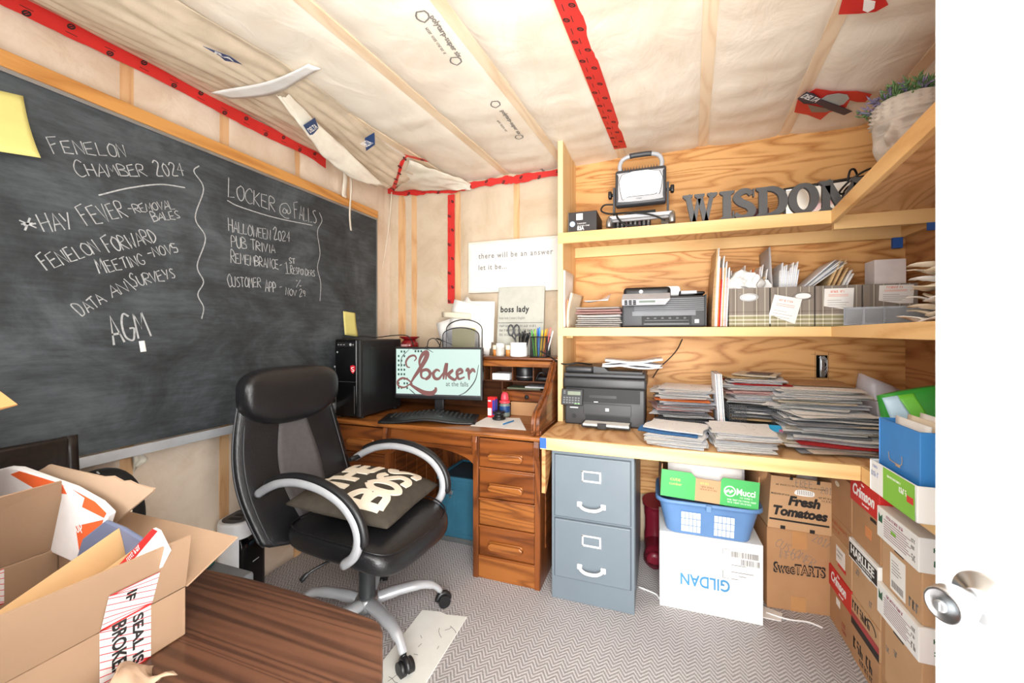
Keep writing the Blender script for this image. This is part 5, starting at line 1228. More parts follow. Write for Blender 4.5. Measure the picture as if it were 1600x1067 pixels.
for k in range(5):
    cx_, cz_ = .375+.028*k, ZM+.205+.012*((k*3) % 4); t.sheet(lambda u, v: (cx_-.05+.10*u+.01*math.sin(v*7+k), 2.375+.012*k+.016*math.sin(u*8+k*2)+.01*v, cz_-.03+.085*v-.03*abs(u-.4)), 8, 8, .002)
simple('crumpled_paper', 'crumpled bright white papers at the front of the first plaid box', 'paper', t, M_WHITE)
upright('folder', 'tall grey folder standing in the second plaid box', 'folder', .560, 2.54, ZM+.012, .24, .40, plain('grey_folder', (176, 172, 172), .7), -.06, PI/2, .003, .004)
for k in range(10):
    c = ['white', 'cool', 'white', 'cool'][k % 4]
    upright('paper_file', 'paper fanned out beside the grey folder in the second plaid box', 'papers', .583+.0052*k, 2.54, ZM+.012, .22, .29+rr.uniform(-.02, .03), PM[c], .01+.013*k, PI/2, .0025, .002, 'papers in the second plaid box')
for k in range(6):
    upright('magazine', 'grey magazine slanting from the second towards the third plaid box', 'magazine', .664+.006*k, 2.54, ZM+.178, .22, .215, PM[['cool', 'grey', 'white'][k % 3]], .80+.02*k, PI/2, .003, .002, 'slanting magazines')
for k, (hh, ln) in enumerate([(.30, .36), (.30, .38), (.26, .41), (.25, .43), (.23, .43)]):
    upright('manila_envelope', 'manila envelope slanting out of the third plaid box', 'envelope', .722+.014*k, 2.55, ZM+.012, .24, hh+.04, PM['manila' if k < 3 else 'white'], ln, PI/2, .004, .003, 'manila envelopes in the third plaid box')
t = MB(); t.box(.965, 1.085, 2.42, 2.52, ZM+.198, ZM+.318); simple('white_box', 'blank white carton standing on the last plaid box', 'box', t, plain('white_carton', (222, 214, 212), .6), .002)
# smoked grey tray in front of the last boxes
o = thing('plastic_tray', 'shallow smoked grey plastic tray lying tilted in front of the plaid boxes', 'tray', (.92, 2.14, ZM+.002), -.38)
t = MB(); t.box(-.16, .16, -.10, .10, 0, .004)
for (a, c, e, f) in [(-.16, .16, -.10, -.096), (-.16, .16, .096, .10), (-.16, -.156, -.096, .096), (.156, .16, -.096, .096)]: t.box(a, c, e, f, .004, .075)
t.build('tray_body', film('smoke_tray', (92, 94, 100), .85, .3), o)
t = MB()
for k in range(5): t.box(-.155+.064*k, -.10+.064*k, -.1012, -.1, .01, .066)
t.build('front_ribs', M_GREY, o, .002)
# crumpled kraft and white bags at the shelf end
rr = random.Random(8)
for k in range(9):
    z = ZM+.01+.025*k; t = MB(); ph = rr.uniform(0, 6)
    t.sheet(lambda u, v: (.955+.02*math.sin(ph*3)+.20*u+.022*math.sin(v*9+ph), 1.80+.24*(v-.5)+.015*math.sin(u*8+ph), z+.013*math.sin(u*9+ph)*math.sin(v*7+ph)+.010*(1-u)*math.sin(ph)), 14, 12, .003)
    t.v = [p+Vector((-.085+rr.uniform(-.003, .003), rr.uniform(-.003, .003), rr.uniform(-.0015, .0015))) for p in t.v]
    simple('paper_bag', 'crumpled folded paper bag in the heap at the right end of the middle shelf', 'paper bag', t, PM['cream' if k % 3 else 'white'], group='paper bags on the middle shelf')
# ---------------------------------------------------------------- on the worktop
lp = thing('laser_printer', 'black laser printer with paper in its tray on the worktop', 'printer', (-.285, 2.40, ZW+.002))
t = MB(); t.rbox(-.215, .215, -.13, .19, .0, .205, .008, 2, smooth=False); t.build('body', plain('charcoal_plastic', (46, 46, 48), .42), lp)
MC = MATS['charcoal_plastic']
t = MB(); t.rbox(-.222, .222, -.145, .20, .205, .262, .012, 3); t.build('scanner', MC, lp)
t = MB(); t.rbox(-.218, .218, -.14, .195, .264, .285, .008, 3); t.build('scanner_lid', M_DGREY, lp)
t = MB(); t.rbox(-.218, -.06, -.12, .18, .285, .322, .014, 3); t.prism([(-.06, 0), (-.06, .037), (.0, .03), (.02, .012), (.20, .010), (.20, 0)], .26, Matrix(((1, 0, 0, 0), (0, 0, 1, -.10), (0, 1, 0, .285), (0, 0, 0, 1)))); t.build('document_feeder', MC, lp)
t = MB(); t.box(-.11, .19, -.1315, -.05, .128, .200); t.build('output_slot', M_BLACKM, lp)
t = MB(); t.box(-.08, .07, -.132, -.125, .150, .168); t.box(-.10, .19, -.1335, -.130, .122, .130); t.build('output_tray', M_BLACK, lp, .001)
t = MB(); cpM = frame((-.226, -.175, .112), (1, 0, 0), (0, .25, 1)); t.box(0, .118, 0, .088, -.012, .004, 0, cpM); cp = t.build('control_panel', M_BLACK, lp, .003)
t = MB()
for i in range(6):
    for j in range(3): t.box(.012+.016*i, .022+.016*i, .010+.013*j, .017+.013*j, .004, .0065, 0, cpM)
t.box(.012, .022, .06, .067, .004, .006, 0, cpM); t.box(.012, .022, .07, .077, .004, .006, 0, cpM); t.build('keypad', M_GREY, cp)
t = MB(); t.box(.035, .106, .055, .075, .004, .006, 0, cpM); t.build('display', plain('lcd_green', (112, 122, 100), .2), cp)
t = MB(); t.box(.075, .088, .006, .011, .004, .0068, 0, cpM); t.box(.092, .104, .006, .011, .004, .0068, 0, cpM); t.build('green_key', plain('green_key', (120, 170, 110), .4), cp)
t = MB(); t.box(-.11, .145, -.134, -.129, .06, .118); t.build('front_door', MC, lp, .002)
t = MB(); t.box(.010, .028, -.1355, -.134, .082, .098); t.box(-.185, -.14, -.1312, -.13, .09, .0955); t.box(-.052, -.03, -.136, -.133, .128, .132); t.build('white_badge', M_WHITE, lp)
t = MB(); t.cyl((-.162, -.130, .045), (-.162, -.133, .045), .012, n=20); t.build('power_button', M_BLACK, lp)
t = MB(); t.box(-.105, .145, -.225, -.10, .010, .016); t.box(-.105, -.10, -.225, -.10, .016, .03); t.box(.14, .145, -.225, -.10, .016, .03); t.box(-.02, .025, -.235, -.222, .006, .034); t.build('paper_tray', M_BLACK, lp, .001)
t = MB(); t.box(-.098, .138, -.218, -.08, .0165, .026); t.build('tray_paper', M_PAPER, lp)
t = MB(); t.box(-.10, .14, -.1312, -.10, .02, .056); t.build('tray_opening', M_BLACKM, lp)
rr = random.Random(14)
for k in range(6):
    t = MB(); ph = rr.uniform(0, 6); zz = ZW+.326+.006*k
    t.sheet(lambda u, v: (-.29+.30*u+.008*math.sin(v*5+ph), 2.30+.20*v+.010*math.sin(u*6+ph), zz+.006*math.sin(u*6+ph)+.012*u*u*(k > 3)), 10, 6, .004)
    simple('loose_paper', 'loose paper lying in the untidy sheaf on top of the laser printer', 'paper', t, PM['white' if k % 2 else 'cool'], group='sheaf on the laser printer')
def mesh_tray(lab, x, y, z, w, d, h, rz=0):
    o = thing('letter_tray', lab, 'tray', (x, y, z), rz)
    t = MB()
    for zz in (0, h): t.tube([(-w/2, -d/2, zz+.002), (-.04, -d/2, zz+.002), (.04, -d/2, zz+.002), (w/2, -d/2, zz+.002), (w/2, d/2, zz+.002), (-w/2, d/2, zz+.002)], .003, 6, closed=True)
    t.build('rim', M_BLACKM, o)
    t = MB()
    for (a, c) in ((-w/2, -w*.22), (w*.22, w/2)):
        n = 8
        for k in range(n+1): q = a+(c-a)*k/n; t.box(q-.0012, q+.0012, -d/2-.001, -d/2+.001, 0, h)
        for k in range(7): zz = h*k/6; t.box(a, c, -d/2-.001, -d/2+.001, zz-.0012, zz+.0012)
    for s in (-1, 1):
        for k in range(7): zz = h*k/6; t.box(s*w/2-.001, s*w/2+.001, -d/2, d/2, zz-.0012, zz+.0012)
        for k in range(20): q = -d/2+d*k/19; t.box(s*w/2-.001, s*w/2+.001, q-.0012, q+.0012, 0, h)
    t.box(-w/2, w/2, -d/2, d/2, .0, .002); t.build('wire_mesh', M_DGREY, o); return o
# pile one: on the left mesh tray
mesh_tray('black mesh letter tray right of the laser printer', .115, 2.42, ZW+.002, .27, .30, .065)
pile(.115, 2.42, ZW+.008, .235, .26, .052, 4, ['white', 'grey', 'cool'], 41, 'bundle of papers lying inside the left mesh tray', 'papers inside the left mesh tray', 0, .003, .01)
pile(.115, 2.41, ZW+.073, .265, .28, .135, 20, ['white', 'cool', 'white', 'white', 'cool', 'pink', 'grey'], 42, 'bundle of papers heaped above the left mesh tray', 'heap above the left mesh tray', 0, .022, .20,
     ins={8: ('folder', 'salmon folder sheet below the orange folder in the left heap', 'folder', 'pink', .005, .0, -.015, .12), 12: ('folder', 'orange folder sticking out of the heap above the left mesh tray', 'folder', 'orange', .006, .0, -.02, -.08)})
# standing magazines between the piles
for k in range(7):
    upright('magazine', 'thin magazine leaning upright between the two mesh tray heaps', 'magazine', .281+.0042*k, 2.33, ZW+.003, .20, .305, PM[['cool', 'grey', 'white', 'pink'][k % 4]], -.06, PI/2, .003, .0, 'magazines leaning between the heaps')
# pile two: blue box, tray, heap
o = thing('blue_box', 'bright blue and white carton under the middle mesh tray', 'box', (.455, 2.42, ZW+.002))
t = MB(); t.box(-.125, .125, -.14, .15, 0, .065); t.build('carton', M_CYAN, o, .002)
t = MB(); squig(t, frame((-.08, -.1403, .036), (1, 0, 0), (0, 0, 1)), 0, 0, .10, .013); squig(t, frame((-.08, -.1403, .016), (1, 0, 0), (0, 0, 1)), 0, 0, .08, .011); t.build('lettering', M_WHITE, o)
t = MB(); t.box(.085, .12, -.1408, -.1402, .034, .046); t.build('pink_logo', plain('pink_logo', (220, 120, 150), .5), o)
mesh_tray('black mesh letter tray standing on the bright blue carton', .455, 2.42, ZW+.069, .25, .29, .085)
pile(.455, 2.42, ZW+.075, .22, .26, .070, 4, ['white', 'grey', 'manila'], 51, 'bundle of papers lying inside the middle mesh tray', 'papers inside the middle mesh tray', 0, .003, .01)
zt_ = pile(.452, 2.41, ZW+.160, .245, .27, .115, 17, ['white', 'white', 'cool', 'pink', 'cool', 'white'], 52, 'bundle of papers heaped above the middle mesh tray', 'heap above the middle mesh tray', 0, .020, .18,
     ins={14: ('folder', 'red folder jutting from the top of the heap above the middle mesh tray', 'folder', 'red', .007, .01, -.012, .05)})
lay('manila_envelope', 'manila envelope lying at the top left of the middle heap', 'envelope', .40, 2.43, zt_, .18, .25, .010, .10, 'manila', 0)
lay('catalogue', 'grey and white catalogue on top of the middle heap', 'catalogue', .475, 2.42, zt_+.011, .19, .25, .012, -.35, 'cream', 0)
t = MB(); t.box(-.05, .05, -.1, .02, 0, .0012); o = simple('dark_flyer', 'small dark flyer lying on the middle heap', 'flyer', t, plain('dark_flyer', (84, 76, 84), .5)); o.location = (.48, 2.38, zt_+.0235); o.rotation_euler.z = -.4
# big heap right
zt_ = pile(.70, 2.25, ZW+.002, .33, .38, .150, 26, ['white', 'white', 'cool', 'white', 'cool', 'white', 'cream', 'grey'], 61, 'bundle of papers in the lower part of the big heap by the worktop corner', 'lower big heap by the worktop corner', .05, .035, .26,
     ins={6: ('folder', 'red folder near the bottom of the big heap', 'folder', 'red', .008, .03, -.035, -.10), 20: ('flyer', 'dark printed sheet sticking out of the front of the big heap', 'flyer', 'grey', .002, -.04, -.03, .2)})
zt_ = pile(.685, 2.32, zt_, .32, .32, .085, 14, ['white', 'white', 'cool', 'white', 'cream'], 62, 'bundle of papers in the upper part of the big heap by the worktop corner', 'upper big heap by the worktop corner', -.05, .03, .28)
lay('cardboard_sheet', 'brown cardboard sheet topping the big heap', 'cardboard sheet', .69, 2.46, zt_, .34, .28, .006, -.12, 'kraft', 0)
# low front piles
zt_ = pile(.075, 2.075, ZW+.002, .25, .25, .055, 9, ['white', 'white', 'cool'], 71, 'bundle of papers in the low front pile beside the laser printer tray', 'low front pile beside the printer', -.08, .012, .10)
lay('folder', 'blue folder sticking out of the low front pile beside the printer', 'folder', .050, 2.09, zt_, .26, .22, .010, -.22, 'blue', 0); zt_ += .0105
lay('newspaper', 'folded newspaper with a dark headline on the low front pile', 'newspaper', .075, 2.10, zt_, .26, .21, .014, -.26, 'white', 0)
t = MB(); squig(t, Matrix.Identity(4), -.055, 0, .12, .022, lw=.005); news = [q for q in COL.objects if q.name.startswith('newspaper')][0]
o = t.build('headline', M_INK, news); o.location = (.05, .12, .70); o.scale = (1/.26, 1/.21, 8)
zt_ = pile(.345, 2.085, ZW+.002, .245, .26, .070, 10, ['white', 'cool', 'white', 'white'], 72, 'bundle of papers in the low front pile in the middle of the worktop', 'low front pile mid worktop', .05, .010, .08,
     ins={7: ('cardboard_sheet', 'brown card edge in the middle low pile', 'cardboard sheet', 'kraft', .004, .012, .0, -.05)})
lay('envelope', 'large white envelope topping the middle low pile', 'envelope', .345, 2.09, zt_, .25, .25, .008, -.04, 'white', 1)
# clear bag with lavender card at the back corner
t = MB(); 
def bagfn(u, v): a = 2*PI*u; r = 1+.08*math.sin(3*a+1); return (1.0+.115*math.cos(a)*r*(1-.25*v), 2.45+.12*math.sin(a)*r*(1-.55*v), ZW+.004+.27*v-.04*v*math.cos(a))
t.sheet(bagfn, 30, 10, .0015); ob_ = thing('clear_bag', 'clear plastic bag with lavender card in the back corner of the worktop', 'bag', (1.0, 2.45, ZW+.002))
t.v = [p-Vector(ob_.location) for p in t.v]; t.build('bag_film', M_BAG, ob_)
t = MB(); t.sheet(lambda u, v: (-.10+.20*u, -.02+.03*v, .06+.20*v-.05*v*(2*u-1)**2), 8, 6, .002); t.build('lavender_card', M_LAV, ob_)
t = MB(); t.box(.92, 1.08, 2.22, 2.29, ZW+.002, ZW+.055); simple('dark_box', 'dark grey box low on the worktop beside the big heap', 'box', t, M_DGREY, .004)

# ---------------------------------------------------------------- filing cabinet
fc = thing('filing_cabinet', 'grey-blue two-drawer steel filing cabinet under the worktop', 'filing cabinet', (-.305, 2.30, 0))
t = MB(); t.box(-.197, .197, -.32, .32, 0, .737); t.build('cabinet_body', M_CAB, fc, .003)
t = MB(); t.box(.1965, .1985, -.29, .30, .10, .70); t.build('side_panel', M_CAB, fc, .002)
for z0, z1 in ((.412, .712), (.115, .398)):
    t = MB(); t.box(-.184, .184, -.3215, -.30, z0-.004, z1+.004); t.build('drawer_gap', M_CABD, fc)
    t = MB(); t.rbox(-.180, .180, -.330, -.30, z0, z1, .004, 2, smooth=False); dr = t.build('drawer', M_CAB, fc)
    zm = z0+(z1-z0)*.70
    t = MB(); w, h = .045, .026
    for (a, c, e, f) in [(-w, w, -h, -h+.007), (-w, w, h-.007, h), (-w, -w+.007, -h, h), (w-.007, w, -h, h)]: t.box(a, c, -.334, -.330, zm+e, zm+f)
    t.build('label_holder', M_WHITE, dr, .001)
    zh = z0+(z1-z0)*.24
    t = MB()
    for s in (-1, 1): t.rbox(s*.056-.012, s*.056+.012, -.337, -.330, zh-.012, zh+.014, .003, 2)
    t.tube(smoothpts([(-.056, -.336, zh+.004), (-.045, -.352, zh-.004), (-.02, -.358, zh-.012), (.02, -.358, zh-.012), (.045, -.352, zh-.004), (.056, -.336, zh+.004)], 5), .0085, 10, flat=.8); t.build('handle', M_WHITE, dr)

# ---------------------------------------------------------------- under the worktop
bt = thing('rubber_boot', 'maroon rubber boot standing behind the filing cabinet', 'boot', (-.024, 2.575, 0), .0)
t = MB(); t.tube(smoothpts([(0, .06, .03), (0, .055, .12), (0, .05, .22), (0, .045, .28), (0, .04, .30)], 4), [.062]*4+[.058]*4+[.062]*4+[.072]*4+[.074], 20); t.build('shaft', M_MAROON, bt)
t = MB(); t.tube(smoothpts([(0, .10, .045), (0, .04, .05), (0, -.05, .048), (0, -.12, .04), (0, -.155, .036)], 4), [.048]*4+[.056]*4+[.054]*4+[.044]*4+[.02], 18); t.build('foot', M_MAROON, bt)
t = MB(); t.prism([(p.x, p.y) for p in smoothpts([(-.05, .14, 0), (.05, .14, 0), (.056, .02, 0), (.058, -.1, 0), (0, -.175, 0), (-.058, -.1, 0), (-.056, .02, 0)], 5, True)], .016); t.build('sole', plain('dark_red_rubber', (84, 20, 32), .5), bt)
t = MB(); t.box(-.05, .05, 2.62, 2.65, 0, .30); 
# white shirt carton
def carton(name, lab, cat, loc, w, d, h, mt, rz=0, top=True, group=None, th=.004, inner=None):
    o = thing(name, lab, cat, loc, rz, group)
    t = MB(); inner = inner or mt
    if top: t.box(-w/2, w/2, -d/2, d/2, 0, h)
    else:
        t.box(-w/2, w/2, -d/2, -d/2+th, 0, h); t.box(-w/2, w/2, d/2-th, d/2, 0, h); t.box(-w/2, -w/2+th, -d/2+th, d/2-th, 0, h); t.box(w/2-th, w/2, -d/2+th, d/2-th, 0, h); t.box(-w/2+th, w/2-th, -d/2+th, d/2-th, 0, th)
    t.build('carton_body', mt, o, .0025); return o
front = lambda x, z, d: frame((x, -d/2-.0004, z), (1, 0, 0), (0, 0, 1))
gd = carton('white_carton', 'big white shirt carton standing upside down under the laundry basket', 'box', (.218, 2.245, 0), .436, .29, .358, M_WHITE, .012)
t = MB(); fw = frame((.085, -.1454, .175), (-1, 0, 0), (0, 0, -1)); t.text('GILDAN', fw, w=.21, h=.055, th=.0006, bold=.02); t.build('lettering', plain('sky_print', (66, 140, 190), .5), gd)
t = MB()
for z, x0, x1 in ((.30, .09, .20), (.268, .13, .205)):
    x = x0
    while x < x1: w_ = R.choice((.0015, .003, .0045)); t.box(x, x+w_, -.1456, -.145, z-.013, z+.013); x += w_+R.choice((.0015, .003))
for r_ in range(5): t.box(.09+.03*(r_ % 2), .12+.03*(r_ % 3), -.1456, -.145, .185+.016*r_, .188+.016*r_)
t.box(.055, .058, -.1456, -.145, .185, .22); t.box(.055, .08, -.1456, -.145, .185, .187); t.box(.055, .085, -.1456, -.145, .318, .320); t.box(.055, .057, -.1456, -.145, .295, .320); t.build('barcode', M_GINK, gd)
# laundry basket
lb = thing('laundry_basket', 'blue plastic laundry basket with square-holed sides on the white carton', 'basket', (.212, 2.225, .3595), .0)
def rr_(w, d, r, n=6):
    out = []
    for cx, cy, a0 in ((w/2-r, d/2-r, 0), (-w/2+r, d/2-r, PI/2), (-w/2+r, -d/2+r, PI), (w/2-r, -d/2+r, 1.5*PI)):
        for k in range(n+1): a = a0+PI/2*k/n; out.append((cx+r*math.cos(a), cy+r*math.sin(a)))
    return out
def ringloft(t, secs, mi=0):
    n = len(secs[0][0]); vs = []; fs = []
    for ring, z in secs: vs += [(x, y, z) for x, y in ring]
    for j in range(len(secs)-1):
        for i in range(n): fs.append((j*n+i, j*n+(i+1) % n, (j+1)*n+(i+1) % n, (j+1)*n+i))
    t.add(vs, fs, mi, True)
t = MB(); ringloft(t, [(rr_(.36, .24, .05), 0), (rr_(.43, .30, .06), .15), (rr_(.44, .31, .06), .165), (rr_(.455, .33, .07), .168), (rr_(.46, .335, .07), .150), (rr_(.455, .33, .07), .150), (rr_(.45, .325, .07), .164), (rr_(.425, .295, .06), .160), (rr_(.355, .235, .05), .004)])
t.add([(x, y, .002) for x, y in rr_(.36, .24, .05)], [list(range(28))]); t.build('basket_body', M_BLUEB, lb)
for x0 in (-.115, .025):
    t = MB(); t2 = MB()
    Mg = frame((x0, -.1215, .012), (1, 0, 0), (0, -.20, 1)); t.box(0, .085, .0, .105, .0005, .0025, 0, Mg)
    for k in range(6): q = .085*k/5; t2.box(q-.0013, q+.0013, 0, .105, .0025, .004, 0, Mg)
    for k in range(4): q = .105*k/3; t2.box(0, .085, q-.0013, q+.0013, .0025, .004, 0, Mg)
    op_ = t.build('white_opening', M_WHITE, lb); t2.build('grid_bars', M_BLUEB, op_)
t = MB(); t.box(-.012, .012, -.178, -.17, .135, .165); t.build('rim_clip', M_BLUEB, lb, .003)
# green produce box
mu = thing('produce_box', 'green and kraft produce box holding papers on the laundry basket', 'box', (.205, 2.225, .5305), .03); mu.rotation_euler = (0, .05, .03)
t = MB(); W_, D_, H_2 = .41, .30, .125
prof = [(-W_/2, 0), (W_/2, 0), (W_/2, H_2), (.06, H_2), (.045, H_2-.02), (-.055, H_2-.02), (-.075, H_2), (-W_/2, H_2)]
t.prism(prof, .004, Matrix(((1, 0, 0, 0), (0, 0, 1, -D_/2), (0, 1, 0, 0), (0, 0, 0, 1)))); t.build('front_panel', M_CARD, mu, .001)
t = MB(); t.box(-W_/2, -W_/2+.004, -D_/2+.004, D_/2, 0, .15); t.box(W_/2-.004, W_/2, -D_/2+.004, D_/2, 0, .15); t.box(-W_/2+.004, W_/2-.004, D_/2-.004, D_/2, 0, .13); t.box(-W_/2+.004, W_/2-.004, -D_/2+.004, D_/2-.004, 0, .004); t.build('carton_body', M_CARD3, mu, .001)
gp = lambda P_: Matrix(((1, 0, 0, 0), (0, 0, -1, -D_/2), (0, 1, 0, 0), (0, 0, 0, 1)))
t = MB(); t.prism([(-W_/2, 0), (-.055, 0), (-.055, H_2-.02), (-.075, H_2), (-W_/2, H_2)], .0008, gp(0)); t.build('green_panel', M_GREENC, mu); t = MB(); t.prism([(.05, 0), (W_/2, 0), (W_/2, H_2), (.06, H_2), (.05, H_2-.012)], .0008, gp(0)); t.build('green_panel', M_GREENC, mu)
t = MB(); fm = lambda x, z: frame((x, -D_/2-.0010, z), (1, 0, 0), (0, 0, 1)); t.text('Mucci', fm(.115, .055), w=.075, h=.030, bold=.02); squig(t, fm(.13, .042), 0, 0, .05, .007)
t.strokes([(.022*math.cos(2*PI*k/20), .022*math.sin(2*PI*k/20)) for k in range(20)], .005, .0005, fm(.088, .068), closed=True); t.strokes([(-.018, -.006), (-.004, .004), (.0, -.006), (.012, .006)], .010, .0005, fm(.088, .068))
squig(t, fm(.08, .028), 0, 0, .115, .007); squig(t, fm(.08, .016), 0, 0, .10, .007); t.build('lettering', M_WHITE, mu)
t = MB(); t.text('cute', fm(-.165, .078), w=.045, h=.014); t.text('cumber', fm(-.168, .058), w=.055, h=.013); squig(t, fm(-.035, .080), 0, 0, .04, .010); t.build('yellow_lettering', plain('yellow_green_print', (200, 214, 110), .5), mu)
t = MB(); squig(t, fm(-.03, .066), 0, 0, .055, .007); squig(t, fm(-.035, .055), 0, 0, .07, .006); t.build('brown_lettering', plain('brown_print', (120, 84, 52), .5), mu)
for k in range(6):
    upright('paper_file', 'white paper standing in the green produce box', 'papers', +.20+.006*k, 2.125+.016*k, .545, .32-.02*(k % 3), .135+.008*k, PM['cool' if k % 2 else 'white'], -.12, .0, .004, .004, 'papers in the green produce box')
o = mesh_tray('black wicker tray lying in the back of the green produce box', .225, 2.345, .665, .33, .17, .045); o.rotation_euler = (0, .04, .0)
pile(.225, 2.335, .672, .27, .14, .025, 3, ['white', 'pink'], 78, 'papers in the black wicker tray under the worktop', 'papers in the wicker tray')
# stacked brown boxes
sw = carton('cardboard_box', 'brown candy carton with handwriting at the bottom of the pair under the worktop', 'box', (.60, 2.43, 0), .262, .33, .385, M_CARD3, .09)
def out_text(t, s, M, w, h, **k): t.text(s, M, w=w, h=h, **k)
fs_ = lambda x, z: front(x, z, .33)
t = MB(); t.text('SweeTARTS', fs_(-.104, .172), w=.215, h=.052, bold=.055); t.build('lettering', M_INK, sw)
t = MB(); t.text('SweeTARTS', frame((-.097, -.1654-.0009, .1785), (1, 0, 0), (0, 0, 1)), w=.201, h=.038, bold=-.005); t.build('letter_fill', M_CARD3, sw)
t = MB(); t.box(-.025, .035, -.1662, -.165, .295, .384); t.box(-.03, .03, -.1662, -.165, 0, .07); t.build('packing_tape', plain('packing_tape', (190, 140, 92), .35), sw)
def scrawl(t, txt, M, k=1.0, w=.0022):
    u = 0
    for c in txt:
        for st in GL.get(c, []): t.strokes([((u+x)*k, y*k*1.3) for x, y in st], w, .0004, M)
        u += ADV.get(c, .7)
t = MB(); scrawl(t, 'CUSTOMER', fs_(-.10, .30) @ Matrix.Rotation(-.5, 4, 'Z'), .032); scrawl(t, '2017', fs_(.055, .34) @ Matrix.Rotation(-.4, 4, 'Z'), .030) if '7' in GL else scrawl(t, '201', fs_(.055, .34) @ Matrix.Rotation(-.4, 4, 'Z'), .034); scrawl(t, 'INFO', fs_(-.08, .245) @ Matrix.Rotation(-.1, 4, 'Z'), .028) ; t.build('handwriting', M_GINK, sw)
ft = carton('tomato_box', 'brown tomato carton with bold black print stacked on the candy carton', 'box', (.598, 2.415, .388), .265, .35, .245, M_CARD, .09, top=False, inner=M_CARDIN); ft.rotation_euler = (0, .06, .09)
ff = lambda x, z: front(x, z, .35)
t = MB(); t.text('Fresh', ff(-.055, .115), w=.13, h=.046, bold=.05, shear=.18); t.text('Tomatoes', ff(-.115, .062), w=.222, h=.046, bold=.05, shear=.18); t.box(-.128, .116, -.1762, -.175, .038, .046)
t.text('PRODUCE OF U.S.A.', ff(-.128, .158), w=.078, h=.008, bold=.02); squig(t, ff(-.11, .203), 0, 0, .21, .007); t.text('NET WT. 25 LBS.', ff(.065, .165), w=.06, h=.008); t.text('11.3 KG', ff(.08, .152), w=.045, h=.008); t.build('lettering', M_INK, ft)
t = MB(); t.prism([(p.x, p.y) for p in smoothpts([(-.035, -.012, 0), (-.04, .006, 0), (-.02, .014, 0), (.02, .014, 0), (.038, .006, 0), (.03, -.012, 0)], 4, True)], .0008, ff(.01, .18)); hh_ = t.build('hand_hole', M_PAPER, ft)
t = MB()
for k in range(9): q = -.03+.0072*k; t.box(q, q+.002, -.008, .012, .0008, .0012, 0, ff(.01, .18))
t.build('paper_edges', M_GINK, ft)
t = MB(); scrawl(t, 'FREE', ff(-.03, .208), .026); scrawl(t, '2019', ff(.072, .190), .024) if '9' in GL else None; t.build('handwriting', M_GINK, ft)
t = MB()
for x in (-.07, .05): t.box(x-.01, x+.01, -.1762, -.175, .0, .016)
t.box(-.055, -.042, -.1762, -.175, .234, .2455); t.box(.055, .068, -.1762, -.175, .228, .2455); t.build('slot', M_INK, ft)
rr = random.Random(9)
for k in range(4):
    t = MB(); ph = rr.uniform(0, 6); x0, y0 = .50+.03*k, 2.40+.03*k
    t.sheet(lambda u, v: (x0-.07+.16*u, y0-.04+.08*math.sin(v*3+ph), .55+.125*v+.02*math.sin(u*9+ph)), 12, 8, .002)
    simple('kraft_paper', 'crumpled kraft paper stuffed in the tomato carton', 'paper', t, M_CARD3, group='kraft paper in the tomato carton')
upright('file_folder', 'grey envelope sticking out of the tomato carton', 'envelope', .64, 2.34, .575, .17, .10, PM['cool'], -.3, .2, .003)
upright('file_folder', 'white envelope corner behind the grey envelope in the tomato carton', 'envelope', .65, 2.42, .575, .18, .125, PM['white'], -.2, .1, .003)
t = MB(); t.prism([(0, 0), (.10, .0), (.12, .06), (.02, .10)], .004, Matrix.Translation((.42, 2.16, .001))); simple('loose_paper', 'scrap of crumpled white paper on the carpet by the candy carton', 'paper', t, M_PAPER)
t = MB(); t.tube(smoothpts([(-.10, 2.20, .006), (-.02, 2.17, .006), (.0, 2.14, .006)], 5), .004, 6); simple('white_strip', 'thin white strip on the carpet beside the filing cabinet', 'strip', t, M_WHITE)
t = MB(); t.tube(smoothpts([(.47, 2.20, .006), (.55, 2.18, .006), (.63, 2.19, .006), (.68, 2.17, .006)], 5), .004, 6); simple('white_strip', 'thin white strip on the carpet below the candy carton', 'strip', t, M_WHITE)
# teal steel chest in the kneehole
tc_ = thing('steel_chest', 'teal painted steel chest in the kneehole of the oak desk', 'chest', (-1.16, 2.46, 0), 0)
t = MB(); t.box(-.158, .158, -.17, .17, .03, .395); t.build('chest_body', M_TEAL, tc_, .004)
t = MB(); t.box(-.166, .166, -.178, -.160, .385, .41); t.box(-.166, .166, .160, .178, .385, .41); t.box(-.166, -.150, -.16, .16, .385, .41); t.box(.150, .166, -.16, .16, .385, .41); t.build('rim', M_TEAL, tc_, .003)
t = MB(); t.box(-.15, .15, -.16, .16, .395, .398); t.build('sunken_lid', plain('dark_teal', (34, 62, 74), .5), tc_)
t = MB(); t.box(-.162, .162, -.174, .174, 0, .032); t.build('dark_base', plain('grey_steel_base', (84, 88, 88), .5), tc_, .003)
t = MB(); t.box(-.10, -.04, -.176, -.17, .06, .33); t.box(-.15, -.144, -.174, -.17, .04, .38); t.box(.0, .14, -.174, -.17, .05, .06); t.build('door_panel', M_TEAL, tc_, .002)
t = MB(); t.box(-.085, -.055, -.182, -.176, .30, .325); t.cyl((-.07, -.186, .285), (-.07, -.176, .285), .006); t.build('latch', M_STEEL, tc_, .002)
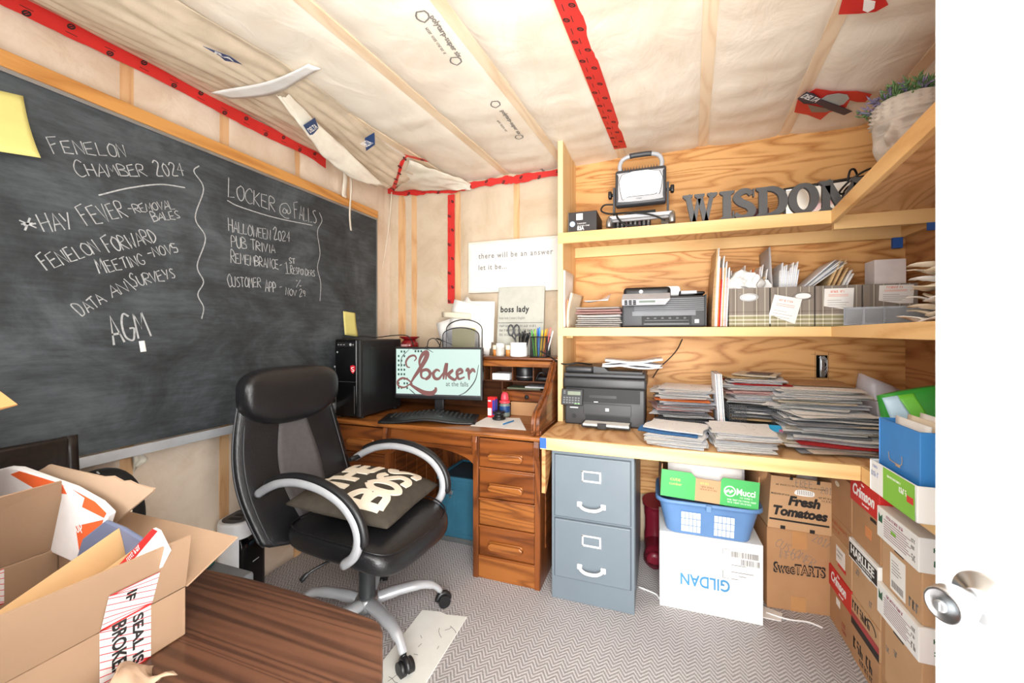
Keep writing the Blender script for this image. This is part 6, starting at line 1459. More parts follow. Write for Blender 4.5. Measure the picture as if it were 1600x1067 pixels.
# ---------------------------------------------------------------- office chair
oc = thing('office_chair', 'black leather high-back office chair with silver arms facing the desk corner', 'chair', (-1.225, 1.50, 0), -.06)
def cushion_fn(x0, x1, w0, w1, z0, zt, edge=3.2, crown=.03, front=.0):
    """a padded block: outline superellipse, soft crown"""
    pass
def pad(t, cx, cy, cz, lx, ly, lz, p=4.0, q=2.6, nu=48, nv=20, bend=None, mi=0):
    vs = []; fs = []
    sg = lambda c, e: math.copysign(abs(c)**e, c)
    for j in range(nv+1):
        th = -PI/2+PI*j/nv
        for i in range(nu):
            ph = 2*PI*i/nu
            x = lx*sg(math.cos(th), 2/q)*sg(math.cos(ph), 2/p); y = ly*sg(math.cos(th), 2/q)*sg(math.sin(ph), 2/p); z = lz*sg(math.sin(th), 2/q)
            v = Vector((cx+x, cy+y, cz+z)); vs.append(bend(v) if bend else v)
    for j in range(nv):
        for i in range(nu): fs.append((j*nu+i, j*nu+(i+1) % nu, (j+1)*nu+(i+1) % nu, (j+1)*nu+i))
    return t.add(vs, fs, mi, True)
t = MB(); sb = lambda v: Vector((v.x, v.y*(1-.06*max(0, -v.x)/.25), v.z-.035*max(0, (v.x-.12)/.18)**2-.012*math.cos(v.y*6)))
pad(t, .025, 0, .466, .285, .262, .066, 5, 3.4, 64, 24, sb); seat = t.build('seat', M_LEATHER, oc)
t = MB(); t.tube([sb(Vector((.025+.274*math.copysign(abs(math.cos(a))**.4, math.cos(a)), .254*math.copysign(abs(math.sin(a))**.4, math.sin(a)), .512))) for a in [2*PI*k/64 for k in range(64)]], .0035, 6, closed=True); t.build('seam', M_BLACK, seat)
def backx(z):
    s = (z-.42)/.72
    return -.300-.165*s-.040*math.sin(PI*s*1.15)+.03*max(0, .3-s)
def backfn(u, v, off=0, wsc=1.0):
    z = .41+.735*v; w = (.262+.040*math.sin(PI*min(1, v*1.25))-.032*v)*wsc*(1-.5*max(0, (v-.93)/.07)**2)*(1-.35*max(0, (.06-v)/.06)**2)
    y = (u-.5)*2; sh_y = -.035-.045*v
    return Vector((backx(z)+.035*y*y+off*(1-abs(y)**4)*(1-max(0, (v-.9)/.1)**2), y*w+sh_y, z))
def slabfrom(t, fa, fb, nu, nv):
    vs = [fa(i/nu, j/nv) for i in range(nu+1) for j in range(nv+1)]+[fb(i/nu, j/nv) for i in range(nu+1) for j in range(nv+1)]; K = (nu+1)*(nv+1); fs = []
    ix = lambda i, j: i*(nv+1)+j
    for i in range(nu):
        for j in range(nv): fs += [(ix(i, j), ix(i+1, j), ix(i+1, j+1), ix(i, j+1)), (K+ix(i, j), K+ix(i, j+1), K+ix(i+1, j+1), K+ix(i+1, j))]
    for i in range(nu): fs += [(ix(i, 0), K+ix(i, 0), K+ix(i+1, 0), ix(i+1, 0)), (ix(i, nv), ix(i+1, nv), K+ix(i+1, nv), K+ix(i, nv))]
    for j in range(nv): fs += [(ix(0, j), ix(0, j+1), K+ix(0, j+1), K+ix(0, j)), (ix(nu, j), K+ix(nu, j), K+ix(nu, j+1), ix(nu, j+1))]
    return t.add(vs, fs, 0, True)
t = MB(); slabfrom(t, lambda u, v: backfn(u, v, .050), lambda u, v: backfn(u, v, -.050), 32, 36); back = t.build('backrest', M_LEATHER, oc)
t = MB()
def stripw(v): return .085+.02*math.sin(PI*(v-.1)*1.3)
def stripfn(off):
    def f(u, v):
        vv = .06+.63*v; p = backfn(.5+(u-.5)*2*stripw(v)/.56, vv, .050); p.x += off; return p
    return f
slabfrom(t, stripfn(.004), stripfn(-.01), 8, 24); t.build('mesh_strip', M_MESH, back)
t = MB()
def hb(v):
    s = max(-1, min(1, (v.y+.078)/.25)); v.z -= -.012*s*s+.018*(1-s*s)*(1 if v.z < 1.04 else 0)*.9*(1.04-v.z)/.08; v.x += .028*s*s; return v
pad(t, backx(1.035)+.044, -.078, 1.038, .072, .246, .118, 3.4, 2.9, 48, 24, hb); t.build('headrest', M_LEATHER, back)
for s in (-1, 1):
    t = MB(); t.tube([backfn(.5+s*.44, .04+.66*k/24, .050)+Vector((.004, 0, 0)) for k in range(25)], .0028, 6); t.build('seam', M_DGREY, back)
    t = MB(); t.tube([backfn(.5+s*.497, .04+.78*k/24, 0)+Vector((-.004, 0, 0)) for k in range(25)], .005, 6); t.build('piping', M_DGREY, back)
ap = [(-.33, .640), (-.27, .675), (-.19, .708), (-.08, .727), (.04, .718), (.14, .682), (.20, .625), (.218, .560), (.195, .495), (.140, .448)]
for s in (-1, 1):
    P_ = smoothpts([(x, s*(.272+.012*math.sin(PI*k/9)), z) for k, (x, z) in enumerate(ap)], 5)
    t = MB(); t.tube(P_, .0185, 12); arm = t.build('armrest', M_SILVER, oc)
    t = MB(); Q = []
    for i, p in enumerate(P_):
        a = P_[max(0, i-1)]; c = P_[min(len(P_)-1, i+1)]; d = (c-a).normalized(); Q.append(p+Vector((-d.z, 0, d.x))*.017+Vector((0, s*.010 if s > 0 else .008, 0)))
    Q = Q[4:-8]; t.tube(Q, [.010]+[.0175]*(len(Q)-2)+[.010], 12); t.build('arm_pad', M_BLACK, arm)
    t = MB(); t.rbox(-.31, -.22, s*.24-.01, s*.24+.03*s if s > 0 else s*.24+.01, .60, .65, .006, 2) if False else t.cyl((-.30, s*.20, .652), (-.30, s*.282, .652), .012, n=10); t.cyl((.150, s*.20, .452), (.150, s*.282, .452), .012, n=10); t.build('arm_bolt', M_BLACKM, arm)
t = MB(); t.box(-.14, .12, -.10, .10, .385, .412); t.box(-.30, -.10, -.03, .03, .395, .415); t.box(-.375, -.335, -.05, .03, .40, .58); t.box(-.36, -.29, -.05, .03, .395, .415); t.build('tilt_plate', M_BLACKM, oc, .006)
t = MB(); t.tube(smoothpts([(.02, -.08, .41), (.0, -.2, .40), (-.03, -.27, .385), (-.05, -.30, .36)], 5), [.006]*12+[.010]*4, 8); t.build('lever', M_BLACK, oc)
t = MB(); t.lathe([(0, .30), (.024, .30), (.024, .41), (0, .41)], 20); t.lathe([(0, .105), (.040, .105), (.041, .12), (.036, .135), (.034, .33), (.036, .335), (.0, .335)], 24); t.build('gas_lift', plain('satin_black_steel', (54, 56, 58), .4, .3), oc)
t = MB(); t.lathe([(0, .085), (.050, .085), (.054, .10), (.052, .135), (.042, .145), (0, .145)], 24); t.build('hub', M_STEEL, oc)
for k in range(5):
    a = math.radians(-24+72*k); d = Vector((math.cos(a), math.sin(a), 0)); L = .335
    t = MB(); t.tube(smoothpts([d*.03+Vector((0, 0, .118)), d*.14+Vector((0, 0, .130)), d*.24+Vector((0, 0, .128)), d*.30+Vector((0, 0, .108)), d*L+Vector((0, 0, .072))], 4), [.030]*4+[.027]*4+[.023]*4+[.018]*4+[.015], 12, flat=.8); leg = t.build('base_leg', M_SILVER, oc)
    t = MB(); t.cyl(d*L+Vector((0, 0, .04)), d*L+Vector((0, 0, .075)), .011, n=12); c = d*(L+.012)+Vector((0, 0, .028)); n_ = Vector((-d.y, d.x, 0))
    t.cyl(c-n_*.028, c-n_*.006, .028, n=22); t.cyl(c+n_*.006, c+n_*.028, .028, n=22); t.cyl(c-n_*.007, c+n_*.007, .012, n=12)
    t.tube([c+n_*0+Vector((.030*math.cos(q), .030*math.sin(q), .0)) if False else c+d*.029*math.cos(q)+Vector((0, 0, .031*math.sin(q))) for q in [PI*j/10 for j in range(11)]], .013, 8); t.build('caster', M_BLACK, leg)
# cushion
cu = thing('seat_cushion', 'charcoal woven cushion with cream THE BOSS lettering on the office chair', 'cushion', (-1.245, 1.53, .546), .10); cu.rotation_euler = (0, .10, .10)
def ptop(x, y):
    e = (1-abs(x/.237)**3.2)*(1-abs(y/.237)**3.2); return .012+.068*max(0, e)**.5
t = MB(); N = 28
def pf_(sgn):
    def f(u, v):
        x, y = (u-.5)*.47, (v-.5)*.47; k = .94+.06*(abs(x)+abs(y))/.47*1.0
        return Vector((x*k, y*k, .035+sgn*(ptop(x, y)-.011)*(1 if sgn > 0 else .6)))
    return f
slabfrom(t, pf_(1), pf_(-1), N, N); t.build('cover', M_CUSH, cu)
t = MB()
def ctext(s, x_mid, hgt, wid):
    tot = sum(ADV.get(c, .7) for c in s)-.1; k = wid/tot; u = 0
    for c in s:
        for st in GL[c]:
            pts = smoothpts([((u+x)*k, y*hgt, 0) for x, y in st], 6 if c in 'BOS' else 5) if c in 'BOS' else []
            if not pts:
                for a, b_ in zip(st, st[1:]): pts += [Vector(((u+a[0]+(b_[0]-a[0])*q/6)*k, (a[1]+(b_[1]-a[1])*q/6)*hgt, 0)) for q in range(7)]
            b2 = MB(); b2.strokes([(p.x, p.y) for p in pts], .033, .005)
            out = []
            for p in b2.v: X, Y = x_mid-p.y, p.x-wid/2; out.append(Vector((X*.97, Y*.97, .035+ptop(X, Y)-.011+.0015+p.z)))
            t.add(out, b2.f)
        u += ADV.get(c, .7)
ctext('THE', -.035, .135, .34); ctext('BOSS', .175, .15, .39); t.build('lettering', M_CREAM, cu)
t = MB(); t.v = []
cor = [at(600, 985, z=0), at(662, 952, z=0), at(732, 966, z=0), at(672, 1066, z=0)]
bp = [(-1.02, 1.08), (-1.05, 1.672), (-.96, 1.69), (-.93, 1.682), (-.832, 1.702), (-.82, 1.34), (-.80, 1.08)]
t.prism(bp, .006, z0=.0005); wb = simple('floor_board', 'white cracked board lying on the carpet under the front chair caster', 'board', t, plain('chipped_white_paint', (226, 226, 220), .6, var=.04))
t = MB(); rr = random.Random(4)
for k in range(16):
    x, y = rr.uniform(-.99, -.86), 1.10+.56*k/16+rr.uniform(-.02, .02); a = rr.uniform(-.6, .6)+(PI/2 if k % 3 else 0)
    pts = [(x+(.018*j)*math.cos(a)+rr.uniform(-.005, .005)-wb.location.x, y+(.018*j)*math.sin(a)+rr.uniform(-.005, .005)-wb.location.y) for j in range(rr.randrange(2, 5))]; t.strokes(pts, .0022, .0004, z0=.0061)
t.build('cracks', M_GINK, wb)

# ---------------------------------------------------------------- table and the things at the left
tb_ = thing('table', 'walnut laminate table with a bowed edge and rounded corner at the front left', 'table', (-1.0, .36, 0)); TL = Vector(tb_.location)
op = [(-1.62, .06), (-1.62, .60), (-1.56, .635), (-1.40, .655), (-1.132, .672), (-1.0, .684), (-.88, .690), (-.76, .690), (-.645, .684), (-.576, .679), (-.535, .675), (-.514, .668), (-.498, .655), (-.483, .634), (-.452, .594), (-.425, .556), (-.385, .49), (-.355, .41), (-.34, .30), (-.345, .18), (-.36, .06)]
t = MB(); t.prism([(x-TL.x, y-TL.y) for x, y in op], .028, z0=.712); t.build('tabletop', M_WALNUT, tb_, .003)
t = MB()
for (x, y) in ((-1.22, .16), (-1.22, .54), (-.55, .16), (-.60, .54)):
    l = MB(); l.cyl((x-TL.x, y-TL.y, 0), (x-TL.x, y-TL.y, .712), .025, n=16); l.build('leg', M_BLACKM, tb_)
wc = thing('wooden_chair', 'dark stained wooden chair with its back against the chalkboard wall', 'chair', (-1.60, .54, 0))
def cpt(n, *bx, m=M_DARKWOOD, bev=.006):
    q = MB(); q.box(*bx); return q.build(n, m, wc, bev, 3)
q = MB(); q.rbox(-.165, -.135, -.23, .20, .845, .985, .012, 3); q.build('top_rail', M_DARKWOOD, wc)
for s in (-.205, .205):
    q = MB(); q.tube(smoothpts([(-.05, s, 0), (-.10, s, .44), (-.135, s, .75), (-.155, s, .985)], 5), .021, 8, flat=.8); q.build('back_post', M_DARKWOOD, wc)
cpt('seat', -.10, .26, -.215, .215, .43, .46)
for s in (-.19, .19):
    q = MB(); q.tube([(.23, s, 0), (.23, s, .43)], .018, 8); q.build('front_leg', M_DARKWOOD, wc)
for k in range(5): cpt('slat', -.138+.0, -.122, -.15+.068*k, -.12+.068*k, .46, .86, bev=.003)
q = MB(); q.box(-.134, -.130, .06, .10, .835, .845); q.build('metal_bracket', M_CHROME, wc)
bg_ = thing('black_bag', 'black fabric bag with pale cord hanging beside the dark wooden chair', 'bag', (-1.83, .858, .405))
t = MB(); pad(t, 0, 0, .215, .10, .115, .215, 2.6, 2.4, 32, 18); t.build('bag_body', plain('black_nylon', (22, 22, 24), .7, var=.2, vs=40), bg_)
t = MB(); t.tube(smoothpts([(.04, -.10, .42), (.09, -.03, .36), (.10, .04, .26), (.09, .08, .15)], 6), .0035, 6); t.tube(smoothpts([(.02, -.02, .43), (.07, .0, .38), (.08, .03, .36)], 5), .003, 6); t.build('cord', M_MGREY, bg_)
t = MB(); t.ball((.102, .03, .285), .008, .008, .012, 10, 8); t.build('cord_stop', M_OFFW, bg_)
t = MB(); t.tube(smoothpts([(0, -.06, .41), (0, -.08, .47), (0, -.11, .50), (.0, -.13, .45), (0, -.08, .40)], 5), .008, 6); t.build('strap', M_BLACKM, bg_)
ht = thing('tower_heater', 'white tower heater with a black front panel beside the office chair', 'heater', (-1.925, 1.44, 0), .22); 
t = MB(); sec = rr_(.15, .20, .06, 8); ringloft(t, [([(x*.93, y*.93) for x, y in sec], 0), (sec, .02), (sec, .40), ([(x*.95, y*.95) for x, y in sec], .414)]); t.add([(x*.95, y*.95, .414) for x, y in sec], [list(range(len(sec)))]); t.build('housing', plain('white_plastic', (232, 232, 234), .35), ht)
t = MB(); ringloft(t, [([(x*.80, y*.82) for x, y in sec], .4145), ([(x*.80, y*.82) for x, y in sec], .418)]); t.add([(x*.80, y*.82, .418) for x, y in sec], [list(range(len(sec)))]); t.build('top_grille', M_DGREY, ht)
t = MB()
for k in range(3): t.box(-.03, .03, -.05+.04*k, -.03+.04*k, .418, .4195)
t.build('top_slots', M_BLACKM, ht)
t = MB(); fs = [p for p in sec if p[0] > -.02 and p[1] > -.09]; 
arc = [(x*1.012, y*1.006) for x, y in sec if x > .052]; arc.sort(key=lambda p: p[1])
t.sheet(lambda u, v: (lambda p: (p[0], p[1], .01+.33*v))(arc[int(round(u*(len(arc)-1)))]), len(arc)-1, 6, .002); t.build('front_panel', M_BLACKG, ht)
t = MB(); t.box(.0765, .0775, -.02, .02, .205, .209); t.build('logo_bar', M_MGREY, ht)
sb_ = thing('storage_bin', 'dark grey storage bin standing behind the walnut table', 'bin', (-1.41, .838, 0))
t = MB(); t.rbox(-.26, .265, -.052, .045, 0, .56, .012, 2); t.build('bin_body', M_DGREY, sb_)
t = MB(); t.rbox(-.27, .275, -.058, .052, .56, .60, .008, 2); t.build('lid', plain('grey_lid', (92, 96, 100), .5), sb_)
t = MB(); pad(t, -1.295, .85, .622, .035, .022, .022, 2.5, 2.2, 24, 12); simple('green_pouch', 'small dark green pouch on the grey storage bin', 'pouch', t, plain('dark_green_cloth', (24, 62, 58), .7))
# open carton on the table
BX0, BX1, BY0, BY1, BZ, BT = -1.26, -.842, .075, .52, .741, .832
ob2 = carton('open_carton', 'open cardboard carton of mailers on the walnut table', 'box', ((BX0+BX1)/2, (BY0+BY1)/2, BZ), BX1-BX0, BY1-BY0, BT-BZ, M_CARD4, 0, False)
OL = Vector(ob2.location)
def flap(pts, lab=None, m=M_CARD4, n='flap', par=ob2):
    q = MB(); q.quad([Vector(p)-OL for p in pts], .004); return q.build(n, m, par, 0, label=lab)
nf = flap([(BX1, BY0, BT), (BX1, BY1, BT), (-.803, .505, .940), (-.800, .10, .945)])
bf = flap([(BX0, BY1, BT), (BX1, BY1, BT), (-.815, .600, .892), (-1.27, .605, .888)])
lf = flap([(BX0, BY0, BT), (BX0, BY1, BT), (-1.205, .500, .992), (-1.195, .09, .985)])
flap([(BX0, BY0, BT), (BX1, BY0, BT), (-.83, -.0, .80), (-1.27, -.0, .80)])
def tapestrip(parent, M, w, h, words):
    q = MB(); q.box(-w/2, w/2, -h/2, h/2, 0, .0008, 0, M); tp = q.build('seal_tape', plain('white_tape', (222, 218, 216), .5), parent)
    q = MB(); k = -w
    while k < w: q.strokes([(max(-w/2, min(w/2, k)), -h/2), (max(-w/2, min(w/2, k+.03)), h/2)], .0013, .0003, M @ Matrix.Translation((0, 0, .0008))); k += .012
    q.build('red_hatching', M_REDP, tp)
    q = MB()
    for (s, x, y, hh, ww) in words: q.text(s, M @ Matrix.Translation((x, y, .0012)), w=ww, h=hh, th=.0004, bold=.03)
    q.build('lettering', M_INK, tp)
M = frame(Vector((BX1+.0004, .428, .787))-OL, (0, 0, -1), (0, 1, 0)); tapestrip(ob2, M, .092, .07, [('SEAL IS', -.042, .008, .016, .085), ('BROKEN', -.045, -.020, .020, .09)])
fd = Vector((.040, 0, .110)).normalized(); M = frame(Vector((BX1+.012+.0025, .428, BT+.034))-OL, -fd, (0, 1, 0)); tapestrip(ob2, M, .062, .07, [('IF', -.02, -.01, .014, .02)])
ld = Vector((.055, 0, .155)).normalized(); M = frame(Vector((BX0+.0045, .40, .795))-OL, (0, 0, -1), (0, 1, 0)); tapestrip(ob2, M, .07, .07, [('OK', -.02, -.012, .016, .03)])
# contents
def ppoly(pts, y, th):
    P3 = [at(a, c, y=y) for a, c in pts]; q = MB(); q.prism([(p.x, p.z) for p in P3], th, Matrix(((1, 0, 0, 0), (0, 0, 1, y), (0, 1, 0, 0), (0, 0, 0, 1)))); return q
cs = simple('cardboard_sheet', 'pale torn cardboard sheet standing behind the white and orange mailer', 'cardboard sheet', ppoly([(40, 800), (52, 740), (70, 730), (76, 726), (110, 734), (160, 745), (175, 744), (190, 752), (200, 751), (212, 757), (240, 764), (238, 768), (205, 795), (172, 822), (152, 836)], .545, .005), M_CARD2)
ml = simple('mailer', 'white and orange plastic mailer sticking out of the open carton', 'mailer', ppoly([(-60, 800), (-60, 748), (10, 730), (25, 731), (110, 762), (150, 785), (168, 803), (162, 822), (124, 884)], .505, .016), plain('mailer_white', (242, 240, 240), .4), .004)
def mpatch(n, pts, m, y=.5044):
    q = ppoly(pts, y, .0006); q.v = [p-ml.location for p in q.v]; return q.build(n, m, ml)
mpatch('orange_band', [(16, 741), (30, 736), (96, 756), (104, 772), (62, 768)], M_ORANGE); mpatch('orange_corner', [(112, 764), (148, 784), (166, 802), (162, 809), (128, 792), (132, 778)], M_ORANGE)
mpatch('orange_end', [(118, 822), (161, 812), (158, 824), (126, 878)], M_ORANGE)
q = MB(); Mq = Matrix.Translation(-ml.location) @ frame(at(124, 838, y=.5036), (1, 0, .9), (-.9, 0, 1)); q.text('up', Mq, w=.022, h=.022, th=.0005); q.build('lettering', M_WHITE, ml)
simple('mailer', 'blue-grey plastic mailer behind the manila padded envelope', 'mailer', ppoly([(110, 900), (128, 842), (163, 814), (190, 825), (228, 848), (205, 885)], .490, .008), M_GBLUE, .003)
for k, (xx, zt0, zt1, y1, lab) in enumerate([(-.985, .775, .932, .490, 'tall manila padded envelope standing in the open carton'), (-.940, .755, .900, .492, 'second manila padded envelope folded in front of the tall one')]):
    q = MB()
    q.sheet(lambda u, v: (xx+.030*v*(1-v)*4*.6+.02*(1-v), .10+(y1-.10)*u, .754+v*((zt0+(zt1-zt0)*u)-.754)), 10, 8, .022); simple('padded_envelope', lab, 'envelope', q, M_MANILA, .004)
rm = simple('mailer', 'red and white mailer at the right end of the open carton', 'mailer', ppoly([(178, 915), (185, 884), (238, 826), (246, 830), (262, 862), (240, 905)], .462, .006), plain('mailer_white', (242, 240, 240), .4), .001)
q = ppoly([(182, 890), (184, 884), (238, 826), (246, 830), (196, 888)], .4614, .0006); q.v = [p-rm.location for p in q.v]; q.build('red_band', M_REDP, rm)
q = MB(); Mq = Matrix.Translation(-rm.location) @ frame(at(200, 878, y=.4608), at(240, 834, y=.46)-at(200, 878, y=.46), (-1, 0, 1)); squig(q, Mq, 0, 0, .05, .008); q.build('lettering', M_WHITE, rm)
simple('white_slip', 'small white paper slip behind the right flap of the open carton', 'paper', ppoly([(268, 905), (278, 886), (286, 893), (272, 908)], .528, .001), M_PAPER)
q = MB(); rr = random.Random(12); q.sheet(lambda u, v: (-.832+.08*u+.01*math.sin(v*7), .36+.08*v+.008*math.sin(u*8), .748+.035*math.sin(PI*u)*math.sin(PI*v)+.006*math.sin(u*13+v*9)), 10, 10, .003); q.v = [p+Vector((rr.uniform(-.002, .002), 0, 0)) for p in q.v]
simple('kraft_scrap', 'crumpled scrap of pale kraft paper on the table against the open carton', 'paper', q, M_CARD2)
tc2 = carton('tall_carton', 'taller carton at the left end of the table with a flap sticking out', 'box', (-1.45, .215, .741), .27, .30, .385, M_CARD, 0, True)
q = MB(); o3 = Vector(tc2.location); pts = [Vector((-1.315, .30, 1.126)), Vector((-1.315, .365, 1.126)), Vector((-1.295, .468, 1.157)), Vector((-1.36, .44, 1.215))]
q.quad([p-o3 for p in pts], .004); q.build('flap', plain('cardboard_orange', (204, 146, 90), .8), tc2)
q = MB(); q.sheet(lambda u, v: (-1.325+.0*u+.01*math.sin(v*6), .33+.125*u*(1-.25*v), 1.165-.085*v+.008*math.sin(u*9)), 8, 8, .0015); q.v = [p-o3 for p in q.v]; q.build('clear_tape', film('clear_tape', (196, 196, 200), .6, .15), tc2)

# ---------------------------------------------------------------- wall of produce boxes on the right
SX = .740
def sbox(name, lab, y0, y1, z0, z1, mt, x0=SX, x1=1.12, group=None, cat='box', top=True):
    o = carton(name, lab, cat, ((x0+x1)/2, (y0+y1)/2, z0), x1-x0, y1-y0, z1-z0, mt, 0, top, group)
    o['w2'] = (x1-x0)/2; del o['w2']; return o, (x1-x0)/2, (y1-y0)/2, z1-z0
def side(o, w, d, z, u=0, e=.0004): return frame((-w-e, -u, z), (0, -1, 0), (0, 0, 1))   # u to the right along the face seen from the room
def endf(o, d, x, z, e=.0004): return frame((x, -d-e, z), (1, 0, 0), (0, 0, 1))
def ft_(o, M, items, m, n='lettering'):
    q = MB()
    for it in items:
        if it[0] is None: squig(q, M, it[1], it[2], it[3], it[4], lw=it[4]*.2); continue
        q.text(it[0], M @ Matrix.Translation((it[1], it[2], 0)), w=it[3], h=it[4], th=.0006, **(it[5] if len(it) > 5 else {}))
    return q.build(n, m, o)
def patch(o, n, M, x0, x1, z0, z1, m, th=.0007):
    q = MB(); q.box(x0, x1, z0, z1, 0, th, 0, M); return q.build(n, m, o)
G = 'stacked produce boxes on the right'
# column at the far end
o, w, d, h = sbox('produce_box', 'plain brown box with red stamp at the foot of the far column', 2.045, 2.27, 0, .156, M_CARD3); M = side(o, w, d, 0)
ft_(o, M, [(None, .02, .05, .035, .02), (None, .02, .03, .045, .012)], plain('red_stamp', (160, 60, 44), .6)); patch(o, 'torn_label', M, -.04, .0, .11, .14, M_PAPER)
o, w, d, h = sbox('produce_box', 'red fruit tray low in the far column of boxes by the candy carton', 2.040, 2.272, .157, .252, M_REDP, SX-.004); M = side(o, w, d, 0)
ft_(o, M, [('Crimson', -.085, .035, .155, .045, {'shear': .25, 'bold': .03}), ('The', -.02, .082, .025, .010), ('brand', .0, .014, .04, .009)], M_WHITE)
o, w, d, h = sbox('produce_box', 'brown box with a white shipping label in the middle of the far column', 2.045, 2.27, .253, .408, M_CARD); M = side(o, w, d, 0)
patch(o, 'white_label', M, -.04, .05, .05, .12, M_PAPER); ft_(o, M @ Matrix.Translation((0, 0, .0008)), [(None, -.03, .095, .06, .010), (None, -.03, .075, .05, .010)], M_GINK); patch(o, 'red_seal', M, -.02, .06, .035, .050, M_REDP)
o, w, d, h = sbox('produce_box', 'shallow reddish-brown box with orange print in the far column', 2.045, 2.27, .409, .488, M_CARD3); M = side(o, w, d, 0)
ft_(o, M, [(None, -.08, .045, .15, .016), (None, -.08, .02, .08, .012)], plain('rust_print', (176, 92, 54), .6)); ft_(o, endf(o, d, -w+.005, .012), [(None, .0, .0, .03, .008), (None, 0, .02, .03, .008), (None, 0, .04, .03, .008)], plain('rust_print', (176, 92, 54), .6))
o, w, d, h = sbox('produce_box', 'plain brown box with a hand hole at the top of the far column', 2.045, 2.27, .489, .690, M_CARD3); M = side(o, w, d, 0)
q = MB(); q.prism([(.022*math.cos(a), .011*math.sin(a)) for a in [2*PI*k/20 for k in range(20)]], .0007, M @ Matrix.Translation((-.03, .155, 0))); q.build('hand_hole', M_OFFW, o)
q = MB(); q.box(-.10, .10, -.09, .10, 0, .040); o = tag(recenter(q.build('box_lid', M_WHITE, None, .002)), 'white box lid with a dark picture under the worktop on the far column', 'lid', None, (.86, 2.15, .691))
q = MB(); q.box(-.1007, -.1, -.02, .09, .004, .036); q.build('dark_picture', plain('dark_picture', (60, 62, 56), .5), o)
# middle column
Y0, Y1 = 1.812, 2.038
o, w, d, h = sbox('produce_box', 'brown box with black line print at the foot of the middle column', Y0, Y1, 0, .134, M_CARD3, SX-.004); M = side(o, w, d, 0)
ft_(o, M, [(None, -.09, .05, .17, .045, {'bold': .02}), (None, -.04, .02, .11, .02)], M_INK)
o, w, d, h = sbox('produce_box', 'black and red printed box in the lower middle column', Y0, Y1, .135, .248, M_CARD, SX-.004); M = side(o, w, d, 0)
patch(o, 'black_band', M, -.11, .113, .0, .028, M_INK); patch(o, 'red_band', M, -.11, .113, .028, .052, plain('dusty_red', (170, 54, 58), .5)); ft_(o, M, [(None, -.10, .066, .14, .034, {'shear': .2}), ], M_INK)
q = MB(); q.strokes([(.05+.04*math.cos(a), .075+.03*math.sin(a)) for a in [PI*k/10 for k in range(11)]], .006, .0006, M); q.build('handle_print', M_INK, o)
o, w, d, h = sbox('produce_box', 'plain brown box with small grey print below the black and white box lid', Y0, Y1, .249, .398, M_CARD); M = side(o, w, d, 0)
ft_(o, M, [(None, -.08, .10, .03, .012), (None, -.07, .115, .025, .010), (None, .03, .04, .025, .022)], M_GINK); patch(o, 'torn_edge', M, -.03, .04, .135, .147, M_PAPER)
o, w, d, h = sbox('produce_box', 'white box lid with bold white capitals on a black panel in the middle column', Y0-.006, Y1+.006, .399, .478, M_WHITE, SX-.010); M = side(o, w, d, 0)
patch(o, 'black_panel', M, -.112, .114, .008, .064, M_INK); ft_(o, M @ Matrix.Translation((0, 0, .0008)), [('HARLLEE', -.095, .026, .19, .034, {'bold': .02}), (None, -.05, .014, .13, .007)], M_WHITE)
o, w, d, h = sbox('produce_box', 'brown box with faded orange stamp in the middle column', Y0, Y1, .479, .636, M_CARD3); M = side(o, w, d, 0)
patch(o, 'orange_stamp', M, .0, .05, .06, .10, plain('faded_orange', (214, 140, 86), .6)); patch(o, 'slot', M, .04, .085, .135, .147, M_INK)
o, w, d, h = sbox('produce_box', 'red fruit box with white script at the top of the middle column', Y0-.004, Y1+.004, .637, .735, M_REDP, SX-.006); M = side(o, w, d, 0)
ft_(o, M, [('Crimson', -.09, .032, .175, .045, {'shear': .25, 'bold': .03}), ('The', -.02, .082, .025, .009), ('brand', -.01, .014, .05, .009)], M_WHITE)
# near column
Y0, Y1 = 1.568, 1.802
o, w, d, h = sbox('produce_box', 'dark printed tray at the foot of the near column', Y0, Y1, 0, .10, M_CARD3); M = side(o, w, d, 0)
patch(o, 'black_band', M, -.10, .117, .0, .06, M_INK); patch(o, 'red_band', M, -.10, .117, .06, .08, plain('dusty_red', (170, 54, 58), .5))
o, w, d, h = sbox('produce_box', 'large plain brown box under the lower white box of the near column', Y0, Y1, .101, .325, M_CARD); M = side(o, w, d, 0)
ft_(o, M, [(None, -.09, .11, .03, .02), (None, -.04, .13, .03, .02)], M_GINK); patch(o, 'slot', M, -.04, .02, .205, .217, M_INK); patch(o, 'end_strip', M, -.117, -.095, .0, .22, M_CARD3)
def mbox(lab, z0, z1, colr):
    o, w, d, h = sbox('produce_box', lab, Y0-.008, Y1+.006, z0, z1, M_WHITE, SX-.012); M = side(o, w, d, 0)
    q = MB(); q.prism([(-.012, .0), (.012, 0), (.012, .03), (0, .018), (-.012, .03)], .0007, M @ Matrix.Translation((-.098, .055, 0))); q.build('leaf_logo', M_GREEND, o)
    q = MB()
    for k in range(8): q.box(-.075, .06+.012*((k*5) % 3), .018+.008*k, .0205+.008*k, 0, .0006, 0, M)
    q.build('small_print', plain('mauve_print', (170, 140, 150), .6), o)
    ft_(o, M, [(None, -.06, .083, .10, .010), ], plain('plum_print', (150, 70, 100), .6))
    ft_(o, M, [(None, .087, .075, .022, .012), (None, .087, .055, .022, .010), (None, .087, .02, .022, .02)], M_GINK, 'grey_lettering')
    ft_(o, endf(o, d, -w+.035, .02), [(None, 0, .0, .03, .022), (None, .0, .045, .03, .014)], M_GREEND, 'end_lettering'); return o, M
o, M = mbox('white printed tomato box low in the near column with a pink headline', .326, .432, 0)
o, w, d, h = sbox('produce_box', 'brown box with a large white shipping label between the two white boxes', Y0, Y1, .433, .594, M_CARD); M = side(o, w, d, 0)
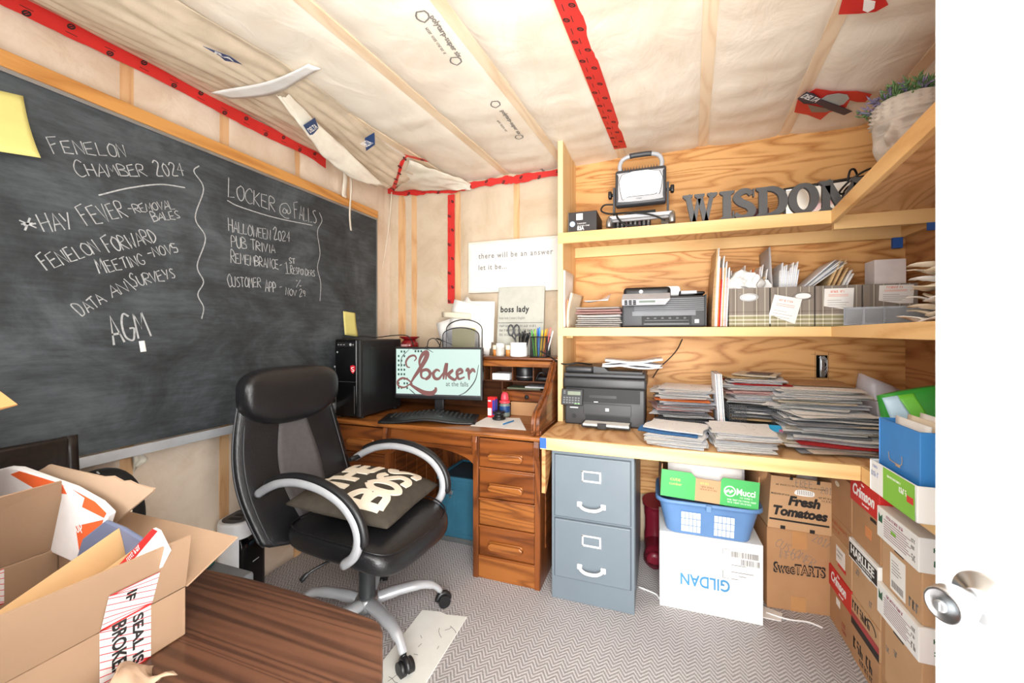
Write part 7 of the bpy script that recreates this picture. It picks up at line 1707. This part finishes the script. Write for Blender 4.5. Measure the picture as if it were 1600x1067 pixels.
lab_ = patch(o, 'white_label', M, -.06, .03, .012, .135, M_PAPER); q = MB(); ML = M @ Matrix.Translation((0, 0, .0008))
for k in range(5): q.box(-.05, -.01+.006*((k*7) % 4), .07+.010*k, .072+.010*k, 0, .0004, 0, ML)
for k in range(14): q.box(-.05+.005*k, -.048+.005*k+.001*(k % 2), .022, .045, 0, .0004, 0, ML)
q.build('label_print', M_GINK, o); patch(o, 'slot', M, -.035, .02, .148, .158, M_INK); ft_(o, M, [(None, .05, .02, .05, .03, {'shear': .2}), (None, -.095, .03, .02, .06)], M_GINK)
o, M = mbox('white printed tomato box high in the near column with a green accent', .595, .700, 1); patch(o, 'green_accent', M, -.03, .0, .045, .055, M_LIME)
# sliver of the next column beside the door
o, w, d, h = sbox('produce_box', 'brown box beside the door with a red tray front showing', 1.27, 1.535, 0, .30, M_CARD3, .775, 1.15); patch(o, 'red_front', side(o, w, d, 0), -.12, .13, .10, .30, M_ORANGE); 
o, w, d, h = sbox('produce_box', 'brown box with a big red circle beside the door knob', 1.27, 1.54, .301, .55, M_CARD, .775, 1.15)
q = MB(); q.prism([(.045*math.cos(a), .045*math.sin(a)) for a in [2*PI*k/28 for k in range(28)]], .0008, side(o, w, d, 0) @ Matrix.Translation((-.075, .055, 0))); q.build('red_circle', plain('circle_red', (190, 50, 48), .5), o)
# green and white tray with the blue box on the worktop return
gt = carton('produce_tray', 'white and lime green open tray on the worktop beside the door', 'tray', (.858, 1.525, ZW+.0025), .42, .262, .098, M_WHITE, 0, False); w, d = .21, .131; M = side(gt, w, d, 0)
patch(gt, 'lime_panel', M, -.045, .12, .0, .096, M_LIME); ft_(gt, M @ Matrix.Translation((0, 0, .0008)), [(None, .045, .052, .045, .016, {'bold': .03}), (None, -.02, .074, .075, .006)], M_WHITE)
patch(gt, 'red_logo', M @ Matrix.Translation((0, 0, .0008)), .085, .115, .04, .058, M_REDP); ft_(gt, M, [(None, -.118, .05, .05, .016, {'shear': .2}), (None, -.11, .078, .03, .008)], plain('faint_blue_print', (150, 160, 196), .6)); ft_(gt, endf(gt, d, -w+.06, .04), [(None, 0, 0, .10, .024, {'shear': .2}), (None, .03, .036, .04, .010)], plain('faint_blue_print', (150, 160, 196), .6), 'end_lettering')
bb = carton('blue_box', 'blue open cardboard box standing in the lime green tray', 'box', (.865, 1.535, ZW+.007), .395, .222, .232, M_BLUEC, 0, False, None, .004); w, d = .1975, .111; M = side(bb, w, d, 0)
q = MB(); q.strokes([(p.x, p.y) for p in smoothpts([(-.035, .012, 0), (-.03, -.008, 0), (-.01, -.012, 0), (.03, -.012, 0), (.04, .0, 0), (.038, .016, 0)], 4)], .0025, .0006, M @ Matrix.Translation((-.015, .125, 0))); q.build('cut_handle', M_CARD2, bb)
patch(bb, 'torn_spot', M, -.01, .015, .105, .113, M_CARD2); q_ = patch(bb, 'dark_label', M, .05, .085, .028, .055, plain('navy_label', (40, 52, 76), .5)); patch(bb, 'label_print', M @ Matrix.Translation((0, 0, .0008)), .056, .079, .036, .047, M_OFFW)
ft_(bb, M, [(None, -.03, .02, .07, .022, {'bold': .02})], M_WHITE); patch(bb, 'lower_label', M, .045, .09, .010, .022, M_DGREY)
for k in range(5): upright('paper_file', 'cream folder edge standing in the blue open box', 'folder', .70+.030*k, 1.545, ZW+.013, .18, .236+.006*(k % 3), PM['cream' if k % 2 else 'white'], .04, PI/2, .003, .004, 'folders in the blue box')
gb = thing('green_bag', 'bright green plastic package with pale blue window behind the blue box', 'package', (.955, 1.745, ZW+.0025), -.1)
def gbf(s):
    def f(u, v):
        x = -.22+.44*u; w = math.sin(PI*u)**.35*math.sin(PI*(.05+.9*v))**.5; return Vector((x+.05*v*v*(u-.5), s*.052*w, .004+.335*v+.02*math.sin(PI*u)*v-.05*v*(1-u)**2))
    return f
t = MB(); slabfrom(t, gbf(-1), gbf(1), 24, 20); t.build('package_film', plain('green_film', (52, 150, 56), .3), gb)
def strip(n, m, fu0, fu1, off):
    q = MB(); q.sheet(lambda u, v: (lambda uu, vv: gbf(-1)(uu, vv)+Vector((0, -off, 0)))(fu0(v)+(fu1(v)-fu0(v))*u, .02+.95*v), 8, 20, .001); return q.build(n, m, gb)
strip('lime_edge', plain('lime_film', (110, 196, 60), .3), lambda v: .10+.26*(1-v)**1.2, lambda v: .18+.26*(1-v)**1.2, .0025); strip('blue_window', plain('pale_blue_film', (176, 206, 222), .35), lambda v: .02+.10*(1-v)**1.2, lambda v: .10+.26*(1-v)**1.2, .002)
t = MB(); t.ball((.09, -.056, .28), .03, .004, .02, 14, 8); t.build('pink_print', plain('pink_film', (232, 196, 190), .4), gb)
t = MB()
for k in range(5): t.box(-.02, .12, -.0585, -.0575, .10+.018*k, .103+.018*k)
t.build('small_print', plain('dark_green_film', (30, 100, 44), .4), gb)
